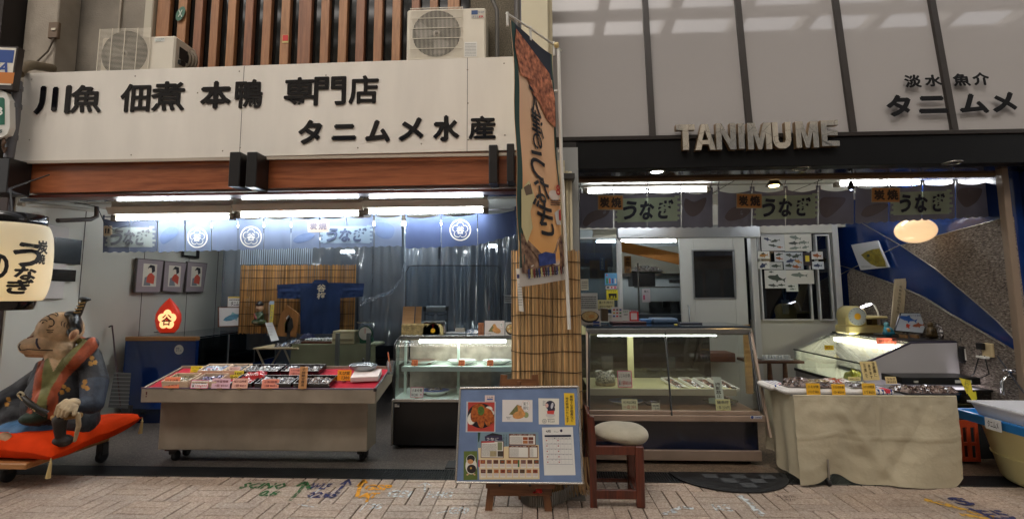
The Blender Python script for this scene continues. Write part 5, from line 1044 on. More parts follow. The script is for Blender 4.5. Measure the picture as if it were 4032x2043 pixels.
for s_ in (-1, 1): w.tube([p + Vector((s_ * .12, -.02, .01)), p + Vector((s_ * .12, -.02, -.1)), Vector((p.x + s_ * .13, 5.28, z0))], .006, wm, 6); w.box(p.x + s_ * .12 - .015, p.x + s_ * .12 + .015, 5.26, 5.3, p.z - .02, p.z + .03, wm)
w.tube([p + Vector((-.12, -.03, -.05)), p + Vector((-.03, -.03, -.07)), p + Vector((0, -.03, -.04)), p + Vector((.03, -.03, -.07)), p + Vector((.12, -.03, -.05))], .005, wm, 6); w.tube([p + Vector((-.12, -.02, -.12)), p + Vector((.12, -.02, -.12))], .005, wm, 6); part(w, 'stand', t)
w = MB(); p = A(1148, 840, 5.2); w.box(p.x - .11, p.x + .11, 5.15, 5.33, 1.04, 1.055, flat((206, 212, 220), .4), .004); one(w, 'tray', 'flat white tray with small boxes on the left display case', 'tray')
w = MB(); w.box(p.x - .01, p.x + .09, 5.18, 5.25, 1.056, 1.095, flat((190, 184, 170), .6), .003); one(w, 'small_box', 'small beige box on the flat white tray', 'box')
w = MB(); p = A(1190, 838, 5.2); rumple(w, p, .15, .1, .05, film_blue, 77); one(w, 'wrapped_pack', 'crumpled white and blue wrapped pack right of the flat tray', 'packet')
w = MB(); p = A(1075, 815, 5.28); w.lathe([(.03, -.03), (.04, 0), (.03, .03), (0, .032)], flat((150, 24, 28), .4), p, 14); one(w, 'red_pot', 'little red pot behind the cream kitchen scale', 'pot')
w = MB(); p = A(1113, 832, 5.16); rumple(w, p + Vector((0, 0, -.02)), .07, .06, .09, mt('tissue', (206, 196, 196), .8), 12); one(w, 'tissue', 'crumpled white tissue right of the cream kitchen scale', 'tissue')
w = MB(); fr_ = [A(1021, 800, 5.25), A(1021, 685, 5.25), A(1029, 671, 5.25), A(1040, 668, 5.25), A(1240, 668, 5.25), A(1254, 671, 5.25), A(1258, 684, 5.25), A(1261, 800, 5.25)]; fr_[0].z = 1.04; fr_[-1].z = 1.04
w.tube(fr_, .0055, flat((26, 30, 34), .3), 8); w.box(fr_[0].x, fr_[-1].x, 5.248, 5.252, 1.06, fr_[3].z, glass('guard acrylic', (232, 238, 242), .05)); one(w, 'sneeze_guard', 'clear acrylic screen in a thin black rod frame on the left display case', 'screen')
# ============================================================ LEFT SHOP: FURTHER BACK
bc = thing('blue_counter', 'dark blue counter with wooden top strip and glass showcase along the left wall', 'counter', (-4.35, 6.2, 0))
w = MB(); w.box(-4.72, -3.93, 5.6, 7.4, .0, .16, navy); w.box(-4.75, -3.9, 5.57, 5.62, .16, .93, blue, .003); w.box(-4.74, -3.92, 5.62, 7.4, .16, .52, blue); part(w, 'body', bc)
w = MB(); w.box(-4.75, -3.905, 5.565, 5.64, .931, .975, wood('counter wood', (150, 104, 60), (180, 132, 80), .45, 'x'), .003); w.box(-4.74, -3.92, 5.641, 7.4, .955, .97, mt('dark top', (24, 30, 38), .08)); part(w, 'top', bc)
w = MB(); w.box(-3.925, -3.92, 5.63, 7.38, .53, .95, glass('showcase glass', (150, 165, 170), .12)); part(w, 'side_glass', bc)
w = MB()
for y in (6.2, 6.8, 7.36): w.box(-3.93, -3.915, y, y + .02, .52, .95, al)
w.box(-4.7, -3.94, 5.66, 7.36, .7, .71, glass('shelf glass', (170, 180, 180), .1)); part(w, 'frame', bc)
w = MB(); p = A(450, 879, 5.565); w.lathe([(0, 0), (.055, .001)], flat((206, 208, 204)), n=24, M=Matrix.Translation((p.x, 5.567, p.z)) @ Matrix.Rotation(PI / 2, 4, 'X')); w.text('BKB\nおうみ', F((p.x, 5.565, p.z)), .07, .05, flat((50, 80, 130)), .01); part(w, 'round_sticker', bc)
for k in range(12):
 w = MB(); R = random.Random(k); y = 5.75 + k * .13; rumple(w, (-4.1 + R.uniform(-.1, .05), y, .53), .22, .16, .1, (film_kraft, film_silver, film_blue)[k % 3], 100 + k, R.uniform(-.5, .5)); one(w, 'wrapped_pack', ORD[k] + ' wrapped pack from the front inside the glass side of the blue counter', 'packet', 'packs inside the blue counter showcase')
def reed_mat(mb, path, z0, z1, n, m, r=.0045, bow=0, seed=1, top_j=.01, twm=None, tz=(), tr=.003, tsag=.012):
 """vertical reeds along a horizontal path (list of xy) with twine rows"""
 R = random.Random(seed); P = [Vector((p[0], p[1], 0)) for p in path]; L_ = [0]
 for a, b in zip(P, P[1:]): L_.append(L_[-1] + (b - a).length)
 def at(s):
  for i in range(len(P) - 1):
   if s <= L_[i + 1] or i == len(P) - 2: return P[i] + (P[i + 1] - P[i]) * ((s - L_[i]) / (L_[i + 1] - L_[i]))
 for k in range(n):
  s = L_[-1] * (k + .5) / n; p = at(s); q = at(min(s + R.uniform(-.006, .006), L_[-1])); c = R.choice((.55, .8, 1.0, 1.15)) * (1 + .9 * noise.noise(Vector((k * .31, seed, 0)))); g = R.uniform(-.05, .06)
  pts = []; zt = z1 + R.uniform(-top_j, top_j); zb_ = z0 + R.uniform(-top_j, top_j); ph = R.uniform(0, 6)
  for j in range(5): v = j / 4; base = p + (q - p) * v; pts.append((base.x + .0016 * math.sin(ph + v * 6), base.y + R.uniform(-.002, .002), zb_ + (zt - zb_) * v))
  mb.tube(pts, r * R.uniform(.8, 1.15), m, 5, cap=True, col=(c + g, c, c - g), sm=True)
 for i, z in enumerate(tz):
  pts = []
  for k in range(n): s = L_[-1] * (k + .5) / n; p = at(s); d = at(min(s + .01, L_[-1])) - at(max(s - .01, 0)); nn = Vector((d.y, -d.x, 0)).normalized(); ph = k / n * PI * (3 + i % 2); pts.append(p + nn * (r * 1.25) + Vector((0, 0, z + tsag * math.sin(ph + i * 1.3) * (1 if i % 2 else -.8))))
  mb.tube(pts, tr, twm, 5)
reedd = mt('reed dark', (168, 122, 66), .6, vcol=True, n=(5, .25)); reedl = mt('reed light', (198, 160, 110), .5, vcol=True, n=(5, .25), sc3=(8, 8, 1)); twine = flat((52, 36, 22), .8)
w = MB(); a, b = A(607, 668, 6.4), A(896, 668, 6.4); reed_mat(w, [(a.x, 6.4), (b.x, 6.4)], .95, a.z, 150, reedd, .0055, tz=(1.05, 1.2, 1.36, 1.52, 1.68, 1.78), twm=twine, tsag=.004, tr=.004, seed=4); one(w, 'reed_screen', 'brown reed screen hanging behind the navy coat', 'screen')
navyc = mt('indigo cotton', (22, 44, 84), .95, n=(5, .25), bump=(30, .3)); t = thing('happi_coat', 'navy festival coat spread on the reed screen with two beige characters on its back', 'coat', A(804, 838, 6.3))
def clothpoly(w, pts, Y, m, amp=.012, nx=22, nz=14):
 xs = [p[0] for p in pts];
 w.sheet(lambda u, v: (lambda L, R_: (lambda q: Vector((q.x, Y - .02 + amp * math.sin(u * 21 + v * 3) * (v) + .01 * noise.noise(Vector((u * 5, v * 5, 1))), q.z)))(A(L[0] + (R_[0] - L[0]) * u, L[1] + (R_[1] - L[1]) * u, Y)))(( pts[0][0] + (pts[3][0] - pts[0][0]) * v, pts[0][1] + (pts[3][1] - pts[0][1]) * v), (pts[1][0] + (pts[2][0] - pts[1][0]) * v, pts[1][1] + (pts[2][1] - pts[1][1]) * v)), nx, nz, m, (0, .012, 0))
w = MB(); clothpoly(w, [(756, 712), (857, 711), (856, 838), (757, 840)], 6.3, navyc); part(w, 'body', t)
w = MB(); clothpoly(w, [(699, 716), (757, 713), (757, 752), (699, 750)], 6.302, navyc, .004); part(w, 'sleeve', t)
w = MB(); clothpoly(w, [(857, 711), (917, 713), (914, 746), (856, 750)], 6.302, navyc, .004); part(w, 'sleeve', t)
w = MB(); clothpoly(w, [(793, 704), (822, 704), (829, 714), (786, 714)], 6.29, navyc, .002, 6, 3); part(w, 'collar', t)
w = MB(); P = Plane((0, 6.255, 0), (1, 0, 0), (0, 0, 1)); bei = flat((196, 184, 160), .9);
for s, y0, y1 in (('谷', 715, 734), ('梅', 735, 752)): a, b = P.h(797, y1), P.h(820, y0); heavy(w, s, F((a + b) / 2), b.x - a.x, b.z - a.z, bei, 0, .0035, .01)
part(w, 'lettering', t)
w = MB(); P = Plane((0, 6.2, 0), (1, 0, 0), (0, 0, 1)); w.poly([P.h(694, 845), P.h(743, 848), P.h(752, 790), P.h(722, 768), P.h(706, 790)], wood('plank board', (126, 84, 40), (156, 108, 60), .4, 'z'), (0, .03, 0))
for pts, m in (([(717, 812), (726, 795), (735, 800), (738, 822), (728, 838), (716, 836)], flat((20, 20, 20))), ([(719, 800), (726, 792), (731, 800), (725, 812)], flat((220, 214, 206))), ([(716, 814), (722, 806), (724, 832), (717, 834)], flat((60, 100, 60))), ([(722, 836), (730, 834), (730, 852), (720, 856)], flat((24, 24, 28)))):
 w.poly([P.h(x, y, .004) for x, y in pts], m, (0, .003, 0))
one(w, 'painted_board', 'irregular wooden board with a small painted robed figure, left of the navy coat', 'board')
film = glass('sheet plastic', (196, 208, 220), .07, bump=(3.2, 1.0, (3, 1, .25)), rough=.06, haze=.34, hazecol=(180, 190, 200)); film2 = glass('sheet plastic thick', (190, 204, 218), .10, bump=(5, 1.0, (5, 1, .3)), rough=.05, haze=.46, hazecol=(186, 196, 208))
for (x0, x1, ya, yb, Y, m, lb, seed) in ((562, 900, 600, 860, 6.62, film, 'clear plastic sheet hanging behind the navy coat and reed screen', 1), (905, 1060, 600, 850, 6.5, film, 'crumpled clear plastic sheet right of the navy coat', 2), (1015, 1100, 600, 850, 6.2, film2, 'gathered milky plastic sheet above the brown boards', 3), (1110, 1205, 600, 850, 6.15, film2, 'milky plastic sheet in the middle of the acrylic screen', 4), (1200, 1300, 600, 850, 6.05, film, 'plastic sheet hanging nearest the reed-wrapped pillar', 5)):
 w = MB(); a, b = A(x0, ya, Y), A(x1, yb, Y)
 w.sheet(lambda u, v: (a.x + (b.x - a.x) * u + .03 * v * math.sin(u * 9 + seed), Y + .10 * noise.noise(Vector((u * (b.x - a.x) * 5.5, v * .9, seed))) + .045 * noise.noise(Vector((u * (b.x - a.x) * 17, v * 1.4, seed + 4))), 2.4 + (b.z - .1 - 2.4) * v), 60, 12, m)
 one(w, 'plastic_sheet', lb, 'plastic sheet', 'hanging plastic sheets of the left shop')
w = MB(); rib = mt('strip clear', (176, 190, 204), .2, coat=.4, trans=.5)
for k in range(34): x = A(605 + k * 5.4, 640, 6.55).x; w.box(x, x + .012, 6.55, 6.553, 1.87, 2.3, rib)
one(w, 'strip_blind', 'band of clear ribbed strips above the brown reed screen', 'blind')
w = MB(); q0 = [A(918, 748, 6.0), A(905, 765, 5.98), A(935, 752, 5.95), A(985, 735, 5.95), A(1010, 700, 6.0), A(1018, 660, 6.05)]
w.sheet(lambda u, v: (lambda i, f: q0[i] * (1 - f) + q0[i + 1] * f)(min(4, int(u * 5)), u * 5 - min(4, int(u * 5))) + Vector((.02 * noise.noise(Vector((u * 9, v * 9, 2))), .03 * noise.noise(Vector((u * 14, v * 7, 5))), (v - .5) * .07 * (1 - .5 * u) + .02 * noise.noise(Vector((u * 20, v * 5, 9))))), 50, 8, film2, sm=False); one(w, 'film_bundle', 'twisted bundle of shiny clear film tied up right of the navy coat', 'plastic')
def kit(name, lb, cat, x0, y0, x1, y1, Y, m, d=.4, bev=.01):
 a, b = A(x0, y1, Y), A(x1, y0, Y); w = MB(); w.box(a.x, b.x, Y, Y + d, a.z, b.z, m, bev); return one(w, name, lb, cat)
t = thing('work_table', 'stainless work table in the dim kitchen behind the plastic sheets', 'table', (A(1000, 830, 7.6).x, 7.7, 0)); a, b = A(880, 838, 7.4), A(1190, 838, 7.4)
w = MB(); w.box(a.x, b.x, 7.4, 8.1, .86, .9, SS, .005); part(w, 'table_top', t)
for x in (a.x + .05, b.x - .05):
 for y in (7.45, 8.05): w = MB(); w.box(x - .02, x + .02, y - .02, y + .02, 0, .86, SS); part(w, 'leg', t)
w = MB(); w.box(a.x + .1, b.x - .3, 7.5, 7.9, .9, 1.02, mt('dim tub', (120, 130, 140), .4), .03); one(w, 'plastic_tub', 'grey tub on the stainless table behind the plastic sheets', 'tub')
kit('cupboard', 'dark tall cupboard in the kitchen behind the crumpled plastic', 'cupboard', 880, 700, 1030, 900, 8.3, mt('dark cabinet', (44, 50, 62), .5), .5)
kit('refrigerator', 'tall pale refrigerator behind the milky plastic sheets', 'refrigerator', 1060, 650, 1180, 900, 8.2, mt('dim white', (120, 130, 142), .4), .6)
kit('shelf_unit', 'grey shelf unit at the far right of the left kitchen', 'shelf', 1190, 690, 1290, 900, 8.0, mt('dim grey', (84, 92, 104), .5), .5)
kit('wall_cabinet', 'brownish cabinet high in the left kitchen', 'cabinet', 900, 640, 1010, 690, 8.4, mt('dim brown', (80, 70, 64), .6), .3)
w = MB(); P = Plane((0, 6.0, 0), (1, 0, 0), (0, 0, 1)); P.rect(w, 1268, 742, 1292, 762, flat((190, 196, 200)), 0, .003); P.lines(w, 1270, 745, 1290, 760, 3, ink, .004, .4, 2); one(w, 'notice', 'small white notice pinned near the right end of the plastic sheets', 'notice')
t = thing('folding_table', 'small folding table with pale top left of the green-covered table', 'table', (A(690, 900, 6.0).x, 6.05, 0)); a, b = A(636, 872, 5.85), A(748, 868, 5.85)
w = MB(); w.box(a.x, b.x, 5.85, 6.3, .80, .82, wood('pale top', (176, 158, 124), (196, 180, 148), .4, 'x'), .004); part(w, 'table_top', t)
fm_ = flat((196, 190, 176), .35)
for s_ in (-1, 1):
 w = MB(); cx = (a.x + b.x) / 2 + s_ * .17; w.tube([(cx - .08, 5.9, .8), (cx + .07, 5.95, .45), (cx + .09, 6.0, .02)], .011, fm_, 8); w.tube([(cx + .08, 6.2, .8), (cx - .07, 6.1, .45), (cx - .09, 6.0, .02)], .011, fm_, 8); w.tube([(cx - .02, 5.96, .5), (cx + .03, 6.14, .5)], .008, fm_, 8); part(w, 'leg', t)
clo = mt('sage cloth', (142, 148, 122), .9, n=(3, .12)); t = thing('covered_table', 'table with a sage green cloth below the navy coat', 'table', (A(835, 900, 6.0).x, 6.0, 0)); a, b = A(735, 862, 5.9), A(945, 862, 5.9)
w = MB(); w.box(a.x, b.x, 5.9, 6.28, .83, .86, clo, .008); w.sheet(lambda u, v: (a.x + (b.x - a.x) * u - .03 * v * (1 - 2 * u) * 1.0, 5.893 - .03 * v + .015 * math.sin(u * 30) * v, .855 - .72 * v), 60, 8, clo, (0, .004, 0)); part(w, 'cloth', t)
for x, lb in ((848, 'left'), (926, 'right')): w = MB(); q = A(x, 900, 5.8); w.box(q.x - .022, q.x + .022, 5.78, 5.82, 0, 1.0, flat((110, 116, 116), .4, metal=.4), .004); one(w, 'metal_post', lb + ' grey metal post in front of the sage green cloth', 'post', 'grey posts before the green cloth')
t = thing('egg_tray', 'dark wooden tray of small white packs on the sage green table', 'tray', A(797, 862, 5.98)); w = MB(); a, b = A(757, 868, 5.92), A(838, 868, 5.92); w.box(a.x, b.x, 5.92, 6.18, .862, .89, wood('tray brown', (84, 44, 24), (110, 62, 36)), .003); part(w, 'tray', t)
w = MB(); R = random.Random(4)
for i in range(9):
 for j in range(3): x = a.x + .03 + i * .04; w.box(x, x + .028, 5.94 + j * .07, 5.99 + j * .07, .89, .915 + R.uniform(0, .01), flat((206, 210, 210), .4), .006)
part(w, 'white_pack', t)
w = MB(); p = A(775, 850, 6.15); rumple(w, p, .17, .12, .07, mt('navy bag', (26, 34, 74), .4, coat=.4), 5); one(w, 'bag', 'navy blue bag at the foot of the hanging coat', 'bag')
t = thing('cash_box', 'beige cash register box on the right of the sage green table', 'cash register', A(865, 862, 5.9)); a, b = A(836, 862, 5.9), A(892, 832, 5.9); w = MB(); w.poly([(a.x, 5.88, .865), (b.x, 5.88, .865), (b.x, 5.9, b.z - .03), (b.x, 6.02, b.z), (a.x, 6.02, b.z), (a.x, 5.9, b.z - .03)][:3] + [(a.x, 5.9, b.z - .03)], mt('beige box', (176, 168, 136), .45), (0, .2, 0)); part(w, 'body', t)
w = MB(); w.box(a.x + .01, b.x - .01, 5.872, 5.879, .9, .93, flat((150, 142, 112), .4), .003); w.box(a.x, b.x, 5.9, 6.1, b.z - .03, b.z, mt('beige box'), .006); part(w, 'drawer', t)
t = thing('spring_scale', 'green spring scale with a round white dial and steel pan', 'scale', A(922, 858, 5.95)); p = A(920, 838, 5.95); w = MB(); w.box(p.x - .07, p.x + .07, 5.93, 6.05, .87, .93, flat((24, 90, 66), .4), .008); w.lathe([(.0, -.02), (.09, -.015), (.09, .02)], flat((24, 90, 66), .4), n=24, M=Matrix.Translation(p) @ Matrix.Rotation(PI / 2, 4, 'X')); part(w, 'body', t)
w = MB(); w.lathe([(0, .023), (.078, .0225)], flat((214, 216, 210), .3), n=24, M=Matrix.Translation(p) @ Matrix.Rotation(PI / 2, 4, 'X')); w.box(p.x - .003, p.x + .003, p.y - .026, p.y - .024, p.z - .0, p.z + .06, inkr); part(w, 'dial', t)
w = MB(); w.lathe([(0, .12), (.1, .125), (.115, .14)], SS, p, 24); part(w, 'pan', t)
for x, lb in ((655, 'white paper sheet in a stand, left of the painted board'),):
 w = MB(); P = Plane((0, 5.9, 0), (1, .3, -.1), (0, .2, 1)); P.quad(w, [(667, 812), (685, 810), (702, 855), (682, 858)], flat((206, 210, 212)), 0); P.lines(w, 672, 818, 686, 845, 7, flat((150, 150, 150)), .002, .3, 2); one(w, 'leaflet', lb, 'leaflet')
for i in range(5):
 w = MB(); p = A(700 + i * 12, 860, 5.93); rumple(w, (p.x, 5.95 + .03 * (i % 2), .825 if i < 3 else .865), .08, .09, .05, film_blue if i % 2 else film_silver, 200 + i); one(w, 'wrapped_pack', ORD[i] + ' small wrapped pack from the left below the painted board', 'packet', 'packs below the painted board')
gp = A(592, 822, 6.5)
def framed(P, pts, fm_, label, draw, grp=None, name='framed_picture', mat_in=None, th=.02, fw=.018, cat='picture'):
 t = thing(name, label, cat, P.h(*pts[0]), grp); v = [P.h(x, y) for x, y in pts]; w = MB(); w.poly(v, fm_, P.n * th); part(w, 'frame', t)
 c = sum(v, Vector()) / 4; vi = [c + (p - c) * (1 - fw / max((p - c).length, .05) * 1.4) + P.n * (th + .001) for p in v]; w = MB(); w.poly(vi, mat_in or flat((220, 220, 218), .4)); draw(w, P, th + .002); part(w, 'picture', t); return t
def fish(w, P, cx, cy, L, H, m, off, ang=0, m2=None):
 """a painted fish, centre px, length and height px"""
 ca, sa = math.cos(ang), math.sin(ang); f = lambda x, y: P.h(cx + (x * ca - y * sa), cy + (x * sa + y * ca), off)
 body = [(-.5, 0), (-.38, -.32), (-.15, -.48), (.1, -.42), (.3, -.16), (.38, -.1), (.38, .1), (.3, .16), (.1, .38), (-.15, .45), (-.38, .3)]
 w.poly([f(x * L, y * H) for x, y in body], m); w.poly([f(.36 * L, -.08 * H), f(.52 * L, -.5 * H), f(.47 * L, 0), f(.52 * L, .5 * H), f(.36 * L, .08 * H)], m2 or m)
 w.poly([f(-.12 * L, -.45 * H), f(.02 * L, -.85 * H), f(.12 * L, -.4 * H)], m2 or m); w.poly([f(0, .4 * H), f(.08 * L, .8 * H), f(.14 * L, .36 * H)], m2 or m)
teal = mt('painted teal', (90, 150, 176), .5, n=(30, .3))
P = Plane((0, 6.35, 0), (1, .0, 0), (0, .12, 1))
framed(P, [(550, 823), (632, 820), (632, 772), (550, 772)], wood('frame brown', (80, 48, 30), (104, 66, 42)), 'brown-framed painting of a blue-green fish on the blue counter', lambda w, P, o: (fish(w, P, 588, 797, 56, 15, teal, o, -.3, flat((140, 190, 190))), P.lines(w, 606, 806, 620, 814, 2, flat((150, 170, 190)), o + .001, .4)))
def nz_(w, P, o): P.rect(w, 575, 746, 628, 750, flat((210, 180, 60)), o); P.text(w, 'タニムメ', 581, 758, 609, 769, ink, o + .001, .02); P.lines(w, 578, 752, 606, 756, 1, ink, o + .001, .6);
t = framed(Plane((0, 6.4, 0), (1, 0, 0), (0, .1, 1)), [(573, 772), (629, 771), (629, 745), (574, 746)], flat((206, 206, 200)), 'white shop notice with a yellow top edge above the fish painting', nz_, th=.006, fw=.004, name='shop_notice', cat='notice')
for (x, y0, y1, Y, cols, lb, nm) in ((651, 818, 757, 6.3, ((60, 76, 50), (186, 150, 120), (24, 20, 22), (150, 60, 60)), 'small painted figurine in a dark hat beside the fish painting', 'figurine'),):
 b = A(x, y1, Y); a = A(x, y0, Y); H = b.z - a.z; c = lambda dx, dz, dy=0: (a.x + dx * H, Y + dy * H, a.z + dz * H)
 v, f, cl = sculpt([('e', c(0, .14), (.3 * H, .2 * H, .14 * H), (0, 0, 0), cols[0]), ('e', c(0, .36), (.2 * H, .15 * H, .24 * H), (0, 0, 0), cols[0]), ('e', c(0, .70), (.15 * H, .14 * H, .17 * H), (0, 0, 0), cols[1]), ('e', c(0, .86), (.17 * H, .16 * H, .07 * H), (0, 0, 0), cols[2]), ('e', c(0, .95), (.1 * H, .08 * H, .06 * H), (0, 0, 0), cols[2]), ('c', c(-.17, .45, -.05), c(-.05, .3, -.17), .05 * H, .045 * H, cols[3]), ('c', c(.17, .45, -.05), c(.08, .28, -.17), .05 * H, .045 * H, cols[0]), ('e', c(-.05, .1, -.16), (.13 * H, .08 * H, .06 * H), (0, 0, 0), (100, 84, 60)), ('e', c(0, .68, -.13), (.05 * H, .04 * H, .03 * H), (0, 0, 0), (150, 100, 80))], .007, 2)
 w = MB(); w.add(v, f, mt('painted pottery', (255, 255, 255), .4, vcol=True), True, col=cl); one(w, nm, lb, 'figurine')
w = MB(); P = Plane((0, 6.25, 0), (1, 0, 0), (0, .05, 1)); P.rect(w, 678, 765, 690, 812, flat((216, 196, 80)), 0, .002); P.rect(w, 678, 757, 690, 766, flat((160, 180, 200)), 0, .002); P.text(w, 'う\nな\nぎ', 680, 770, 688, 805, flat((70, 100, 140)), .0035); w.tube([P.h(677, 760), P.h(677, 840)], .004, flat((200, 200, 196)), 6); one(w, 'mini_banner', 'tiny yellow and blue banner on a stick right of the figurine', 'banner')
PL = Plane((SX + .03, 6, 1.5), (0, 1, 0), (0, 0, 1)); mauve = flat((150, 136, 140), .7)
mfr = flat((84, 76, 74), .4)
for pts, cols, lb in (([(333, 736), (397, 737), (407, 655), (340, 649)], 0, 'left one of three mauve-mounted prints on the left side wall'), ([(403, 733), (452, 737), (465, 661), (409, 656)], 1, 'middle one of three mauve-mounted prints, hanging slightly tilted'), ([(461, 735), (506, 735), (517, 662), (467, 658)], 2, 'right one of three mauve-mounted prints on the left side wall')):
 t = thing('framed_print', lb, 'picture', PL.h(*pts[0]), 'mauve-mounted prints on the left wall'); v = [PL.h(x, y) for x, y in pts]; w = MB(); w.poly(v, mfr, PL.n * .03); part(w, 'frame', t)
 c = sum(v, Vector()) / 4; w = MB(); w.poly([c + (p - c) * .95 + PL.n * .031 for p in v], mauve); part(w, 'mount', t)
 w = MB(); L2 = lambda a, b, o=.033: c + PL.u * a + Vector((0, 0, b)) + PL.n * o
 w.poly([L2(-.11, -.13), L2(.11, -.13), L2(.11, .15), L2(-.11, .15)], flat((214, 206, 190), .7)); R = random.Random(cols)
 w.poly([L2(.0, .02, .0335), L2(.08, .06, .0335), L2(.07, .13, .0335), L2(.0, .14, .0335), L2(-.04, .1, .0335)], flat((30, 26, 30))); w.poly([L2(-.05, -.08 + .04 * (cols == 1), .0336), L2(.07, -.1, .0336), L2(.08, .0, .0336), L2(.01, .05, .0336), L2(-.04, 0, .0336)], flat((196, 78, 56)))
 w.poly([L2(-.09, -.12, .0334), L2(.02, -.12, .0334), L2(-.02, .0, .0334), L2(-.08, -.02, .0334)], flat((120, 124, 130))); w.poly([L2(-.03, .03, .0338), L2(.03, .04, .0338), L2(.02, .1, .0338), L2(-.03, .1, .0338)], flat((222, 208, 190))); part(w, 'print', t)
t = thing('framed_certificate', 'black-framed certificate partly hidden behind the blue curtain', 'picture', PL.h(458, 648)); w = MB(); PL.quad(w, [(457, 646), (498, 650), (500, 610), (459, 606)], flat((24, 20, 20), .3), 0); w.poly([PL.h(x, y) for x, y in ((457, 646), (498, 650), (500, 610), (459, 606))], flat((24, 20, 20), .3), PL.n * .02); part(w, 'frame', t)
w = MB(); PL.quad(w, [(463, 641), (493, 644), (495, 610), (464, 606)], flat((170, 176, 168), .5), .021); part(w, 'paper', t)
t = thing('dustpan', 'grey long-handled dustpan and broom leaning at the blue counter', 'dustpan', AX(300, 1030, -4.55)); X_ = -4.45
w = MB(); P = Plane(A(300, 1000, 5.35), (1, 0, 0), (0, .1, 1)); w.tube([P.h(282, 818), P.h(303, 1020)], .008, flat((60, 36, 40), .4), 8); w.tube([P.h(281, 819), P.h(274, 822)], .009, flat((30, 28, 30), .4), 8); part(w, 'handle', t)
w = MB(); P.quad(w, [(272, 1024), (322, 1027), (330, 938), (287, 935)], flat((70, 72, 74), .5), 0)
for k in range(9): y = 938 + k * 9.6; x = 287 - k * 1.6; P.quad(w, [(x, y + 1.5), (x + 42 + k, y + 2.5), (x + 42 + k, y), (x, y - 1)], flat((120, 122, 122), .4, metal=.4), .01)
part(w, 'pan', t); w = MB(); P.rect(w, 300, 1020, 326, 1048, flat((34, 32, 34), .8), -.05, .04); part(w, 'brush', t)
# ============================================================ PILLAR WRAP, BANNER
w = MB(); reed_mat(w, [(-.172, 3.9), (-.168, 3.745), (-.125, 3.70), (.30, 3.70), (.345, 3.735), (.36, 3.98)], .03, 1.775, 150, reedl, .0044, tz=[1.69, 1.56, 1.42, 1.29, 1.15, 1.02, .88, .74, .6, .46, .32, .18], twm=twine, tsag=.008, tr=.0028, seed=9)
one(w, 'reed_screen', 'golden reed screen tied with dark twine around the pillar between the shops', 'screen')
w = MB(); R = random.Random(3)
for k in range(26): x = .2 + k * .007; w.tube([(x, 3.70, .28), (x + R.uniform(0, .02), 3.67, .12), (x + R.uniform(.0, .05), 3.64, R.uniform(.02, .05))], .0035, reedl, 4, col=(R.uniform(.7, 1.1),) * 3)
one(w, 'loose_reeds', 'frayed loose reeds at the foot of the pillar', 'reeds')
w = MB(); p = AZ(1380, 1262, .0); P0 = [AZ(1310, 1262, 0), AZ(1330, 1274, 0), AZ(1375, 1276, 0), AZ(1418, 1264, 0), AZ(1454, 1240, .03)]
def cor(u, v):
 i = min(3, int(u * 4)); f = u * 4 - i; q = P0[i] * (1 - f) + P0[i + 1] * f; return q + Vector((0, .012 * (1 if int(u * 62) % 2 else -1), .085 * v + .002))
w.sheet(cor, 62, 2, flat((196, 192, 184), .3, coat=.4), (0, .004, 0), sm=False); one(w, 'corrugated_strip', 'strip of grey translucent corrugated plastic around the foot of the pillar', 'plastic strip')
w = MB(); a = AZ(1430, 1255, 0); w.box(a.x - .03, a.x + .05, 3.66, 3.70, 0, .19, flat((150, 146, 140), .7), .005); w.box(a.x - .25, a.x + .12, 3.64, 3.9, 0, .012, flat((130, 124, 116), .8)); one(w, 'pillar_foot', 'grey concrete foot of the pillar under the reeds', 'plinth')
w = MB(); a = A(1370, 1255, 3.5); rumple(w, (a.x - .05, 3.57, .1), .1, .05, .14, flat((196, 44, 36), .3, coat=.5), 8, 0, Vector((0, -1, .3)).normalized()); w.box(a.x + .015, a.x + .03, 3.5, 3.51, .1, .26, flat((226, 170, 50))); one(w, 'snack_bag', 'crumpled red and yellow bag behind the right easel leg', 'bag')
pa, pb_ = Vector((.165, 3.60, 0)), Vector((-.175, 3.12, 0)); ub = (pa - pb_).normalized(); PN = Plane((pb_.x, pb_.y, 2), ub, (0, 0, 1)); nb = PN.n
t = thing('shop_banner', 'tall orange advertising banner with mirrored brush letters hanging from a white pole', 'banner', (pa.x, pa.y, .9))
TLb, TRb, BRb, BLb = PN.h(1283, 52), PN.h(1388, 138), PN.h(1424, 703), PN.h(1312, 722)
def bw_(p): s = (p - TLb).dot(ub); return p + nb * (.012 * math.sin(s * 9 + p.z * 2.5) + .006 * math.sin(p.z * 11 + s * 14))
def bfn(u, v): return bw_((TLb * (1 - u) + TRb * u) * (1 - v) + (BLb * (1 - u) + BRb * u) * v)
def bz(mb, i):
 for k in range(i, len(mb.v)): mb.v[k] = bw_(mb.v[k])
ban = mt('banner cloth', (236, 178, 128), .8, trans=.08); t__ = ban.node_tree; tcx = [n for n in t__.nodes if n.type == 'TEX_COORD'][0]
sp = t__.nodes.new('ShaderNodeSeparateXYZ'); t__.links.new(tcx.outputs['Object'], sp.inputs[0]); cr = t__.nodes.new('ShaderNodeValToRGB'); mr = t__.nodes.new('ShaderNodeMapRange')
mr.inputs['From Min'].default_value = .6; mr.inputs['From Max'].default_value = 2.5; t__.links.new(sp.outputs['Z'], mr.inputs['Value']); t__.links.new(mr.outputs[0], cr.inputs[0])
E_ = cr.color_ramp.elements; E_[0].position = .085; E_[0].color = (*lin((214, 206, 196)), 1); E_[1].position = .11; E_[1].color = (*lin((246, 182, 104)), 1); e = E_.new(.45); e.color = (*lin((248, 200, 156)), 1); e = E_.new(1); e.color = (*lin((250, 214, 184)), 1)
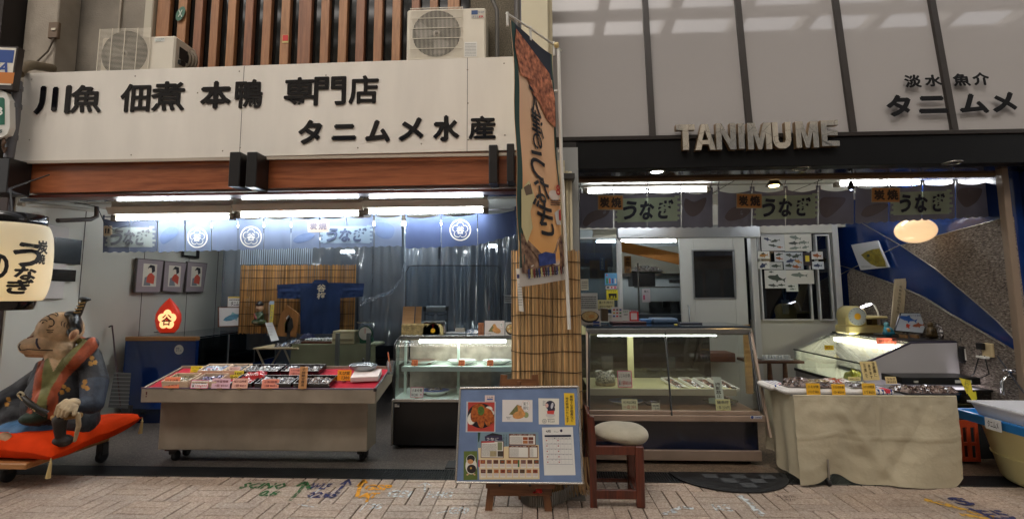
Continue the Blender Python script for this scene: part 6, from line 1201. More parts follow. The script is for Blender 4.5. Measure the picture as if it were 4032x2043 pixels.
for n_ in t__.nodes:
 if n_.type in ('BSDF_PRINCIPLED',): t__.links.new(cr.outputs[0], n_.inputs['Base Color'])
 if n_.type == 'BSDF_TRANSLUCENT': t__.links.new(cr.outputs[0], n_.inputs[0])
w = MB(); w.sheet(bfn, 12, 60, ban, nb * -.0015); part(w, 'cloth', t)
gdn = flat((52, 78, 72), .8)
w = MB(); w.sheet(lambda u, v: bfn(u * .09, v * .93) + nb * .003, 2, 60, gdn); w.sheet(lambda u, v: bfn(.965 + u * .035, v * .6) + nb * .003, 2, 40, gdn); part(w, 'border', t)
grill = mt('print grilled', (96, 46, 34), .7, n=(26, .5, 8), c2=(236, 150, 110))
w = MB(); i = 0
def region(pts, m, off):
 mb = MB(); P2 = [bw_(TLb * 0 + (TLb * (1 - u) + TRb * u) * (1 - v) + (BLb * (1 - u) + BRb * u) * v) + nb * off for u, v in pts]; c = sum(P2, Vector()) / len(P2)
 for a, b in zip(P2, P2[1:] + P2[:1]): w.poly([c, a, b], m)
w.sheet(lambda u, v: bfn(.02 + u * .96, v * .12) + nb * .0025, 10, 10, flat((38, 44, 58), .7))
region([(.1, .02), (.35, .04), (.9, .1), (.98, .2), (.98, .33), (.8, .31), (.6, .25), (.45, .24), (.3, .18), (.12, .2), (.03, .1)], grill, .009)
part(w, 'food_print', t)
w = MB();
town = mt('print town', (70, 40, 36), .7, n=(22, .5, 6), c2=(176, 140, 110)); townb = mt('print blue town', (30, 48, 110), .7, n=(18, .4), c2=(60, 80, 150))
region([(.03, .80), (.2, .86), (.35, .9), (.7, .9), (.85, .84), (.98, .8), (.98, .94), (.7, .965), (.5, .95), (.3, .965), (.03, .95)], town, .008); region([(.35, .885), (.5, .875), (.72, .885), (.72, .925), (.35, .93)], townb, .010)
R = random.Random(8)
for k in range(16): u = .12 + .8 * k / 16; region([(u, .94), (u + .03, .935), (u + .035, .97), (u + .01, .975)], flat([(40, 60, 120), (200, 186, 120), (120, 40, 40), (40, 40, 50)][k % 4]), .0115)
part(w, 'town_print', t)
w = MB()
for pts, c in (([(.06, .64), (.2, .6), (.3, .66), (.22, .72), (.26, .78), (.14, .84), (.05, .78)], (214, 200, 150)), ([(.1, .63), (.22, .61), (.26, .65), (.14, .66)], (110, 90, 70))): region(pts, flat(c), .009)
region([(.82, .71), (.95, .69), (.98, .76), (.86, .76)], flat((220, 216, 210)), .009); region([(.93, .7), (.98, .69), (.98, .74), (.93, .74)], flat((190, 50, 40)), .011)
for k in range(18): a, b = 2 * PI * k / 18, 2 * PI * (k + 1) / 18; region([(.83, .635), (.83 + .14 * math.cos(a), .635 + .022 * math.sin(a)), (.83 + .14 * math.cos(b), .635 + .022 * math.sin(b))], flat((232, 214, 200)), .009)
i = len(w.v); PN.text(w, '8', 1398, 467, 1408, 490, flat((190, 60, 50)), .011, .02, 0, True); PN.lines(w, 1384, 502, 1410, 518, 3, flat((80, 50, 40)), .010, .5, 4); PN.lines(w, 1340, 680, 1398, 692, 2, flat((70, 60, 60)), .010, .55, 5); bz(w, i); part(w, 'small_print', t)
w = MB(); brush = flat((34, 32, 38), .7)
for s, x0, y0, x1, y1 in (('大', 1328, 204, 1362, 286), ('津', 1330, 290, 1366, 338), ('の', 1336, 342, 1360, 372), ('う', 1330, 388, 1368, 448), ('な', 1336, 454, 1382, 506), ('ぎ', 1334, 512, 1390, 588)):
 i = len(w.v); a, b = PN.h(x0, y1), PN.h(x1, y0); c = (a + b) / 2; heavy(w, s, F(c, PN.u, PN.w), abs((b - a).dot(ub)), abs(b.z - a.z), brush, .008, .0036, .0, .1, 0, True); bz(w, i)
part(w, 'lettering', t)
w = MB(); wp = flat((222, 220, 212), .35); zt2 = A(1400, 118, 3.60).z
w.tube([A(1405, 125, 3.60), A(1412, 400, 3.62), A(1432, 828, 3.64)], .013, wp, 10); arm = [PN.h(1274, 34), PN.h(1330, 70), PN.h(1400, 118), PN.h(1412, 128)]; w.tube(arm, .008, wp, 8); w.lathe([(0, .0), (.02, .01), (.018, .04), (0, .05)], flat((214, 190, 130), .4), A(1400, 122, 3.6), 12); part(w, 'pole', t)
w = MB()
for x, y in ((1276, 48), (1334, 84), (1393, 122)): a = PN.h(x, y - 16); b = PN.h(x + 1, y + 18); w.tube([a, b], .012, wp, 4)
for y in (230, 380, 480, 590, 690): a = PN.h(1394 + (y - 230) * .066, y); w.tube([a, a + Vector((.025, 0, 0))], .012, wp, 5)
part(w, 'loop', t)
w = MB(); P = Plane(A(1310, 730, 3.66), (1, 0, 0), (0, 0, 1)); P.quad(w, [(1298, 676), (1308, 676), (1318, 784), (1306, 782)], paper, 0); P.rect(w, 1300, 690, 1308, 700, flat((70, 70, 110)), .002); P.lines(w, 1303, 712, 1314, 770, 9, flat((140, 140, 140)), .002, .3, 7); one(w, 'paper_strip', 'narrow white paper strip taped to the left edge of the reed-wrapped pillar', 'paper')
# ============================================================ EASEL AND NOTICE BOARD
TB, BBt = A(1158, 976, 3.50), A(1147, 1212, 3.40); nrm_up = Vector((0, .11, .6)).normalized()
PE = Plane(BBt, (1, 0, 0), nrm_up)
t = thing('notice_board', 'silver-framed blue notice board with food photos and calendar on the easel', 'notice board', PE.h(1305, 1213))
bd = [(1158, 976), (1454, 972), (1466, 1215), (1147, 1212)]
w = MB(); v = [PE.h(x, y) for x, y in bd]; w.poly(v, mt('felt blue', (114, 134, 170), .85, n=(8, .15), coat=.25), PE.n * -.015); part(w, 'panel', t)
w = MB(); alf = mt('silver frame', (200, 196, 188), .25, metal=.85)
for a, b in zip(v, v[1:] + v[:1]): w.tube([a, b], .008, alf, 6)
part(w, 'frame', t)
EB = lambda px, py: (1118.2 + .2659 * px, 958.5 + .2659 * py)
def er(w, x0, y0, x1, y1, m, off=.001): a, b = EB(x0, y0), EB(x1, y1); PE.rect(w, a[0], a[1], b[0], b[1], m, off)
def et(w, s, x0, y0, x1, y1, m, off=.004, bold=.0): a, b = EB(x0, y0), EB(x1, y1); PE.text(w, s, a[0], a[1], b[0], b[1], m, off, bold)
def el(w, x0, y0, x1, y1, n, m, off=.004, fill=.4, seed=0): a, b = EB(x0, y0), EB(x1, y1); PE.lines(w, a[0], a[1], b[0], b[1], n, m, off, fill, seed)
def ee(w, cx, cy, rx, ry, m, off, n=20, rot=0): w.poly([PE.h(*EB(cx + rx * math.cos(a) * math.cos(rot) - ry * math.sin(a) * math.sin(rot), cy + rx * math.cos(a) * math.sin(rot) + ry * math.sin(a) * math.cos(rot)), off) for a in [2 * PI * k / n for k in range(n)]], m)
def ep(w, pts, m, off): w.poly([PE.h(*EB(x, y), off) for x, y in pts], m)
eel1 = mt('print eel glaze', (120, 48, 22), .4, n=(60, .6), c2=(196, 110, 50)); ricew = mt('print rice', (226, 220, 206), .6, n=(140, .15))
w = MB(); er(w, 200, 192, 485, 480, flat((196, 200, 206), .2)); er(w, 216, 198, 474, 472, flat((184, 70, 60), .4), .002); ee(w, 345, 325, 128, 118, flat((28, 28, 34), .3), .003); ee(w, 345, 315, 112, 98, flat((44, 40, 44), .3), .0035)
ee(w, 260, 350, 40, 62, ricew, .004, rot=.3); ee(w, 420, 260, 34, 24, ricew, .004); ee(w, 440, 300, 30, 30, ricew, .0042)
for k, (cx, cy, rx, ry, r_) in enumerate(((300, 300, 50, 90, .3), (340, 360, 34, 86, -.15), (400, 350, 30, 80, -.25), (440, 330, 26, 70, -.3), (320, 250, 60, 36, -.2), (395, 280, 50, 30, .4))): ee(w, cx, cy, rx, ry, eel1, .0046 + .0003 * k, rot=r_)
ee(w, 345, 278, 32, 44, mt('print herb', (84, 110, 44), .6, n=(90, .4)), .007); part(w, 'food_photo', t)
w = MB(); er(w, 382, 132, 474, 192, flat((226, 206, 200)), .003); et(w, 'うな丼', 400, 142, 460, 160, ink); er(w, 402, 164, 458, 176, flat((60, 84, 150)), .004); part(w, 'small_label', t)
w = MB(); er(w, 546, 176, 832, 382, flat((222, 216, 212))); ep(w, [(610, 312), (686, 220), (730, 235), (700, 325)], leafg, .002); ee(w, 705, 318, 62, 36, fried, .003, rot=-.2); ep(w, [(690, 225), (716, 230), (762, 300), (700, 330)], fried, .0034); ee(w, 772, 318, 24, 28, flat((150, 160, 110)), .0025); ee(w, 770, 232, 40, 56, flat((206, 150, 140)), .002); ee(w, 770, 232, 38, 54, flat((230, 226, 220)), .0026)
et(w, '炭う\n焼な', 745, 195, 795, 268, ink, .0034); et(w, '鰻飯専門', 585, 334, 628, 344, ink, .003); et(w, '販売中', 594, 348, 620, 358, ink, .003); part(w, 'rice_snack_photo', t)
w = MB(); ep(w, [(888, 160), (1084, 163), (1083, 408), (892, 406)], flat((226, 222, 210)), .001); ee(w, 1000, 225, 46, 42, flat((30, 32, 56)), .002); ee(w, 1010, 262, 36, 40, flat((40, 40, 60)), .0024); ee(w, 968, 228, 16, 20, flat((222, 180, 170)), .003); ee(w, 1018, 230, 12, 30, flat((190, 190, 196)), .003, rot=.2); ep(w, [(968, 280), (1040, 276), (1034, 312), (974, 308)], flat((200, 70, 64)), .0034); ee(w, 1003, 320, 44, 24, flat((206, 200, 196)), .0028)
et(w, '近江', 930, 182, 955, 230, flat((60, 70, 100)), .003); ee(w, 945, 376, 20, 20, ink, .002); ee(w, 945, 376, 17, 17, flat((226, 222, 210)), .0024); et(w, '谷', 935, 365, 955, 388, ink, .003); et(w, 'タニムメ', 978, 366, 1042, 388, ink, .003, .02); el(w, 975, 352, 1040, 360, 1, ink, .003, .6); part(w, 'bird_card', t)
w = MB(); ep(w, [(1130, 110), (1228, 113), (1240, 415), (1140, 412)], flat((230, 190, 50)), .001); et(w, '\n'.join('炭焼うなぎ佃煮など'), 1190, 132, 1214, 380, ink, .003, .01); et(w, '\n'.join('地方発送いたします'), 1150, 150, 1172, 390, ink, .003, .01); part(w, 'yellow_notice', t)
w = MB(); ep(w, [(922, 436), (1214, 430), (1240, 886), (944, 888)], flat((224, 222, 216)), .001); et(w, '4月', 958, 460, 1002, 484, ink, .003, .02); et(w, 'タニムメ', 1034, 468, 1078, 482, ink, .003); ee(w, 1104, 466, 12, 14, flat((50, 40, 70)), .003); ep(w, [(946, 508), (1196, 505), (1198, 523), (947, 526)], flat((26, 30, 60)), .003)
for r_ in range(6): er(w, 950 + r_ * 3, 542 + r_ * 48, 1196 + r_ * 4, 543.2 + r_ * 48, flat((170, 170, 176)), .003)
for c_ in range(8): x = 950 + c_ * 35.5; ep(w, [(x, 528), (x + 1.2, 528), (x + 15, 782), (x + 13.8, 782)], flat((180, 180, 186)), .0032)
for r_ in range(5):
 for c_ in range(7):
  if r_ == 0 and c_ < 2 or r_ == 4 and c_ > 3: continue
  x, y = 966 + c_ * 35.5 + r_ * 3, 534 + r_ * 51; et(w, str(r_ * 7 + c_ - 1), x, y, x + 10, y + 8, flat((110, 100, 110)), .0036)
 for c_ in (0, 3): er(w, 960 + c_ * 36 + r_ * 3, 553 + r_ * 51, 971 + c_ * 36 + r_ * 3, 564 + r_ * 51, flat((196, 110, 110)), .0036)
part(w, 'calendar', t)
w = MB(); pm = flat((226, 206, 164)); ep(w, [(312, 480), (888, 480), (900, 925), (330, 928)], pm, .001); ep(w, [(312, 480), (888, 480), (892, 600), (312, 630)], flat((120, 144, 156)), .0015); ep(w, [(380, 520), (450, 500), (545, 510), (550, 560), (385, 560)], flat((50, 40, 70)), .0025); et(w, 'うなぎ', 398, 532, 512, 556, flat((226, 224, 220)), .0035, .02); ep(w, [(390, 512), (455, 488), (545, 505), (545, 512)], ink, .003)
ep(w, [(315, 482), (340, 482), (330, 560), (318, 580)], flat((40, 70, 50)), .003)
brn = flat((110, 58, 36)); wht = flat((228, 224, 214))
for x0, y0, x1, y1 in ((610, 498, 862, 602), (608, 608, 796, 724), (800, 608, 882, 724)): er(w, x0, y0, x1, y1, brn, .0025); er(w, x0 + 6, y0 + 16, x1 - 6, y1 - 8, wht, .003); el(w, x0 + 12, y0 + 24, x0 + (x1 - x0) * .5, y1 - 14, 8, flat((120, 116, 116)), .0036, .35, int(x0)); et(w, '大津の鰻', x0 + 20, y0 + 4, x1 - 20, y0 + 12, wht, .003)
er(w, 343, 566, 562, 722, brn, .0025); er(w, 349, 570, 556, 716, wht, .003); el(w, 356, 588, 494, 708, 12, flat((110, 106, 106)), .0036, .35, 8); ep(w, [(350, 568), (474, 564), (474, 576), (352, 582)], flat((180, 40, 40)), .0034)
food = [flat(c) for c in ((150, 74, 40), (104, 52, 36), (176, 110, 60), (130, 90, 80), (84, 60, 40))]
for k, (x, y) in enumerate(((742, 526), (794, 526), (742, 560), (794, 560))): er(w, x, y, x + 46, y + 28, food[k % 5], .0036)
for x, y, x1, y1, c in ((502, 574, 546, 650, (130, 136, 100)), (430, 658, 494, 710, (176, 160, 120)), (502, 658, 556, 710, (70, 60, 50))): er(w, x, y, x1, y1, flat(c), .0036)
et(w, '\n'.join('今も残る食文化'), 554, 500, 568, 620, ink, .0036, .01); et(w, '\n'.join('うなぎ大好き'), 578, 500, 592, 610, ink, .0036, .01)
for r_ in range(2):
 for k in range(9): x, y = 342 + k * 61.5 - (4 if not r_ else 0), 740 + r_ * 89; x = x + (14 if (k > 5 and not r_) else 0); er(w, x, y, x + 50, y + 78, wht, .003); er(w, x + 2, y + 2, x + 48, y + 38, food[(k * 3 + r_) % 5], .0036); ee(w, x + 26, y + 20, 14, 9, food[(k + r_ + 2) % 5], .0042, 10); el(w, x + 3, y + 42, x + 47, y + 66, 4, flat((190, 150, 146)), .0036, .4, k)
er(w, 694, 742, 708, 808, flat((50, 110, 60)), .0034); er(w, 320, 742, 334, 808, flat((180, 50, 40)), .0034); part(w, 'menu_poster', t)
w = MB(); ep(w, [(182, 660), (310, 658), (312, 930), (180, 935)], flat((96, 112, 50)), .0008); ee(w, 252, 800, 54, 78, wht, .002); ee(w, 250, 740, 44, 48, wht, .0021); ee(w, 250, 730, 38, 34, ink, .003); ee(w, 245, 758, 28, 22, flat((196, 140, 90)), .0036); ee(w, 256, 828, 44, 42, flat((44, 32, 30)), .003); ee(w, 250, 820, 10, 11, flat((190, 150, 70)), .0038); ep(w, [(205, 880), (225, 868), (232, 880), (214, 892)], flat((210, 170, 130)), .003); ep(w, [(276, 868), (296, 882), (286, 890), (268, 878)], flat((210, 170, 130)), .003); part(w, 'cutout_figure', t)
t = thing('easel', 'brown wooden easel carrying the blue notice board in front of the pillar', 'easel', AZ(1305, 1290, 0)); ew = wood('easel wood', (92, 58, 34), (134, 88, 54), .4, 'z', coat=.2); ewx = wood('easel wood x', (92, 58, 34), (140, 92, 56), .4, 'x', coat=.2)
PF2 = Plane(AZ(1305, 1290, 0), (1, 0, 0), Vector((0, .13, 1)))
def bar(x0, y0, x1, y1, wd, th=.028, off=0, m=ew, nm='leg'):
 a, b = PF2.h(x0, y0, off), PF2.h(x1, y1, off); d = (b - a).normalized(); s_ = d.cross(PF2.n).normalized() * wd / 2; w = MB(); w.poly([a - s_, a + s_, b + s_, b - s_], m, PF2.n * -th); part(w, nm, t)
bar(1228, 1290, 1268, 942, .048, .028, -.035); bar(1380, 1291, 1345, 942, .048, .028, -.035); bar(1262, 962, 1350, 962, .05, .022, -.03, ewx, 'crossbar'); bar(1222, 1219, 1396, 1220, .042, .06, .03, ewx, 'ledge'); bar(1232, 1237, 1388, 1237, .048, .022, -.03, ewx, 'crossbar')
a = PF2.h(1306, 960); w = MB(); w.tube([a + Vector((0, .03, 0)), Vector((a.x, 3.66, .0))], .018, ew, 4); part(w, 'rear_leg', t)
w = MB()
for x in (1257, 1333): p = PF2.h(x, 1220, .032); w.lathe([(.009, 0), (.006, .005), (0, .006)], flat((40, 26, 18), .4), n=10, M=Matrix.Translation(p) @ Matrix.Rotation(PI / 2, 4, 'X'))
part(w, 'screw_pair', t)
# ============================================================ STOOL
t = thing('chair', 'small dark wooden chair seen from the side with a thick grey-beige seat cushion', 'chair', (.56, 3.7, 0)); mah = wood('mahogany', (60, 24, 14), (106, 46, 28), .28, 'z', coat=.4)
yn, yf = 3.53, 3.88
xb0, xb1 = A(1484, 1150, yn).x, A(1498, 1150, yn).x; xf0, xf1 = A(1600, 1200, yn).x, A(1622, 1200, yn).x; ztp = A(1488, 1035, 3.6).z
for y in (yn, yf - .04):
 w = MB(); w.box(xf0, xf1, y, y + .045, 0, .405, mah, .006); part(w, 'leg', t)
 w = MB(); w.poly([(xb0 - .004, y, 0), (xb1 + .004, y, 0), (xb1 + .006, y, .4), (xb1 - .004, y, ztp - .02), (xb0 - .012, y, ztp - .02), (xb0 - .002, y, .4)], mah, (0, .035, 0)); part(w, 'leg', t)
w = MB(); w.sheet(lambda u, v: ((xb0 - .006 - .008 * v), yn + .002 + (yf - yn - .004) * u, .33 + (ztp - .33) * v * (1 + .05 * math.sin(PI * u))), 12, 8, mah, (.016, 0, 0)); part(w, 'backrest', t)
for y in (yn + .005, yf - .03): w = MB(); w.box(xb1, xf0, y, y + .022, .345, .405, mah, .003); part(w, 'apron', t); w = MB(); w.box(xb1, xf0, y, y + .022, .055 if y < 3.6 else .05, .115 if y < 3.6 else .075, mah, .003); part(w, 'stretcher', t)
w = MB(); w.box(xf0 + .01, xf0 + .03, yn + .045, yf - .04, .05, .09, mah); w.box(xf0 + .01, xf0 + .035, yn + .045, yf - .04, .345, .4, mah); part(w, 'side_rail', t)
cu = mt('cushion cloth', (176, 168, 148), .95, n=(9, .18, 6), bump=(110, .25), sheen=.3); cc = A(1565, 1127, 3.70)
w = MB(); v, f, cl = sculpt([('e', (cc.x - .01, 3.705, .455), (.19, .19, .062), (0, .04, 0), (0, 0, 0)), ('e', (cc.x + .05, 3.705, .445), (.14, .185, .07), (0, 0, 0), (0, 0, 0)), ('e', (cc.x - .07, 3.705, .452), (.14, .17, .05), (0, .06, 0), (0, 0, 0))], .009, 8); w.add(v, f, cu, True); part(w, 'seat', t)
mc = Vector(((1.10 + 1.97) / 2 + .0, 4.2, .004)); w = MB(); t = thing('door_mat', 'half-round black rubber mat with grey checks in front of the glass counter', 'mat', mc); rub = mt('mat rubber', (20, 20, 22), .6, bump=(120, .4)); chk = mt('mat check', (70, 72, 74), .9, bump=(150, .5)); hw = .455; hd = .40
halfp = lambda k, s=1: [(mc.x + hw * s * math.cos(a), mc.y + .005 - hd * s * math.sin(a), k) for a in [PI * j / 32 for j in range(33)]]
w.poly(halfp(.004), rub, (0, 0, .008)); part(w, 'base', t); w = MB(); A_ = halfp(.0125); B_ = [(mc.x + (p[0] - mc.x) * .9, mc.y - .02 + (p[1] - mc.y) * .86, .018) for p in A_]
for i in range(32): w.poly([A_[i], A_[i + 1], B_[i + 1], B_[i]], rub)
part(w, 'rim', t); w = MB(); sq = .11
for j, n_, o in ((0, 4, 0), (1, 3, 1), (2, 2, 0)):
 for i in range(-4, 4):
  if (i + j) % 2: continue
  x0, y0 = mc.x + i * sq + .01, mc.y - .045 - (j + 1) * sq * .82
  if all(((x - mc.x) / (hw * .88)) ** 2 + ((y - mc.y) / (hd * .86)) ** 2 < 1 for x in (x0, x0 + sq) for y in (y0, y0 + sq * .82)): w.poly([(x0, y0, .0155), (x0 + sq, y0, .0155), (x0 + sq, y0 + sq * .82, .0155), (x0, y0 + sq * .82, .0155)], chk)
part(w, 'check_pattern', t)
w = MB(); a = AZ(1130, 1168, .0); w.box(a.x - .02, a.x + .3, 4.24, 4.42, .001, .012, flat((44, 44, 44), .8), .004); one(w, 'rubber_pad', 'black rubber pad on the floor left of the notice board', 'mat')
# ============================================================ STATUE ON RED CUSHION
Y0 = 4.0
def S(x, y, dy=0): p = A(x, y, Y0 + dy); return (p.x, p.y, p.z)
def rr(px): return px / 345
skin, skin2, hair, robe, oran, olive, pant, gold, handc = (214, 180, 142), (196, 152, 114), (22, 26, 28), (46, 46, 49), (156, 76, 46), (124, 122, 76), (70, 108, 146), (170, 122, 52), (188, 166, 132)
def E_s(x, y, dy, rx, ry, rz, c, rot=0): return ('e', S(x, y, dy), (rx / 395, ry / 308, rz / 308), (0, rot, .72), c)
def C_s(a, b, ra, rb, c): return ('c', S(*a), S(*b), rr(ra), rr(rb), c)
body = [E_s(160, 1010, .02, 104, 74, 96, robe), E_s(176, 930, .04, 78, 56, 56, robe), E_s(158, 985, .03, 88, 78, 84, robe), E_s(165, 925, .02, 62, 52, 46, robe), C_s((222, 898, .04), (238, 960, -.02), 32, 34, robe), C_s((238, 960, -.02), (232, 1015, -.12), 34, 28, (54, 60, 72)), C_s((232, 1015, -.12), (186, 1022, -.26), 27, 16, (54, 60, 72)),
  C_s((100, 945, .14), (50, 985, .06), 26, 30, robe), C_s((50, 985, .06), (-10, 1015, -.1), 30, 24, robe), E_s(196, 1060, .04, 58, 75, 52, robe), E_s(60, 1040, .05, 70, 75, 46, robe), C_s((205, 1095, -.02), (165, 1108, -.16), 20, 16, robe),
  E_s(70, 1085, -.08, 84, 58, 34, pant), C_s((120, 1085, -.14), (20, 1096, -.2), 28, 26, pant), C_s((60, 1090, -.2), (-40, 1100, -.15), 26, 24, pant), C_s((8, 1100, -.3), (22, 1104, -.32), 14, 10, skin2),
  E_s(124, 965, -.12, 36, 26, 66, robe), E_s(116, 1015, -.18, 30, 20, 38, robe), C_s((140, 912, -.04), (136, 934, -.10), 32, 24, robe), C_s((226, 866, .0), (190, 905, -.1), 22, 26, robe), C_s((226, 864, .03), (196, 854, .06), 12, 12, oran), C_s((104, 918, .0), (90, 960, -.08), 14, 18, robe),
  E_s(95, 1050, -.22, 44, 22, 18, (40, 52, 40))]
def unp(p): d = Vector(p) - CAMP; z = d.dot(FX); return ((2016 + FPX * d.dot(RX) / z) / KP, (CYP - FPX * d.dot(UX) / z) / KP)
def inside(x, y, P):
 c = False
 for (x0, y0), (x1, y1) in zip(P, P[1:] + P[:1]):
  if (y0 > y) != (y1 > y) and x < (x1 - x0) * (y - y0) / (y1 - y0) + x0: c = not c
 return c
LAP = [([(200, 846), (222, 858), (185, 898), (150, 942), (128, 978), (118, 1010), (114, 1048), (98, 1040), (90, 1000), (96, 960), (104, 930), (112, 905)], olive), ([(238, 846), (248, 874), (212, 908), (172, 948), (146, 988), (148, 1058), (120, 1054), (118, 1002), (130, 974), (152, 938), (186, 894), (222, 852)], oran), ([(98, 903), (112, 906), (106, 940), (104, 972), (94, 1008), (78, 1042), (66, 1036), (80, 1000), (86, 950)], oran), ([(122, 900), (160, 896), (134, 935)], skin)]
LAP += [([(cx + 6.5 * math.cos(k), cy + 6.5 * math.sin(k)) for k in range(6)], gold) for cx, cy in ((231, 900), (239, 911), (228, 914), (161, 972), (171, 979), (156, 986), (214, 960), (210, 971), (219, 976), (22, 1004), (17, 1016))]
def repaint(v, cl):
 out = []
 for p, c in zip(v, cl):
  x, y = unp(p)
  if p[1] < Y0 + .03:
   for P, m in LAP:
    if inside(x, y, P): c = lin(m)
  out.append(c)
 return out
v, f, cl = sculpt(body, .0075, 5); cl = repaint(v, cl)
t = thing('statue', 'painted seated statue of a samurai-robed monkey with a topknot on a red cushion', 'statue', (A(150, 1100, Y0).x, Y0, .3)); pm_ = mt('painted plaster', (255, 255, 255), .55, vcol=True, spec=.25, n=(11, .5, 10), bump=(26, .6))
w = MB(); w.add(v, f, pm_, True, col=cl); part(w, 'body', t)
head = [E_s(152, 829, -.02, 62, 40, 46, skin), E_s(138, 862, -.03, 54, 36, 34, skin), C_s((128, 826, -.04), (92, 856, -.09), 30, 20, skin), C_s((120, 866, -.08), (74, 870, -.12), 32, 24, skin), C_s((76, 862, -.12), (60, 868, -.13), 14, 13, skin2), C_s((122, 884, -.08), (74, 889, -.11), 17, 11, skin2), E_s(116, 816, -.05, 18, 18, 20, skin, .2), E_s(186, 842, -.16, 12, 5, 15, skin2, .4), E_s(184, 843, -.175, 6, 4, 9, (150, 104, 76), .4), C_s((150, 880, -.04), (146, 912, -.05), 34, 30, skin)]
v, f, cl = sculpt(head, .008, 3); from mathutils.bvhtree import BVHTree
bv = BVHTree.FromPolygons([Vector(p) for p in v], f); w = MB(); w.add(v, f, pm_, True, col=cl); hd_ = part(w, 'head', t)
hr = [E_s(189, 812, .0, 19, 40, 32, hair, -.25), E_s(182, 793, .0, 22, 34, 11, hair, .3), C_s((196, 790, -.02), (212, 756, -.02), 10, 7, (52, 46, 34)), E_s(214, 752, -.02, 17, 15, 5.5, hair, .15), C_s((182, 835, -.08), (180, 844, -.1), 14, 9, hair)]
v, f, cl = sculpt(hr, .008, 2); w = MB(); w.add(v, f, mt('painted hair', (255, 255, 255), .3, vcol=True, coat=.3, bump=(40, .6), sc3=None), True, col=cl)
for k in range(4): a = Vector(S(193 + 4.2 * k, 786 - 8 * k, -.055)); w.tube([a + Vector((-.028, 0, .004)), a + Vector((0, -.012, -.002)), a + Vector((.03, 0, .004))], .005, flat((150, 120, 60)), 5)
part(w, 'hair', hd_)
def onskin(pts, r, m, bvh, mb, lift=.0):
 out = []
 for x, y in pts:
  h = bvh.ray_cast(CAMP, ray(x, y).normalized());
  if h[0] is not None: out.append(h[0] - ray(x, y).normalized() * lift)
 if len(out) > 1: mb.tube(out, r, m, 5)
w = MB(); pk = flat((40, 26, 20), .5)
arc = lambda cx, cy, rx, ry, a0, a1, n=9: [(cx + rx * math.cos(a0 + (a1 - a0) * k / n), cy - ry * math.sin(a0 + (a1 - a0) * k / n)) for k in range(n + 1)]
for a in (arc(110, 810, 9, 6, .2, 3.2), arc(128, 811, 9, 9, -2.2, 2.2), arc(122, 811, 14, 12, -1.6, 1.4), arc(112, 800, 14, 6, .2, 2.9), arc(132, 797, 11, 7, .2, 2.9), arc(114, 794, 20, 8, .6, 2.7), arc(138, 792, 8, 6, -.4, 1.6), arc(126, 828, 9, 3, 3.4, 6), arc(126, 833, 7, 3, 3.4, 6)): onskin(a, .0038, pk, bv, w)
onskin([(108, 811), (109, 811.5)], .009, pk, bv, w); onskin([(50, 881), (70, 878), (100, 880), (133, 881)], .0045, pk, bv, w); onskin([(93, 852), (92, 862), (96, 872), (101, 877)], .009, flat((60, 50, 66), .4), bv, w); onskin([(52, 864), (48, 872), (52, 880)], .007, pk, bv, w); onskin([(70, 850), (84, 845)], .008, flat((130, 76, 60)), bv, w)
for k in range(3): onskin(arc(158 + k * 7, 815 + 3 * k, 4, 7, 1.2, 3.8), .003, pk, bv, w)
part(w, 'face_paint', hd_)
w = MB(); hb = [E_s(178, 1018, -.30, 24, 16, 14, handc, -.5)]
for k, (x0, y0, x1, y1, x2, y2) in enumerate(((166, 1008, 148, 1020, 140, 1040), (170, 1012, 154, 1026, 147, 1046), (176, 1016, 163, 1030, 156, 1047), (182, 1020, 172, 1034, 166, 1046))):
 hb += [C_s((x0, y0, -.33), (x1, y1, -.37), 6.2, 5.2, handc), C_s((x1, y1, -.37), (x2, y2, -.36), 5.2, 4.2, handc)]
hb += [C_s((192, 1022, -.32), (186, 1042, -.36), 5.5, 4.5, handc)]
v, f, cl = sculpt(hb, .0055, 1); w.add(v, f, pm_, True, col=cl); part(w, 'hand', t)
w = MB(); arm_ = [C_s((136, 1050, -.34), (200, 1044, -.3), 8, 8, (150, 112, 60)), C_s((150, 1056, -.33), (152, 1110, -.3), 16, 10, (52, 46, 42)), E_s(158, 1108, -.28, 26, 20, 14, (52, 46, 42)), C_s((196, 1040, -.33), (198, 1070, -.31), 5, 6, handc), C_s((198, 1070, -.31), (188, 1108, -.28), 6, 4, handc)]
v, f, cl = sculpt(arm_, .008, 1); w.add(v, f, pm_, True, col=cl); part(w, 'armrest', t)
w = MB(); sw = [S(57, 997, -.32), S(72, 1012, -.33), S(92, 1028, -.31), S(118, 1040, -.27)]; w.tube(sw, [.02, .022, .024, .026], flat((40, 36, 30), .4), 10)
for k in range(9): q = Vector(sw[0]).lerp(Vector(sw[2]), k / 8); w.tube([q + Vector((-.022, -.012, .012)), q + Vector((.012, -.024, -.012))], .0045, flat((186, 160, 110)), 4)
w.tube([Vector(S(52 + 7 * math.cos(a), 992 + 6 * math.sin(a), -.33)) for a in [2 * PI * k / 10 for k in range(11)]], .008, flat((170, 156, 124), .4), 6); part(w, 'sword_hilt', t)
ccx, ccy = (-3.99, 4.02); t = thing('floor_cushion', 'large orange-red cushion with tasselled corners under the monkey statue', 'cushion', (ccx, ccy, .22)); vel = mt('orange velvet', (216, 60, 12), .85, n=(5, .2, 6), bump=(90, .3), spec=.1)
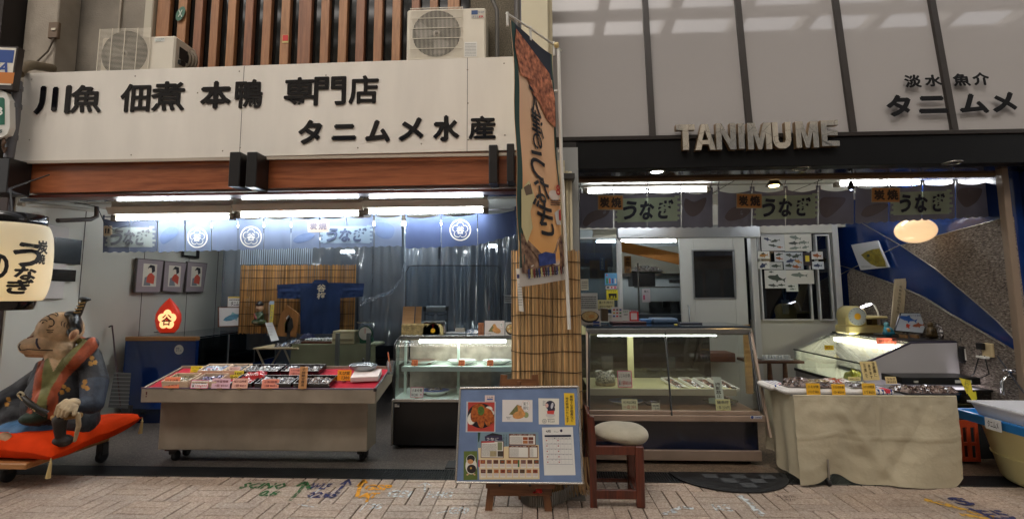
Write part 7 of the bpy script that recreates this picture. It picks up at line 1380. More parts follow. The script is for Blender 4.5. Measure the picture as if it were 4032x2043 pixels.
def cfn(s):
 def g(u, v):
  x, y = u * 2 - 1, v * 2 - 1; e = (1 - x ** 4) * (1 - y ** 4); pull = 1 - .10 * (1 - abs(x * y) ** 1.2) * max(abs(x), abs(y)) ** 3; h = .12 * e ** .34; sag = -.03 * math.exp(-((x - .0) ** 2 + y * y) * 2)
  lift = .05 * max(0, x) ** 3 * max(0, y) ** 2 - .035 * max(0, x) ** 2 * max(0, -y)
  return (ccx + x * .42 * pull, ccy + y * .42 * pull, .305 + (h + sag if s > 0 else -h * .75) + lift + .006 * noise.noise(Vector((u * 7, v * 7, 0))))
 return g
w = MB(); w.sheet(cfn(1), 40, 40, vel); w.sheet(cfn(-1), 40, 40, vel); part(w, 'pad', t); tas = flat((190, 164, 110), .8)
for x, y, z in ((ccx + .42, ccy - .42, .262), (ccx + .42, ccy + .42, .35), (ccx - .42, ccy - .42, .3)): w = MB(); w.tube([(x, y, z), (x, y, z - .03), (x, y, z - .035)], [.004, .006, .012], tas, 8); w.tube([(x, y, z - .035), (x - .01, y, z - .14)], [.009, .018], tas, 8); part(w, 'tassel', t)
t = thing('platform_cart', 'low wooden platform on castors under the red cushion', 'cart', (-4.4, 3.9, 0)); w = MB(); w.box(-5.2, -3.78, 3.62, 4.35, .17, .215, wood('cart wood', (150, 100, 54), (186, 132, 78), .45, 'x'), .008); part(w, 'deck', t)
for x, y in ((-4.15, 3.84), (-3.75 - .05, 4.3), (-5.0, 3.84)): w = MB(); w.box(x - .03, x + .03, y - .03, y + .03, .07, .17, flat((44, 42, 40), .4)); w.lathe([(.04, -.018), (.055, -.014), (.055, .014), (.04, .018)], rubber, n=18, M=Matrix.Translation((x, y, .055)) @ Matrix.Rotation(PI / 2, 4, 'Y')); part(w, 'castor', t)
# ============================================================ RIGHT SHOP: GLASS COUNTER
t = thing('display_case', 'wide slanted-glass counter with dark blue base in front of the white sliding door', 'display case', (1.2, 4.7, 0))
DX0, DX1 = A(1478, 1045, 4.3).x, A(1924, 1050, 4.3).x; zs0, zs1 = A(1480, 1058, 4.3).z, A(1480, 1038, 4.3).z; ztc = A(1480, 822, 4.62).z; yt, yb_ = 4.62, 4.3; ybk = 5.25
pink = mt('anodised frame', (170, 150, 134), .38, metal=.55, n=(4, .15)); bx0, bx1 = DX0 + .005, DX1 + .02
w = MB(); w.box(bx0, DX1 - .01, 4.42, ybk, .12, zs0 - .002, mt('case navy', (16, 24, 50), .16, coat=.4, n=(2, .2)), .004); part(w, 'base_panel', t)
w = MB(); w.box(bx0, DX1 + .005, 4.40, ybk, .035, .12, pink, .004); part(w, 'kick_rail', t)
w = MB(); w.box(DX0 - .01, DX1 + .005, yb_, ybk, zs0, zs0 + .05, pink, .004); w.box(DX0 + .01, DX1 - .03, yb_ + .012, yb_ + .03, zs0 + .052, zs0 + .085, pink, .003); part(w, 'sill', t)
w = MB(); a = A(1903, 1049, 4.298); w.box(a.x - .05, a.x + .045, 4.2975, 4.3, a.z - .012, a.z + .012, flat((200, 200, 204), .4)); w.text('OHO', F((a.x + .012, 4.2968, a.z)), .055, .014, flat((40, 60, 130)), .03); w.lathe([(0, 0), (.012, .0005)], flat((40, 60, 130)), n=12, M=Matrix.Translation((a.x - .035, 4.2972, a.z)) @ Matrix.Rotation(PI / 2, 4, 'X')); part(w, 'maker_label', t)
gf = glass('front pane', (250, 253, 250), .08); z0f = zs0 + .085
def slant(x, s): return Vector((x, yb_ + .02 + (yt - yb_ - .02) * s, z0f + (ztc - .05 - z0f) * s))
xm0 = A(1690, 1040, 4.3).x; xm1 = A(1675, 830, 4.6).x; xl1, xr1 = A(1484, 835, 4.6).x, A(1885, 835, 4.6).x
for (xa, xb, xa1, xb1) in ((DX0 + .02, xm0 - .006, xl1, xm1 - .006), (xm0 + .006, DX1 - .035, xm1 + .006, xr1)):
 w = MB(); P4 = [slant(xa, 0), slant(xb, 0), slant(xb1, 1), slant(xa1, 1)]; w.poly(P4, gf, (0, .005, 0)); part(w, 'front_pane', t)
w = MB(); w.tube([slant(xm0, -.06), slant(xm1, 1.02)], .008, flat((20, 20, 22), .3), 6); w.tube([slant(DX0 + .015, 0), slant(xl1 - .006, 1)], .009, flat((24, 22, 24), .3), 6); w.tube([slant(DX1 - .03, 0), slant(xr1 + .006, 1)], .011, flat((24, 22, 24), .3), 6); part(w, 'pane_edge', t)
for xa, xb in ((DX0 - .012, xl1 - .03), (DX1, xr1 + .022)):
 w = MB(); w.poly([slant(xa, -.3), slant(xa, -.3) + Vector((.018, 0, 0)), slant(xb, 1.08) + Vector((.018, 0, 0)), slant(xb, 1.08)], pink, (0, .035, 0)); part(w, 'side_frame', t)
w = MB(); w.box(xl1 - .03, xr1 + .035, yt - .005, yt + .03, ztc - .075, ztc - .012, SS, .012); w.box(xl1 - .03, xr1 + .035, yt + .01, ybk, ztc - .012, ztc + .006, mt('case top glass', (54, 66, 80), .08, metal=.3), .003); part(w, 'top_plate', t)
w = MB(); w.box(xl1 + .12, xr1 - .16, 4.98, 5.0, ztc - .115, ztc - .095, tubew); part(w, 'light_tube', t)
shm = mt('shelf cream', (206, 196, 150), .25, n=(6, .08)); zsh = A(1700, 975, 4.68).z
w = MB(); w.box(DX0 + .05, DX1 - .12, 4.62, ybk - .03, zsh - .012, zsh, shm, .002); w.box(DX0 + .05, DX1 - .1, 4.6, 4.62, zsh - .055, zsh + .004, mt('shelf front', (176, 168, 150), .35, metal=.3), .003); part(w, 'shelf', t)
w = MB(); w.box(DX0 + .02, DX1 - .03, 4.36, ybk - .02, zs0 + .052, zs0 + .06, mt('deck brown', (120, 84, 56), .35, n=(5, .3))); part(w, 'deck', t)
w = MB(); w.box(DX0 + .05, DX1 - .1, ybk - .03, ybk, ztc - .12, ztc - .02, shm); w.box(DX0 + .05, DX1 - .1, ybk - .03, ybk, zsh - .19, zsh - .13, shm)
for px in (1585, 1880): x = A(px, 900, ybk).x; w.box(x - .03, x + .03, ybk - .035, ybk + .005, zs0 + .05, ztc - .02, shm if px < 1800 else wood('slat gold', (150, 110, 60), (196, 156, 96)))
w.box(DX0 + .05, DX1 - .1, ybk - .012, ybk - .008, zs0 + .06, ztc - .03, glass('rear pane', (150, 150, 140), .12)); part(w, 'rear_frame', t)
w = MB(); a = A(1815, 1000, 4.3)
for x in (bx0 + .06, DX1 - .08): w.lathe([(.02, -.012), (.028, -.01), (.028, .01), (.02, .012)], flat((60, 50, 50), .4), n=14, M=Matrix.Translation((x, 4.47, .028)) @ Matrix.Rotation(PI / 2, 4, 'Y'))
part(w, 'castor', t)
w = MB(); P = Plane(A(1805, 985, 4.5), (1, 0, 0), (0, .25, 1)); P.rect(w, 1800, 948, 1814, 1006, flat((206, 210, 206), .4), 0, .001); P.text(w, '\n'.join('撮影禁止'), 1803, 962, 1811, 1000, ink, .002, .02); P.rect(w, 1784, 1000, 1800, 1014, flat((120, 130, 120), .4), 0, .001); one(w, 'sticker_sign', 'small clear sticker with vertical characters on the slanted glass', 'sticker')
whp = flat((222, 220, 212), .4)
for k, xp in enumerate((1706, 1752, 1790, 1828)):
 lb = ('leftmost of the four narrow foam trays of grilled eel on the shelf', 'second foam tray of grilled eel from the left, right of the glass joint', 'third foam tray of grilled eel on the shelf', 'rightmost foam tray of grilled eel on the cream shelf')[k]; p = A(xp, 962, 4.72); p = Vector((p.x, 4.80, zsh)); tt = thing('food_tray', lb, 'tray', p, 'eel trays in the right counter')
 M = Matrix.Translation(p) @ Matrix.Rotation(.30, 4, 'Z') @ Matrix.Rotation(.16, 4, 'X'); w = MB(M=M); w.box(-.05, .05, -.15, .17, .0, .006, whp, .003)
 for b in ((-.056, -.048, -.155, .175), (.048, .056, -.155, .175), (-.05, .05, -.158, -.15), (-.05, .05, .17, .178)): w.box(*b, 0, .022, whp, .002)
 part(w, 'tray', tt); w = MB(M=M); rumple(w, (0, .01, .008), .085, .29, .022, film_eel, 300 + k, 0, n=14); part(w, 'eel', tt)
 w = MB(M=M); w.box(-.01, .025, -.13, -.09, .032, .0335, whp); part(w, 'label', tt)
tt = thing('food_bag', 'clear bag of small shellfish at the left end of the cream shelf', 'bag', Vector((A(1523, 950, 4.8).x, 4.8, zsh))); p = Vector((A(1523, 950, 4.8).x, 4.8, zsh)); v, f, cl = sculpt([('e', p + Vector((0, 0, .06)), (.095, .07, .065), (0, 0, 0), (0, 0, 0)), ('e', p + Vector((-.05, 0, .11)), (.05, .03, .03), (0, .3, 0), (0, 0, 0)), ('e', p + Vector((.04, 0, .12)), (.05, .03, .02), (0, -.3, 0), (0, 0, 0))], .012, 1)
w = MB(); w.add([tuple(Vector(q) + .009 * noise.noise_vector(Vector(q) * 40)) for q in v], f, filmmat('packed shellfish', (60, 58, 50), (196, 190, 170), 60, (.42, .55)), False); part(w, 'packet', tt); w = MB(); w.lathe([(.09, 0), (.1, .03), (.097, .03), (.085, .004)], bas, p, 22, sy=.8); part(w, 'basket', tt)
p = A(1577, 1016, 4.62); platter((p.x, 4.66, zs0 + .062), .16, 1, .62, mt('sliced rice', (206, 206, 150), .5, n=(40, .4), c2=(160, 166, 110)), 'oval platter of pale sliced snacks on the lower deck of the right counter', .035, None, seed=21, rim=flat((70, 90, 140), .3))
p = A(1640, 1022, 4.6); platter((p.x, 4.62, zs0 + .062), .075, 1, .7, film_purple, 'small dark bowl on the lower deck of the right counter', .04, None, dish=flat((60, 50, 48), .2, coat=.5), seed=22)
p = A(1818, 1020, 4.62); platter((p.x, 4.66, zs0 + .062), .155, 1, .62, film_brown, 'golden-rimmed dark platter of grilled skewers on the lower deck', .035, None, dish=mt('glazed plate', (110, 104, 60), .2, coat=.5), foodh=.05, seed=23, fn=4)
rc = 'handwritten cards in the right counter'
def bcard(x0, y0, x1, y1, Y, z, colr, lines, lb, grp=rc, **k):
 a, b = A(x0, y1, Y), A(x1, y0, Y); return card(((a.x + b.x) / 2, Y, z if z is not None else a.z), b.x - a.x, b.z - a.z if z is None else (b.z - z), colr, lines, lb, grp, **k)
bcard(1554, 932, 1590, 957, 4.67, zsh, (226, 216, 216), [('しじみ(お得)', .55, .82, (50, 50, 60)), ('¥', .12, .45, (50, 50, 60), .08, .2), ('1袋¥500', .14, .42, (190, 40, 60), .25, .95)], 'white card with a pink border on the cream shelf', border=(214, 70, 130))
bcard(1565, 1004, 1604, 1030, 4.42, zs0 + .062, (222, 214, 180), [('ホンモロコ南蛮', .58, .85, (60, 60, 50)), ('一皿 350', .15, .45, (180, 80, 60))], 'pale card in front of the oval platter of sliced snacks')
bcard(1640, 1014, 1660, 1030, 4.42, zs0 + .062, (222, 214, 196), [('佃煮', .5, .8, (60, 60, 50)), ('150', .15, .4, (60, 60, 60))], 'tiny pale card beside the small dark bowl')
bcard(1802, 1004, 1838, 1031, 4.42, zs0 + .062, (218, 208, 150), [('鰻串焼', .58, .88, (60, 54, 40)), ('1串 250円', .12, .45, (50, 46, 40))], 'yellowish card reading 250 in front of the golden-rimmed platter')
ZT = ztc + .007
def onwin(name, lb, cat, x0, y0, x1, y1, colr, draw=None, Y=YB - .04, grp=None, tilt=0):
 w = MB(); P = Plane((0, Y, 0), (1, 0, 0), (0, tilt, 1)) if not tilt else Plane(A(x0, y1, Y), (1, 0, 0), (0, tilt, 1)); P.rect(w, x0, y0, x1, y1, colr if not isinstance(colr, tuple) else flat(colr, .5), 0, .003)
 if draw: draw(w, P)
 return one(w, name, lb, cat, grp)
T_ = lambda s, x0, y0, x1, y1, c=ink, b=0.01: (lambda w, P: P.text(w, s, x0, y0, x1, y1, c, .005, b))
def many(*fs): return lambda w, P: [f(w, P) for f in fs]
L_ = lambda x0, y0, x1, y1, n, c=ink, sd=1: (lambda w, P: P.lines(w, x0, y0, x1, y1, n, c, .005, .4, sd))
R_ = lambda x0, y0, x1, y1, c: (lambda w, P: P.rect(w, x0, y0, x1, y1, flat(c), .0045))
onwin('notice', 'white sheet of small printed lines left of the kitchen doorway', 'notice', 1457, 737, 1503, 781, (214, 212, 206), L_(1460, 744, 1500, 776, 6), Y=5.4)
onwin('photo_card', 'photo of a brown bowl of soup standing on the left end of the glass counter', 'photo card', 1458, 781, 1510, 817, (196, 184, 170), lambda w, P: [P.quad(w, [(1484 + 23 * math.cos(a), 797 + 15 * math.sin(a)) for a in [k * .35 for k in range(18)]], bowlk, .004), P.quad(w, [(1484 + 20 * math.cos(a), 795 + 12 * math.sin(a)) for a in [k * .35 for k in range(18)]], soupm, .005), P.quad(w, [(1488 + 8 * math.cos(a), 796 + 5 * math.sin(a)) for a in [k * .5 for k in range(13)]], fried, .006), P.rect(w, 1492, 808, 1508, 813, inkblue, .006)], Y=5.0)
onwin('note', 'pale yellow handwritten note between the white sheet and the doorway', 'note', 1503, 754, 1545, 777, (214, 204, 150), many(T_('鰻の牛1杯オ○', 1507, 757, 1542, 764), T_('1皿から予約で', 1507, 768, 1540, 775)), Y=5.6)
onwin('sticker', 'bright yellow sign with a black shape beside the kitchen doorway', 'sign', 1526, 729, 1554, 755, (216, 200, 40), many(T_('ナカマチ', 1530, 730, 1550, 735), R_(1531, 738, 1551, 744, (30, 28, 20)), R_(1532, 744, 1536, 749, (30, 28, 20)), R_(1541, 744, 1544, 749, (30, 28, 20)), R_(1547, 744, 1551, 749, (30, 28, 20)), T_('市場商店街', 1530, 750, 1551, 754)))
onwin('poster', 'light blue poster with small bottle shapes on the left window', 'poster', 1522, 687, 1552, 717, (96, 160, 206), many(*[R_(1525 + 7 * k, 700, 1529 + 7 * k, 713, c) for k, c in enumerate(((60, 140, 90), (200, 90, 60), (60, 80, 150), (206, 206, 206)))], R_(1525, 690, 1528, 694, (200, 60, 60))))
onwin('sticker', 'row of tiny red and white stickers above the yellow sign', 'sticker', 1524, 719, 1552, 727, (210, 206, 206), many(R_(1526, 721, 1533, 725, (60, 60, 60)), R_(1536, 721, 1541, 725, (190, 50, 60)), R_(1544, 720, 1550, 726, (206, 110, 130))))
onwin('poster', 'dim brown and blue poster filling the upper left window', 'poster', 1458, 610, 1540, 672, mt('dim poster', (72, 60, 50), .5, n=(7, .4), c2=(44, 76, 110)), R_(1470, 636, 1515, 662, (34, 66, 110)), Y=YB + .1)
onwin('poster', 'orange-brown flyer in the left window under the dim poster', 'poster', 1484, 655, 1528, 700, mt('flyer', (120, 82, 50), .5, n=(9, .3)), R_(1488, 675, 1502, 696, (90, 50, 40)), Y=YB + .08); onwin('poster', 'tall blue strip with white writing in the left window', 'poster', 1509, 648, 1521, 680, (40, 96, 150), T_('\n'.join('予約受付'), 1512, 650, 1518, 678, paper), Y=YB + .05)
onwin('note', 'two pale papers low in the left window above the white sheet', 'note', 1461, 702, 1480, 730, (170, 160, 140), L_(1463, 706, 1478, 726, 5))
onwin('notice', 'white stand of payment stickers on the glass counter', 'sign', 1539, 772, 1565, 807, (214, 208, 204), many(*[R_(1542 + 8 * (k % 3), 777 + 8 * (k // 3), 1547 + 8 * (k % 3), 781 + 8 * (k // 3), c) for k, c in enumerate(((190, 60, 60), (110, 60, 60), (60, 80, 140), (200, 160, 60), (190, 80, 80), (80, 130, 80), (60, 80, 150), (200, 60, 80), (120, 120, 120)))]), Y=5.02)
onwin('notice', 'white payment stand with green writing, second from the left', 'sign', 1565, 779, 1583, 806, (216, 218, 214), many(T_('PAY', 1568, 782, 1580, 786, flat((60, 150, 90))), R_(1569, 790, 1579, 792, (90, 90, 90))), Y=5.02)
onwin('notice', 'red payment stand, rightmost of the three on the glass counter', 'sign', 1584, 784, 1606, 807, (206, 50, 56), many(R_(1587, 787, 1602, 804, (216, 200, 200)), T_('PAY', 1588, 780, 1601, 784, flat((206, 50, 56)))), Y=5.0)
def bxs(name, lb, cat, x0, y0, x1, y1, Y, d, m, bev=.006, z=None, grp=None):
 a, b = A(x0, y1, Y), A(x1, y0, Y); w = MB(); z = a.z if z is None else z; w.box(a.x, b.x, Y, Y + d, z, max(b.z, z + .012), m if not isinstance(m, tuple) else flat(m, .4), bev); return one(w, name, lb, cat, grp)
bxs('money_tray', 'dark red lacquer tray under the payment stands', 'tray', 1541, 809, 1627, 819, 4.95, .22, (70, 30, 26), z=ZT); bxs('digital_scale', 'blue-grey digital scale on the glass counter in the doorway', 'scale', 1642, 800, 1706, 818, 5.0, .22, (84, 106, 134), .015, z=ZT)
bxs('coin_dish', 'low dark dish with a rim near the right end of the glass counter', 'dish', 1710, 812, 1768, 819, 4.9, .16, (50, 54, 66), .006, z=ZT); bxs('lemon_clip', 'tiny yellow clip on the front edge of the glass counter', 'clip', 1697, 815, 1706, 821, 4.72, .03, (226, 206, 90), .008, z=ZT); bxs('box_stack', 'small upright brown and black boxes behind the soup photo', 'box', 1513, 775, 1530, 808, 5.1, .1, (96, 78, 54)); bxs('plastic_case', 'blue plastic case behind the payment stands', 'case', 1612, 803, 1640, 818, 5.05, .2, (60, 110, 170), z=ZT)
hoodm = mt('hood white', (206, 208, 200), .3, n=(2, .08)); w = MB(); a, b = A(1540, 690, 7.4), A(1760, 632, 7.4); w.poly([(a.x, 7.4, a.z), (b.x, 7.4, a.z), (b.x, 7.62, b.z + .1), (a.x, 7.62, b.z + .1)], hoodm, (0, .5, 0)); w.box(a.x, b.x, 7.38, 7.41, a.z - .03, a.z + .01, SS); one(w, 'range_hood', 'big white cooking hood in the kitchen behind the doorway', 'hood')
w = MB(); P = Plane((0, 6.9, 0), (1, 0, 0), (0, 0, 1)); w.poly([P.h(1560, 606), P.h(1720, 640), P.h(1720, 668), P.h(1560, 632)], wood('tan board', (176, 112, 40), (206, 140, 60)), (0, .03, 0)); one(w, 'slanted_board', 'slanting tan board across the top of the kitchen doorway', 'board')
w = MB(); P = Plane((0, 7.3, 0), (1, 0, 0), (0, 0, 1)); P.rect(w, 1571, 644, 1587, 687, wood('plaque', (120, 84, 34), (156, 116, 56)), 0, .01); P.text(w, '\n'.join('商売繁盛'), 1574, 648, 1584, 684, flat((60, 40, 20)), .012, .02); one(w, 'wooden_plaque', 'small wooden plaque with characters hanging before the hood', 'plaque')
bxs('oven', 'black box oven on the kitchen rack behind the doorway', 'oven', 1592, 686, 1648, 720, 7.3, .35, (24, 24, 26)); w = MB(); rumple(w, A(1622, 684, 7.45), .5, .3, .1, film_silver, 41); one(w, 'plastic_wrap', 'pile of clear plastic on the black oven', 'plastic')
t = thing('wire_rack', 'steel wire rack in the kitchen behind the doorway', 'rack', (A(1660, 800, 7.5).x, 7.5, 0)); a, b = A(1606, 722, 7.3), A(1722, 718, 7.3)
for z in (a.z, .8): w = MB(); [w.tube([(a.x, y, z), (b.x, y, z)], .008, SS, 6) for y in (7.3, 7.4, 7.5, 7.6)]; part(w, 'shelf', t)
for x in (a.x, b.x): w = MB(); w.tube([(x, 7.3, 0), (x, 7.3, 1.9)], .014, SS, 8); part(w, 'leg', t)
onwin('notice', 'pink-lettered paper hanging under the kitchen rack', 'notice', 1616, 726, 1635, 760, (206, 196, 200), many(T_('焼く', 1620, 730, 1631, 736), R_(1618, 742, 1622, 754, (206, 80, 120))), Y=7.25)
for k, (x, y, r_, h_) in enumerate(((1662, 800, .16, .16), (1690, 792, .12, .2), (1650, 775, .1, .1), (1700, 712, .1, .05))):
 w = MB(); p = A(x, y, 7.4 if k < 3 else 7.45); w.lathe([(r_ * .9, 0), (r_, .01), (r_, h_), (r_ * 1.05, h_), (r_ * .96, h_ - .004), (r_ * .9, .01)], SS if k % 2 else flat((120, 124, 124), .3, metal=.6), p, 20); one(w, 'cooking_pot', ('wide steel pot low in the kitchen doorway', 'taller steel pot beside the wide one in the kitchen', 'small grey pot under the kitchen rack', 'shallow pan on the kitchen rack')[k], 'pot')
w = MB(); rumple(w, A(1590, 790, 7.2), .16, .12, .3, mt('bag white', (180, 190, 200), .3, trans=.3), 44, 0, Vector((0, -1, 0))); one(w, 'plastic_bag', 'white plastic bag hanging at the left of the kitchen rack', 'bag'); bxs('kitchen_counter', 'dark steel kitchen counter low behind the doorway', 'counter', 1555, 790, 1760, 870, 7.0, .5, mt('dim steel', (84, 92, 100), .3, metal=.5))
t = thing('folding_chair', 'folded grey tubular chair seen through the left pane of the right counter', 'chair', (A(1500, 900, 6.0).x, 6.0, 0)); w = MB(); gy = flat((140, 146, 134), .4)
for dz in (0, .12): w.tube([A(1465, 880 + dz * 200, 6.0), A(1500, 878 + dz * 200, 6.0), A(1518, 890 + dz * 200, 6.0), A(1522, 960, 6.0)], .014, gy, 8)
part(w, 'frame', t); w = MB(); rumple(w, A(1608, 945, 6.1), .14, .1, .34, mt('bag white'), 46, 0, Vector((0, -1, 0))); one(w, 'plastic_bag', 'white plastic bag hanging behind the left pane of the right counter', 'bag')
bxs('cardboard_box', 'brown cardboard box behind the left pane of the right counter', 'box', 1555, 905, 1600, 945, 6.2, .3, (130, 104, 78)); bxs('low_table', 'reddish-brown low table behind the right pane of the counter', 'table', 1752, 888, 1850, 910, 6.1, .3, wood('red table', (84, 40, 24), (120, 64, 40)))
fd = [flat(c) for c in ((70, 76, 70), (110, 120, 110), (50, 60, 90), (170, 120, 60), (150, 84, 40), (60, 70, 60))]
def fishes(lst): return lambda w, P: [fish(w, P, x, y, L, H, fd[c], .004 + .0003 * i, a) for i, (x, y, L, H, c, a) in enumerate(lst)]
fg = 'fish drawings taped to the right window'
for lb, x0, y0, x1, y1, colr, d in (('upper left sheet of small fish under shiny film', 1916, 593, 1972, 631, (196, 198, 198), fishes([(1930, 602, 20, 6, 2, .3), (1950, 606, 24, 6, 0, -.2), (1945, 618, 26, 5, 5, .2), (1962, 622, 14, 4, 4, 0)])), ('upper right sheet with five grey fish', 1975, 588, 2040, 632, (196, 194, 184), fishes([(2000, 598, 30, 8, 1, .2), (1998, 612, 30, 7, 0, 0), (2022, 610, 26, 7, 1, 0), (2000, 624, 30, 6, 1, -.1), (2026, 622, 18, 6, 1, -.2)])),
 ('small card with a green and orange fish', 1907, 632, 1935, 651, (206, 206, 200), fishes([(1921, 642, 22, 9, 3, -.1), (1920, 638, 10, 4, 5, 0)])), ('small card with a blue fish', 1907, 657, 1935, 677, (206, 206, 200), fishes([(1920, 668, 20, 10, 2, -.5)])), ('small grey card with a pencil fish', 1936, 659, 1968, 678, (176, 178, 176), fishes([(1952, 669, 24, 7, 5, 0)])), ('narrow sheet of blue-grey fish', 1949, 634, 1972, 658, (186, 188, 190), fishes([(1960, 640, 18, 6, 5, -.2), (1960, 650, 18, 6, 4, .2)])),
 ('central crowded sheet of many coloured fish', 1972, 634, 2019, 678, (176, 182, 186), fishes([(1986, 642, 20, 7, 0, .2), (2004, 644, 24, 8, 5, -.3), (1990, 656, 26, 8, 2, -.2), (2008, 658, 20, 7, 3, .3), (1986, 668, 22, 7, 5, 0), (2004, 671, 22, 7, 4, .1)])), ('dark photo with a yellow figure shape', 2020, 635, 2041, 668, (46, 36, 40), R_(2026, 643, 2035, 658, (216, 190, 60))), ('small card with an orange fish, right column', 2042, 633, 2069, 652, (206, 204, 198), fishes([(2055, 643, 22, 8, 4, .1)])), ('small card with a blue fish, right column', 2043, 658, 2072, 677, (200, 206, 210), fishes([(2057, 668, 22, 7, 2, 0)])),
 ('large black and white sheet with a big dark fish', 1925, 679, 1977, 725, (200, 200, 196), fishes([(1953, 700, 46, 13, 5, .2), (1940, 684, 12, 4, 0, 0), (1945, 718, 26, 6, 0, .1), (1966, 717, 18, 5, 5, 0)])), ('large white sheet with one grey fish', 1978, 679, 2046, 714, (204, 202, 192), fishes([(2010, 692, 42, 9, 1, .05)])), ('lowest small sheet with green fish', 1978, 714, 2007, 733, (200, 204, 196), fishes([(1990, 720, 18, 5, 5, 0), (1994, 727, 16, 4, 1, 0)]))):
 onwin('fish_drawing', lb, 'drawing', x0, y0, x1, y1, colr, d, Y=YB - .045 - .004 * (x0 % 3), grp=fg)
w = MB(); p = A(1976, 770, 6.62); w.lathe([(.035, -.1), (.045, .08), (.04, .08), (.03, -.09)], flat((186, 190, 192), .4), p, 14)
for k in range(5): w.tube([p + Vector((0, 0, -.02)), p + Vector((.03 * math.sin(k * 2), .02, .2 + .02 * k))], .006, flat((150, 176, 200)), 5)
one(w, 'brush_cup', 'white cup of brushes behind the right window', 'cup')
# ============================================================ RIGHT WALL, CHILLED CABINET, SCALE
t = thing('chilled_cabinet', 'white chilled cabinet with a sloping glass lid against the stone wall', 'cabinet', (3.5, 5.4, 0)); fz = mt('freezer white', (190, 188, 190), .35, n=(2, .06)); FY0, FY1, FXa, FXb = 4.90, 6.15, 3.12, 4.0
prf = [(FXa, .50), (FXa, .765), (3.58, .975), (FXb, .985), (FXb, .50)]
w = MB(); w.poly([(x, FY0, z) for x, z in [(FXa, .2), (FXa, .765), (3.58, .965), (FXb, .975), (FXb, .2)]], fz, (0, .04, 0)); part(w, 'end_panel', t)
w = MB(); w.box(FXa + .002, FXb, FY0 + .041, FY1, .2, .55, fz, .004); w.box(FXa - .01, FXa + .012, FY0, FY1, .53, .56, flat((24, 24, 28), .3)); part(w, 'body', t)
w = MB(); w.tube([(x, FY0 + .01, z) for x, z in [(FXa, .77), (3.58, .972), (FXb, .982)]], .012, flat((46, 42, 60), .3), 6); w.tube([(FXa, FY0, .775), (FXa, FY1, .775)], .008, flat((30, 30, 34), .3), 6); part(w, 'edge_trim', t)
w = MB(); w.poly([(FXa, FY0 + .03, .56), (FXa, FY1, .56), (FXa, FY1, .77), (FXa, FY0 + .03, .77)], gls, (.005, 0, 0)); w.poly([(FXa + .01, FY0 + .03, .775), (FXa + .01, FY1, .775), (3.58, FY1, .972), (3.58, FY0 + .03, .972)], glass('lid pane', (250, 253, 252), .05), (0, 0, .005)); part(w, 'glass_lid', t)
w = MB(); w.box(3.58, FXb, FY0 + .03, FY1, .97, .99, flat((22, 22, 24), .4), .004); part(w, 'top_shelf', t); w = MB(); w.box(FXa + .02, 3.6, FY0 + .045, FY1, .552, .558, whp); w.poly([(FXa + .02, FY1 - .01, .55), (3.62, FY1 - .01, .55), (3.62, FY1 - .01, .96), (FXa + .02, FY1 - .01, .765)], whp); w.poly([(3.60, FY0 + .05, .6), (3.60, FY1, .6), (3.62, FY1, .95), (3.62, FY0 + .05, .95)], fz); part(w, 'inner_wall', t)
w = MB(); w.box(3.5, 3.58, FY0 + .12, FY1 - .15, .89, .935, mt('warm tube', (255, 250, 220), .5, emit=((1, .96, .72), 6)), .01); part(w, 'light_tube', t)
w = MB(); p = A(2093, 890, 5.3); rumple(w, (3.32, 5.35, .56), .16, .2, .1, mt('yellow pack', (196, 190, 60), .4, n=(20, .4)), 61); one(w, 'wrapped_pack', 'yellow pack inside the chilled cabinet', 'packet'); w = MB(); rumple(w, (3.36, 5.15, .56), .2, .16, .09, film_silver, 62); one(w, 'wrapped_pack', 'crumpled clear pack inside the chilled cabinet', 'packet')
w = MB(); rumple(w, (3.40, 5.0, .56), .26, .14, .04, flat((50, 50, 54), .3, metal=.5), 63); one(w, 'tongs_tray', 'dark tray with tongs inside the near end of the chilled cabinet', 'tray')
for x0, x1, Y, c, lb in ((2075, 2097, 5.5, (232, 200, 40), 'yellow tag inside the chilled cabinet'), (2206, 2255, 5.15, (226, 110, 90), 'red-orange tag hanging in the lit top of the chilled cabinet')):
 a, b = A(x0, 880 if x0 < 2100 else 866, Y), A(x1, 868 if x0 < 2100 else 850, Y); w = MB(); w.box(a.x, b.x, Y, Y + .003, a.z, b.z, flat(c)); w.text('鮒ずし', F(((a.x + b.x) / 2, Y - .001, (a.z + b.z) / 2)), (b.x - a.x) * .8, (b.z - a.z) * .5, flat((150, 60, 30))); one(w, 'price_tag', lb, 'tag')
zc = .991
t = thing('platform_scale', 'cream platform scale with round dial and arched lamp on the chilled cabinet', 'scale', (3.62, 5.75, zc)); p0 = A(2150, 831, 5.75); s_ = .36; bx = A(2117, 800, 5.75).x; bx2 = A(2212, 800, 5.75).x; hz = A(2150, 769, 5.75).z
w = MB(); w.box(bx, bx2, 5.66, 5.9, zc, zc + .1, crm, .02); part(w, 'base', t); w = MB(); w.lathe([(.0, -.1), (.1, -.1), (.112, -.08), (.112, .1), (.09, .12), (0, .12)], crm, n=30, M=Matrix.Translation((bx + .12, 5.78, hz - .112)) @ Matrix.Rotation(PI / 2, 4, 'X')); w.box(bx + .01, bx + .24, 5.68, 5.86, zc + .08, hz - .1, crm, .02); part(w, 'head', t)
w = MB(); M = Matrix.Translation((bx + .115, 5.655, hz - .115)) @ Matrix.Rotation(PI / 2, 4, 'X'); w.lathe([(0, .002), (.098, .001)], flat((170, 176, 180), .3), n=32, M=M); w.lathe([(0, .006), (.036, .005)], flat((216, 160, 40), .4), n=20, M=M); [w.box(-.0015, .0015, .078, .092, .003, .004, ink, M=M @ Matrix.Rotation(k * PI / 8, 4, 'Z')) for k in range(16)]; part(w, 'dial', t)
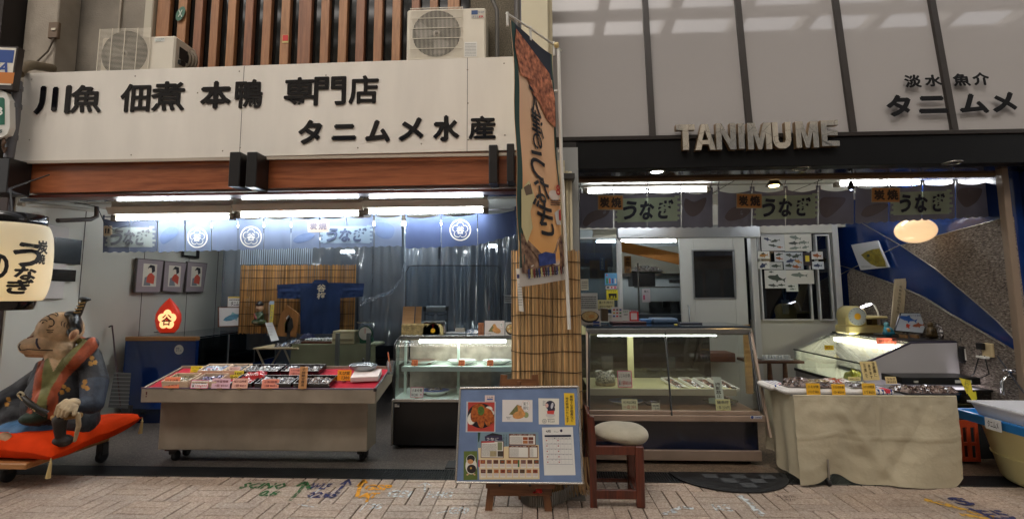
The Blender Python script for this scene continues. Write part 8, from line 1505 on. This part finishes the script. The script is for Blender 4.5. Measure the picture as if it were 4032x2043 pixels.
w = MB(); w.box(bx + .2, bx2 + .02, 5.63, 5.92, zc + .17, zc + .2, crm, .012); w.box(bx + .3, bx2 - .06, 5.7, 5.86, zc + .1, zc + .17, flat((120, 100, 50))); part(w, 'pan', t)
w = MB(); arc_ = [A(2215, 838, 5.7), A(2214, 812, 5.7), A(2208, 785, 5.7), A(2200, 768, 5.7), A(2190, 762, 5.7), A(2178, 764, 5.7)]; w.tube(arc_, .009, whp, 8); w.tube([A(2166, 773, 5.7), A(2191, 764, 5.7)], .011, mt('desk led', (255, 255, 255), .4, emit=((.9, .88, 1), 7)), 8); w.box(arc_[0].x - .1, arc_[0].x + .05, 5.66, 5.76, zc, zc + .014, whp, .006); tag(w.build('desk_lamp'), 'slim white arched desk lamp beside the cream platform scale', 'lamp')
w = MB(); P = Plane(A(2240, 840, 5.45), (1, 0, 0), (.0, .16, 1)); v = [P.h(x, y) for x, y in ((2240, 838), (2270, 838), (2281, 700), (2252, 702))]; w.poly(v, wood('pale plank', (186, 170, 138), (204, 190, 158), .6, 'z'), P.n * -.015)
for k, c in enumerate('有難御縁日々是好'): P.text(w, c, 2263 - k * 1.0, 718 + k * 9, 2268 - k * 1.0, 725 + k * 9, ink, .002)
one(w, 'wooden_plank', 'tall pale plank with faint vertical writing leaning on the stone wall', 'plank')
def fig(x, y0, y1, Y, cols, lb, z=zc):
 a = A(x, y1, Y); b = A(x, y0, Y); H = b.z - a.z; c = lambda dx, dz, dy=0: (a.x + dx * H, Y + dy * H, z + dz * H); v, f, cl = sculpt([('e', c(0, .2), (.34 * H, .26 * H, .2 * H), (0, 0, 0), cols[0]), ('e', c(-.03, .45), (.24 * H, .2 * H, .26 * H), (0, 0, 0), cols[1]), ('e', c(-.06, .8), (.16 * H, .15 * H, .18 * H), (0, 0, 0), cols[2]), ('c', c(-.2, .5, -.1), c(-.25, .25, -.2), .07 * H, .06 * H, cols[1]), ('c', c(.16, .5, -.1), c(.26, .2, -.2), .08 * H, .07 * H, cols[0]), ('e', c(-.08, .45, -.2), (.1 * H, .05 * H, .12 * H), (0, 0, 0), cols[3])], .007, 2)
 w = MB(); w.add(v, f, mt('painted pottery'), True, col=cl); one(w, 'figurine', lb, 'figurine')
fig(2234, 800, 838, 5.4, ((50, 140, 170), (70, 170, 200), (120, 190, 206), (226, 160, 50)), 'translucent blue figurine with an orange spot beside the picture board'); fig(2346, 814, 858, 5.15, ((60, 48, 24), (84, 66, 34), (96, 76, 44), (50, 40, 24)), 'dark brown seated animal figurine right of the picture board')
P = Plane(A(2290, 836, 5.3), (1, 0, 0), (.1, .35, 1)); t = framed(P, [(2248, 833), (2319, 840), (2338, 789), (2262, 788)], flat((40, 40, 44), .3), 'glossy picture board with a blue shark and red and brown fish', lambda w, P, o: [fish(w, P, 2284, 802, 46, 12, flat((40, 90, 170)), o, .25), fish(w, P, 2310, 818, 30, 9, flat((150, 80, 50)), o + .001, -.1), fish(w, P, 2284, 820, 14, 9, flat((200, 70, 50)), o + .0015, 1.1), P.text(w, 'Sらべる琵琶湖の魚', 2284, 792, 2328, 798, inkblue, o + .002)], name='picture_board', fw=.006, mat_in=flat((200, 210, 220), .2))
w = MB(); [w.box(A(x, 840, 5.25).x - .01, A(x, 840, 5.25).x + .01, 5.2, 5.3, zc, zc + .03, wood('small wood', (150, 110, 70), (180, 140, 96))) for x in (2272, 2300)]; one(w, 'board_stand', 'small wooden stand feet under the glossy picture board', 'stand')
for k, (x, m, lb) in enumerate(((2372, film_silver, 'clear snack bag right of the brown figurine'), (2392, filmmat('nut bag', (170, 130, 80), (220, 206, 180), 30), 'bag of nuts under the yellow label'), (2411, filmmat('pink bag', (206, 120, 130), (226, 200, 200), 24), 'pinkish snack bag at the right end of the cabinet top'))):
 w = MB(); p = A(x, 850, 5.1); rumple(w, (p.x, 5.1, zc + .075), .1, .15, .04, m, 70 + k, 0, Vector((0, -1, .2)).normalized()); one(w, 'snack_bag', lb, 'bag')
for x0, x1, c, s in ((2384, 2402, (206, 190, 70), '無添加煮干し'), (2404, 2414, (216, 140, 150), '新発売')):
 w = MB(); P = Plane((0, 5.04, 0), (1, 0, 0), (0, 0, 1)); P.rect(w, x0, 798, x1, 822, flat(c), 0, .002); P.text(w, '\n'.join(s), x0 + 3, 800, x1 - 3, 820, ink, .003); one(w, 'label_card', ('yellow' if c[1] > 150 else 'pink') + ' label card standing behind the snack bags', 'label')
PW = Plane((WX - .035, 5, 1), (0, -1, 0), (0, 0, 1)); t = thing('framed_print', 'tilted white print of a golden fish head on the blue wall', 'picture', PW.h(2210, 640))
w = MB(); fp = [(2169, 679), (2239.5, 672), (2210.5, 605), (2145, 616)]; w.poly([PW.h(x, y) for x, y in fp], flat((196, 198, 204), .4), PW.n * .02); part(w, 'board', t)
w = MB(); gfm = mt('gold fish', (150, 132, 40), .5, n=(22, .4), c2=(96, 88, 30)); PW.quad(w, [(2166, 641), (2180, 632), (2196, 627), (2212, 625), (2218, 640), (2226, 656), (2229, 671), (2206, 671), (2190, 664), (2176, 652)], gfm, .023); PW.quad(w, [(2184 + 4 * math.cos(a), 643 + 4 * math.sin(a)) for a in [k * .6 for k in range(11)]], flat((40, 50, 50)), .025); PW.quad(w, [(2200, 640), (2212, 646), (2210, 664), (2202, 656)], flat((120, 100, 30)), .0245); PW.lines(w, 2172, 668, 2196, 674, 2, flat((120, 120, 130)), .024, .4); part(w, 'print', t)
w = MB(); q = AX(2490, 880, WX - .03); w.box(WX - .06, WX - .031, q.y - .05, q.y + .05, q.z - .06, q.z + .06, flat((200, 180, 140), .4), .006); w.box(WX - .1, WX - .061, q.y - .0, q.y + .06, q.z, q.z + .06, flat((16, 16, 18), .4), .006); w.box(WX - .09, WX - .061, q.y - .03, q.y + .08, q.z - .075, q.z - .055, whp, .003)
w.tube([(WX - .08, q.y, q.z - .05), (WX - .1, q.y - .05, q.z - .2), (WX - .08, q.y + .15, q.z - .3), (WX - .05, q.y + .3, q.z - .28)], .005, flat((20, 20, 22)), 5); w.tube([(WX - .08, q.y + .05, q.z - .05), (WX - .1, q.y + .1, q.z - .22), (WX - .08, q.y + .2, q.z - .28)], .005, flat((20, 20, 22)), 5); one(w, 'power_outlet', 'wall outlet with black plugs and hanging cords on the stone wall', 'outlet')
w = MB(); P = Plane((0, 4.88, 0), (1, 0, 0), (0, 0, 1)); a, b = P.h(2411, 912), P.h(2437, 870); w.box(a.x, b.x, 4.84, 4.885, a.z, b.z, flat((18, 18, 22), .35), .015); w.box(a.x + .03, a.x + .05, 4.836, 4.841, a.z + .03, b.z - .02, whp); w.tube([P.h(2420, 870), P.h(2416, 850), P.h(2424, 842)], .004, flat((20, 20, 22)), 5); w.tube([P.h(2425, 912), P.h(2430, 930), P.h(2442, 945), P.h(2470, 940), P.h(2492, 915)], .004, flat((20, 20, 22)), 5); one(w, 'power_adapter', 'black power adapter with a white label hanging at the cabinet end', 'adapter')
t = thing('side_table', 'small dark wooden table between the counter and the chilled cabinet', 'table', (A(1945, 920, 5.9).x, 5.9, 0)); a, b = A(1880, 906, 5.8), A(2018, 906, 5.8); dw = wood('dark walnut', (56, 32, 18), (92, 58, 36)); w = MB(); w.box(a.x, b.x, 5.75, 6.1, a.z - .03, a.z, dw, .004); part(w, 'table_top', t)
for x in (A(1936, 930, 5.8).x, A(1975, 930, 5.8).x): w = MB(); w.lathe([(.02, 0), (.028, .2), (.02, .3), (.03, .45), (.022, a.z - .03)], dw, (x, 5.8, 0), 12); part(w, 'leg', t)
w = MB(); w.box(A(1915, 900, 5.85).x, A(1992, 900, 5.85).x, 5.8, 6.0, a.z, a.z + .012, flat((176, 178, 180), .4), .004); one(w, 'tray', 'grey tray on the small dark table', 'tray')
for k in range(8): w = MB(); x = A(1925 + k * 8.5, 895, 5.86).x; w.box(x - .012, x + .012, 5.84, 5.92, a.z + .013, a.z + .05, flat((214, 216, 216), .4), .006); one(w, 'white_pack', ORD[k] + ' little white pack from the left on the grey tray', 'packet', 'white packs on the grey tray')
# ============================================================ DRAPED TABLE
TX0, TX1, TYf, TYb, TZ = 2.0, 3.215, 4.0, 4.5, .655
t = thing('draped_table', 'table on castors covered by a long beige cloth at the right front', 'table', (2.6, 4.2, 0)); dr_ = mt('beige drape', (184, 174, 148), .75, n=(2.2, .16, 8), bump=(24, .4), coat=.05)
bx_, bn = 1.93, 2.02
w = MB(); v4 = [(TX0, TYf, TZ), (TX1, TYf, TZ), (TX1, TYb, TZ), (A(1925, 955, 4.5).x, TYb, TZ), ]; w.poly([Vector(p) for p in v4], mt('table surface', (150, 150, 150), .2, n=(3, .2)), (0, 0, -.02)); w.tube([(TX0, TYf - .004, TZ + .002), (TX1, TYf - .004, TZ + .002)], .009, dr_, 6); part(w, 'table_top', t)
def hem(u): return .02 + .075 * math.exp(-((u - .235) / .085) ** 2) - .015 * u + .004 * math.sin(u * 13) + (.06 * max(0, (u - .93) / .07) ** 2)
def front(u, v):
 z = TZ - .002 - (TZ - hem(u)) * v; fold = .028 * math.sin(u * 9 + 1.5 * v) * v + .035 * v * math.exp(-((u - .2 - .1 * v) / .07) ** 2) - .03 * v * math.exp(-((u - .34 + .05 * v) / .1) ** 2) + .008 * noise.noise(Vector((u * 8, v * 8, 1))) * (1 if v > .05 else 0) + .014 * max(0, 1 - abs(u - .22 - v * .38) * 16) * min(1, v * 4) - .012 * max(0, 1 - abs(u - .86 + v * .34) * 14) * min(1, v * 4) + .008 * max(0, 1 - abs(v - .48) * 60) + .007 * max(0, 1 - abs(u - .52) * 70)
 crk = .010 * math.sin(u * 60 + v * 8) * max(0, 1 - abs(v - .12) * 9); return (TX0 + (TX1 - TX0) * u + .02 * v * (u - .5) * -1.2 - .03 * v * (1 - u), TYf - .012 - fold - crk * .5 - .03 * v, z)
w = MB(); w.sheet(front, 110, 40, dr_); xb3 = A(1925, 955, 4.5).x
def side(u, v): f = front(0, v); return (f[0] + (xb3 - .02 - TX0) * u + .022 * math.sin(u * 16 + v) * v, f[1] + (TYb - TYf) * u, TZ - .002 - (TZ - (hem(0) + .10 * u + .03 * math.sin(u * 9))) * v)
w.sheet(side, 40, 20, dr_); w.sheet(lambda u, v: (TX1 - .0 - .025 * v, TYf - .03 * v * (1 - u) + (TYb - TYf) * u, TZ - .002 - (TZ - .09 - .1 * u) * v), 6, 8, dr_); part(w, 'cloth', t)
p = AZ(2090, 1226, 0)
for x, y in ((p.x, 3.97), (TX1 - .1, 4.1), (TX0 + .08, 4.4)): w = MB(); w.lathe([(.022, -.012), (.03, -.01), (.03, .01), (.022, .012)], rubber, n=16, M=Matrix.Translation((x, y, .03)) @ Matrix.Rotation(PI / 2 - .3, 4, 'Y')); w.box(x - .006, x + .006, y - .02, y + .02, .03, .2, SS); part(w, 'castor', t)
tow = mt('towel', (220, 216, 212), .95, bump=(90, .5)); blu = flat((44, 72, 140), .9); redt = flat((196, 60, 70), .9)
def towel(x0, x1, yb2, yf2, zt3, lb, stripes, h=.045, skew=0):
 a, b = A(x0, 988, yf2).x, A(x1, 988, yf2).x; t = thing('folded_towel', lb, 'towel', ((a + b) / 2, yf2, TZ), 'towels with blue stripes on the draped table'); w = MB()
 M = Matrix.Translation(((a + b) / 2, (yf2 + yb2) / 2, TZ)) @ Matrix.Rotation(skew, 4, 'Z'); W2, D2 = (b - a) / 2, (yb2 - yf2) / 2; w.box(-W2, W2, -D2, D2, .001, h, tow, .016, M=M); part(w, 'towel', t); w = MB()
 for i, s in enumerate(stripes): x = -W2 + 2 * W2 * s; w.box(x, x + .013, -D2 - .0008, D2, .008, h + .001, blu, .004, M=M)
 if stripes: x = -W2 + 2 * W2 * (stripes[len(stripes) // 2]); w.box(x - .012, x + .03, -D2 - .0015, -D2 + .08, h * .35, h + .002, redt, .004, M=M)
 part(w, 'stripe', t); return t
towel(1935, 1990, 4.44, 4.2, 0, 'folded white towel with blue stripes at the back left of the draped table', [.3, .5, .7, .88]); towel(1974, 2122, 4.2, 4.03, 0, 'plain white folded towel at the front left of the draped table', [.93, .97]); towel(2120, 2252, 4.2, 4.03, 0, 'white folded towel with blue stripes and a red mark at the right of the first', [.68, .76, .84, .92])
fpg = 'film-wrapped food trays on the towels'
for k, (x, Y, m, lb) in enumerate(((1990, 4.14, film_brown, 'front left wrapped tray of brown food on the plain towel'), (2040, 4.32, film_kraft, 'wrapped tray of pale food in the middle of the back row'), (2060, 4.12, film_brown, 'long wrapped tray of brown food in the middle front'), (2090, 4.34, filmmat('orange fish', (150, 70, 40), (216, 210, 206), 24), 'white tray of orange-brown fish behind the tan sign'), (2145, 4.12, film_silver, 'wrapped tray of whitish food at the right front'), (1995, 4.36, film_brown, 'wrapped tray of dark food at the back left'))):
 a = A(x + 14, 955, Y); p = Vector((a.x, Y, TZ + (.046 if Y < 4.2 or x < 2000 else .04))); tt = thing('food_tray', lb, 'tray', p, fpg); w = MB(); w.box(p.x - .1, p.x + .1, Y - .06, Y + .07, p.z, p.z + .012, whp if k in (1, 3, 4) else flat((160, 150, 146), .3), .005); part(w, 'tray', tt); w = MB(); rumple(w, (p.x, Y, p.z + .01), .2, .14, .032, m, 400 + k, .1 * (k % 3 - 1), n=12); part(w, 'food', tt)
p = Vector((A(2322, 975, 4.15).x, 4.17, TZ)); tt = thing('food_tray', 'flat black tray of film-wrapped brown fish at the right end of the draped table', 'tray', p); w = MB(); w.box(p.x - .2, p.x + .2, 4.05, 4.3, TZ + .001, TZ + .012, flat((22, 20, 26), .3), .004); part(w, 'tray', tt)
for k in range(5): w = MB(); rumple(w, (p.x - .15 + .075 * k, 4.17, TZ + .012), .12, .2, .045, film_brown, 420 + k, .5); part(w, 'food_packet', tt)
yg = 'cards standing on the draped table'
bcard(2030, 964, 2063, 990, 4.012, TZ, (232, 178, 44), [('小えび煮', .62, .84, ink.diffuse_color and (80, 60, 20)), ('1パック ¥800', .2, .45, (80, 50, 30))], 'left yellow-orange price card reading 800', yg, tilt=.08); bcard(2094, 966, 2126, 990, 4.012, TZ, (232, 178, 44), [('うなぎ肝煮', .62, .84, (80, 60, 20)), ('小 ¥500', .2, .45, (80, 50, 30))], 'middle yellow-orange price card at the joint of the towels', yg, tilt=.08); bcard(2171, 964, 2202, 989, 4.012, TZ, (232, 184, 60), [('わかさぎ南蛮漬', .62, .84, (80, 60, 20)), ('1パ ¥600', .2, .45, (80, 50, 30))], 'right yellow-orange price card in front of the striped towel', yg, tilt=.08)
bcard(2171, 909, 2212, 957, 4.36, None, (206, 184, 126), [('冷\n蔵\n庫\nに', .2, .95, (60, 50, 30), .68, .88), ('あ\nり\nま\nす', .1, .85, (60, 50, 30), .42, .6), ('お\n声\nを', .15, .9, (60, 50, 30), .14, .32)], 'tall tan sign with three columns of brush writing behind the towels', yg, yaw=.1, foot=False); bcard(2230, 947, 2256, 966, 4.3, None, (206, 184, 130), [('うなぎ', .55, .85, (70, 50, 30)), ('¥1600', .15, .45, (70, 50, 30))], 'small tan sign right of the tall tan sign', yg, foot=False); bcard(2135, 948, 2165, 958, 4.26, None, (206, 190, 130), [('お試し ¥350', .3, .7, (70, 50, 30))], 'small tan slip on the white tray of orange-brown fish', yg, foot=False)
# ============================================================ AQUARIUM, CRATES, TUBS, TAP
t = thing('aquarium', 'dark glass fish tank with a black lamp hood behind the draped table', 'aquarium', (3.75, 4.9, 0)); a, b = A(2262, 950, 4.62), A(2490, 1085, 4.62); zA = A(2300, 975, 4.62).z; xA0, xA1 = a.x, A(2492, 960, 4.62).x
w = MB(); w.box(xA0 + .1, xA1, 4.62, 4.84, .42, zA - .03, glass('tank glass', (70, 90, 84), .16)); w.box(xA0 + .11, xA1 - .01, 4.835, 4.84, .42, zA - .03, flat((22, 30, 26), .5)); part(w, 'tank', t); w = MB(); w.box(xA0 + .02, xA1 + .02, 4.6, 4.86, zA - .032, zA - .012, flat((18, 18, 20), .4), .003); part(w, 'rim', t)
w = MB(); w.box(xA0 + .05, xA1 - .06, 4.66, 4.8, zA + .022, zA + .03, mt('tank led', (255, 245, 250), .4, emit=((1, .92, 1), 2.5))); part(w, 'light_strip', t); w = MB(); hx0, hx1 = A(2267, 940, 4.58).x, A(2466, 940, 4.58).x; w.box(hx0, hx1, 4.58, 4.84, zA + .035, zA + .095, flat((18, 18, 18), .35), .004); w.box(hx0 + .1, hx0 + .14, 4.578, 4.58, zA + .05, zA + .07, flat((150, 150, 140))); w.box(hx1 - .22, hx1 - .08, 4.578, 4.58, zA + .05, zA + .075, flat((190, 190, 184))); part(w, 'lamp_hood', t)
w = MB(); w.box(xA0 + .1, xA1, 4.64, 4.86, 0, .419, flat((26, 26, 26), .7)); part(w, 'stand', t)
cr_ = flat((176, 66, 34), .5)
t = thing('plastic_crate', 'orange-red openwork plastic crate on the floor right of the draped table', 'crate', (A(2420, 1150, 4.55).x, 4.5, 0)); x0, x1 = A(2380, 1150, 4.5).x, A(2468, 1150, 4.5).x
w = MB(); zz = [0.03, .09, .16, .20, .27, .33]
for z0_, z1_ in ((.02, .05), (.15, .18), (.30, .36)): w.box(x0, x1, 4.5, 4.515, z0_, z1_, cr_, .003)
for k in range(5): x = x0 + (x1 - x0 - .03) * k / 4; w.box(x, x + .03, 4.499, 4.516, .02, .36, cr_, .003)
w.box(x0, x1, 4.516, 4.63, .02, .03, cr_); part(w, 'side_grid', t); w = MB(); w.box(x0 + .01, x1 - .01, 4.6, 4.61, .03, .35, flat((60, 26, 18))); part(w, 'back', t)
t = thing('water_tub', 'big round cream plastic tub at the right edge', 'tub', (3.96, 4.02, 0)); cxT, cyT = 3.96, 4.02; crt = mt('tub cream', (226, 216, 158), .35, n=(2, .08), coat=.2)
w = MB(); w.lathe([(.30, 0), (.335, .01), (.36, .04), (.445, .40), (.455, .405), (.455, .43), (.44, .43), (.43, .40), (.34, .05), (0, .05)], crt, (cxT, cyT, 0), 48, 1, .9); part(w, 'tub', t); w = MB(); w.lathe([(.40, .195), (.407, .2), (.409, .21)], crt, (cxT, cyT, 0), 48, 1, .9); part(w, 'band', t)
def tray_(name, lb, cx, cy, z, W, D, H, m, lip=.02, tp=.9):
 t = thing(name, lb, 'tub', (cx, cy, z)); w = MB(); th = .008; rc_ = lambda s, o: [Vector((cx + W * s * a + o * a, cy + D * s * b + o * b, 0)) for a, b in ((-1, -1), (1, -1), (1, 1), (-1, 1))]
 L0, L1, L2, L3 = [p + Vector((0, 0, z)) for p in rc_(tp, 0)], [p + Vector((0, 0, z + H)) for p in rc_(1, 0)], [p + Vector((0, 0, z + H)) for p in rc_(1, -th * 2)], [p + Vector((0, 0, z + th)) for p in rc_(tp, -th * 2)]; LL = [p + Vector((0, 0, z + H)) for p in rc_(1, lip)]; LM = [p + Vector((0, 0, z + H - .012)) for p in rc_(1, lip)]; LN = [p + Vector((0, 0, z + H - .012)) for p in rc_(1, 0)]
 for Aa, Bb in ((L0, LN), (LN, LM), (LM, LL), (LL, L2), (L2, L3)):
  for i in range(4): w.poly([Aa[i], Aa[(i + 1) % 4], Bb[(i + 1) % 4], Bb[i]], m)
 w.poly(L0, m); w.poly(L3, m); part(w, 'shell', t); return t
bl_ = mt('tub blue', (40, 130, 206), .3, coat=.3); t = tray_('blue_tray', 'bright blue plastic tray lying across the cream tub', 3.86, 3.90, .43, .42, .40, .075, bl_, .01, .95); a = A(2494, 1075, 4.02); w = MB(); P = Plane((3.425, 3.9, .46), (0, -1, 0), (0, 0, 1)); P.rect(w, 2480, 1058, 2518, 1076, flat((206, 206, 204)), 0, .002); P.text(w, 'タニムメ', 2486, 1062, 2512, 1072, ink, .003, .01); part(w, 'name_label', t)
t = tray_('white_tub', 'white plastic wash tub resting in the bright blue tray', 3.80, 3.80, .45, .36, .34, .15, mt('tub white', (206, 208, 214), .35), .015, .86)
w = MB(); w.tube([(3.6, 3.7, .47), (3.62, 3.85, .58), (3.7, 3.95, .6), (3.85, 3.9, .57), (3.8, 3.8, .48)], .008, flat((110, 96, 84)), 6); w.tube([(4.0, 4.5, .9), (3.9, 4.2, .66), (3.85, 3.95, .5)], .006, flat((50, 50, 56)), 6); one(w, 'rubber_hose', 'thin brown and black hoses lying in the white wash tub', 'hose')
w = MB(); q = AX(2556, 955, WX - .06); chm = flat((190, 190, 190), .1, metal=1); w.tube([(WX - .04, q.y, q.z + .02), (WX - .14, q.y, q.z + .02), (WX - .17, q.y, q.z - .02), (WX - .175, q.y, q.z - .12)], .016, chm, 10); w.lathe([(.0, .09), (.045, .085), (.045, .07), (.012, .06), (.012, .02)], chm, (WX - .1, q.y, q.z), 14); w.tube([(WX - .04, q.y - .0, q.z + .02), (WX - .09, q.y, q.z + .02)], .024, chm, 10); one(w, 'water_tap', 'chrome water tap on the stone wall above the white wash tub', 'tap')
PN2 = Plane(A(2440, 990, 4.35), (1, .1, -.35), (.25, .05, 1)); w = MB(); yl = flat((226, 206, 60), .6); PN2.quad(w, [(2413, 950), (2441, 956), (2448, 987), (2432, 990)], yl, 0); PN2.quad(w, [(2434, 989), (2455, 984), (2458, 1004), (2446, 1008)], flat((220, 206, 50), .6), .004); PN2.text(w, '生きた\n鮎です\nさわら\nないで', 2422, 955, 2440, 984, ink, .003); w.tube([PN2.h(2452, 1000), PN2.h(2464, 1035)], .004, whp, 5); one(w, 'yellow_note', 'taped yellow handwritten notes leaning on the white wash tub', 'note')
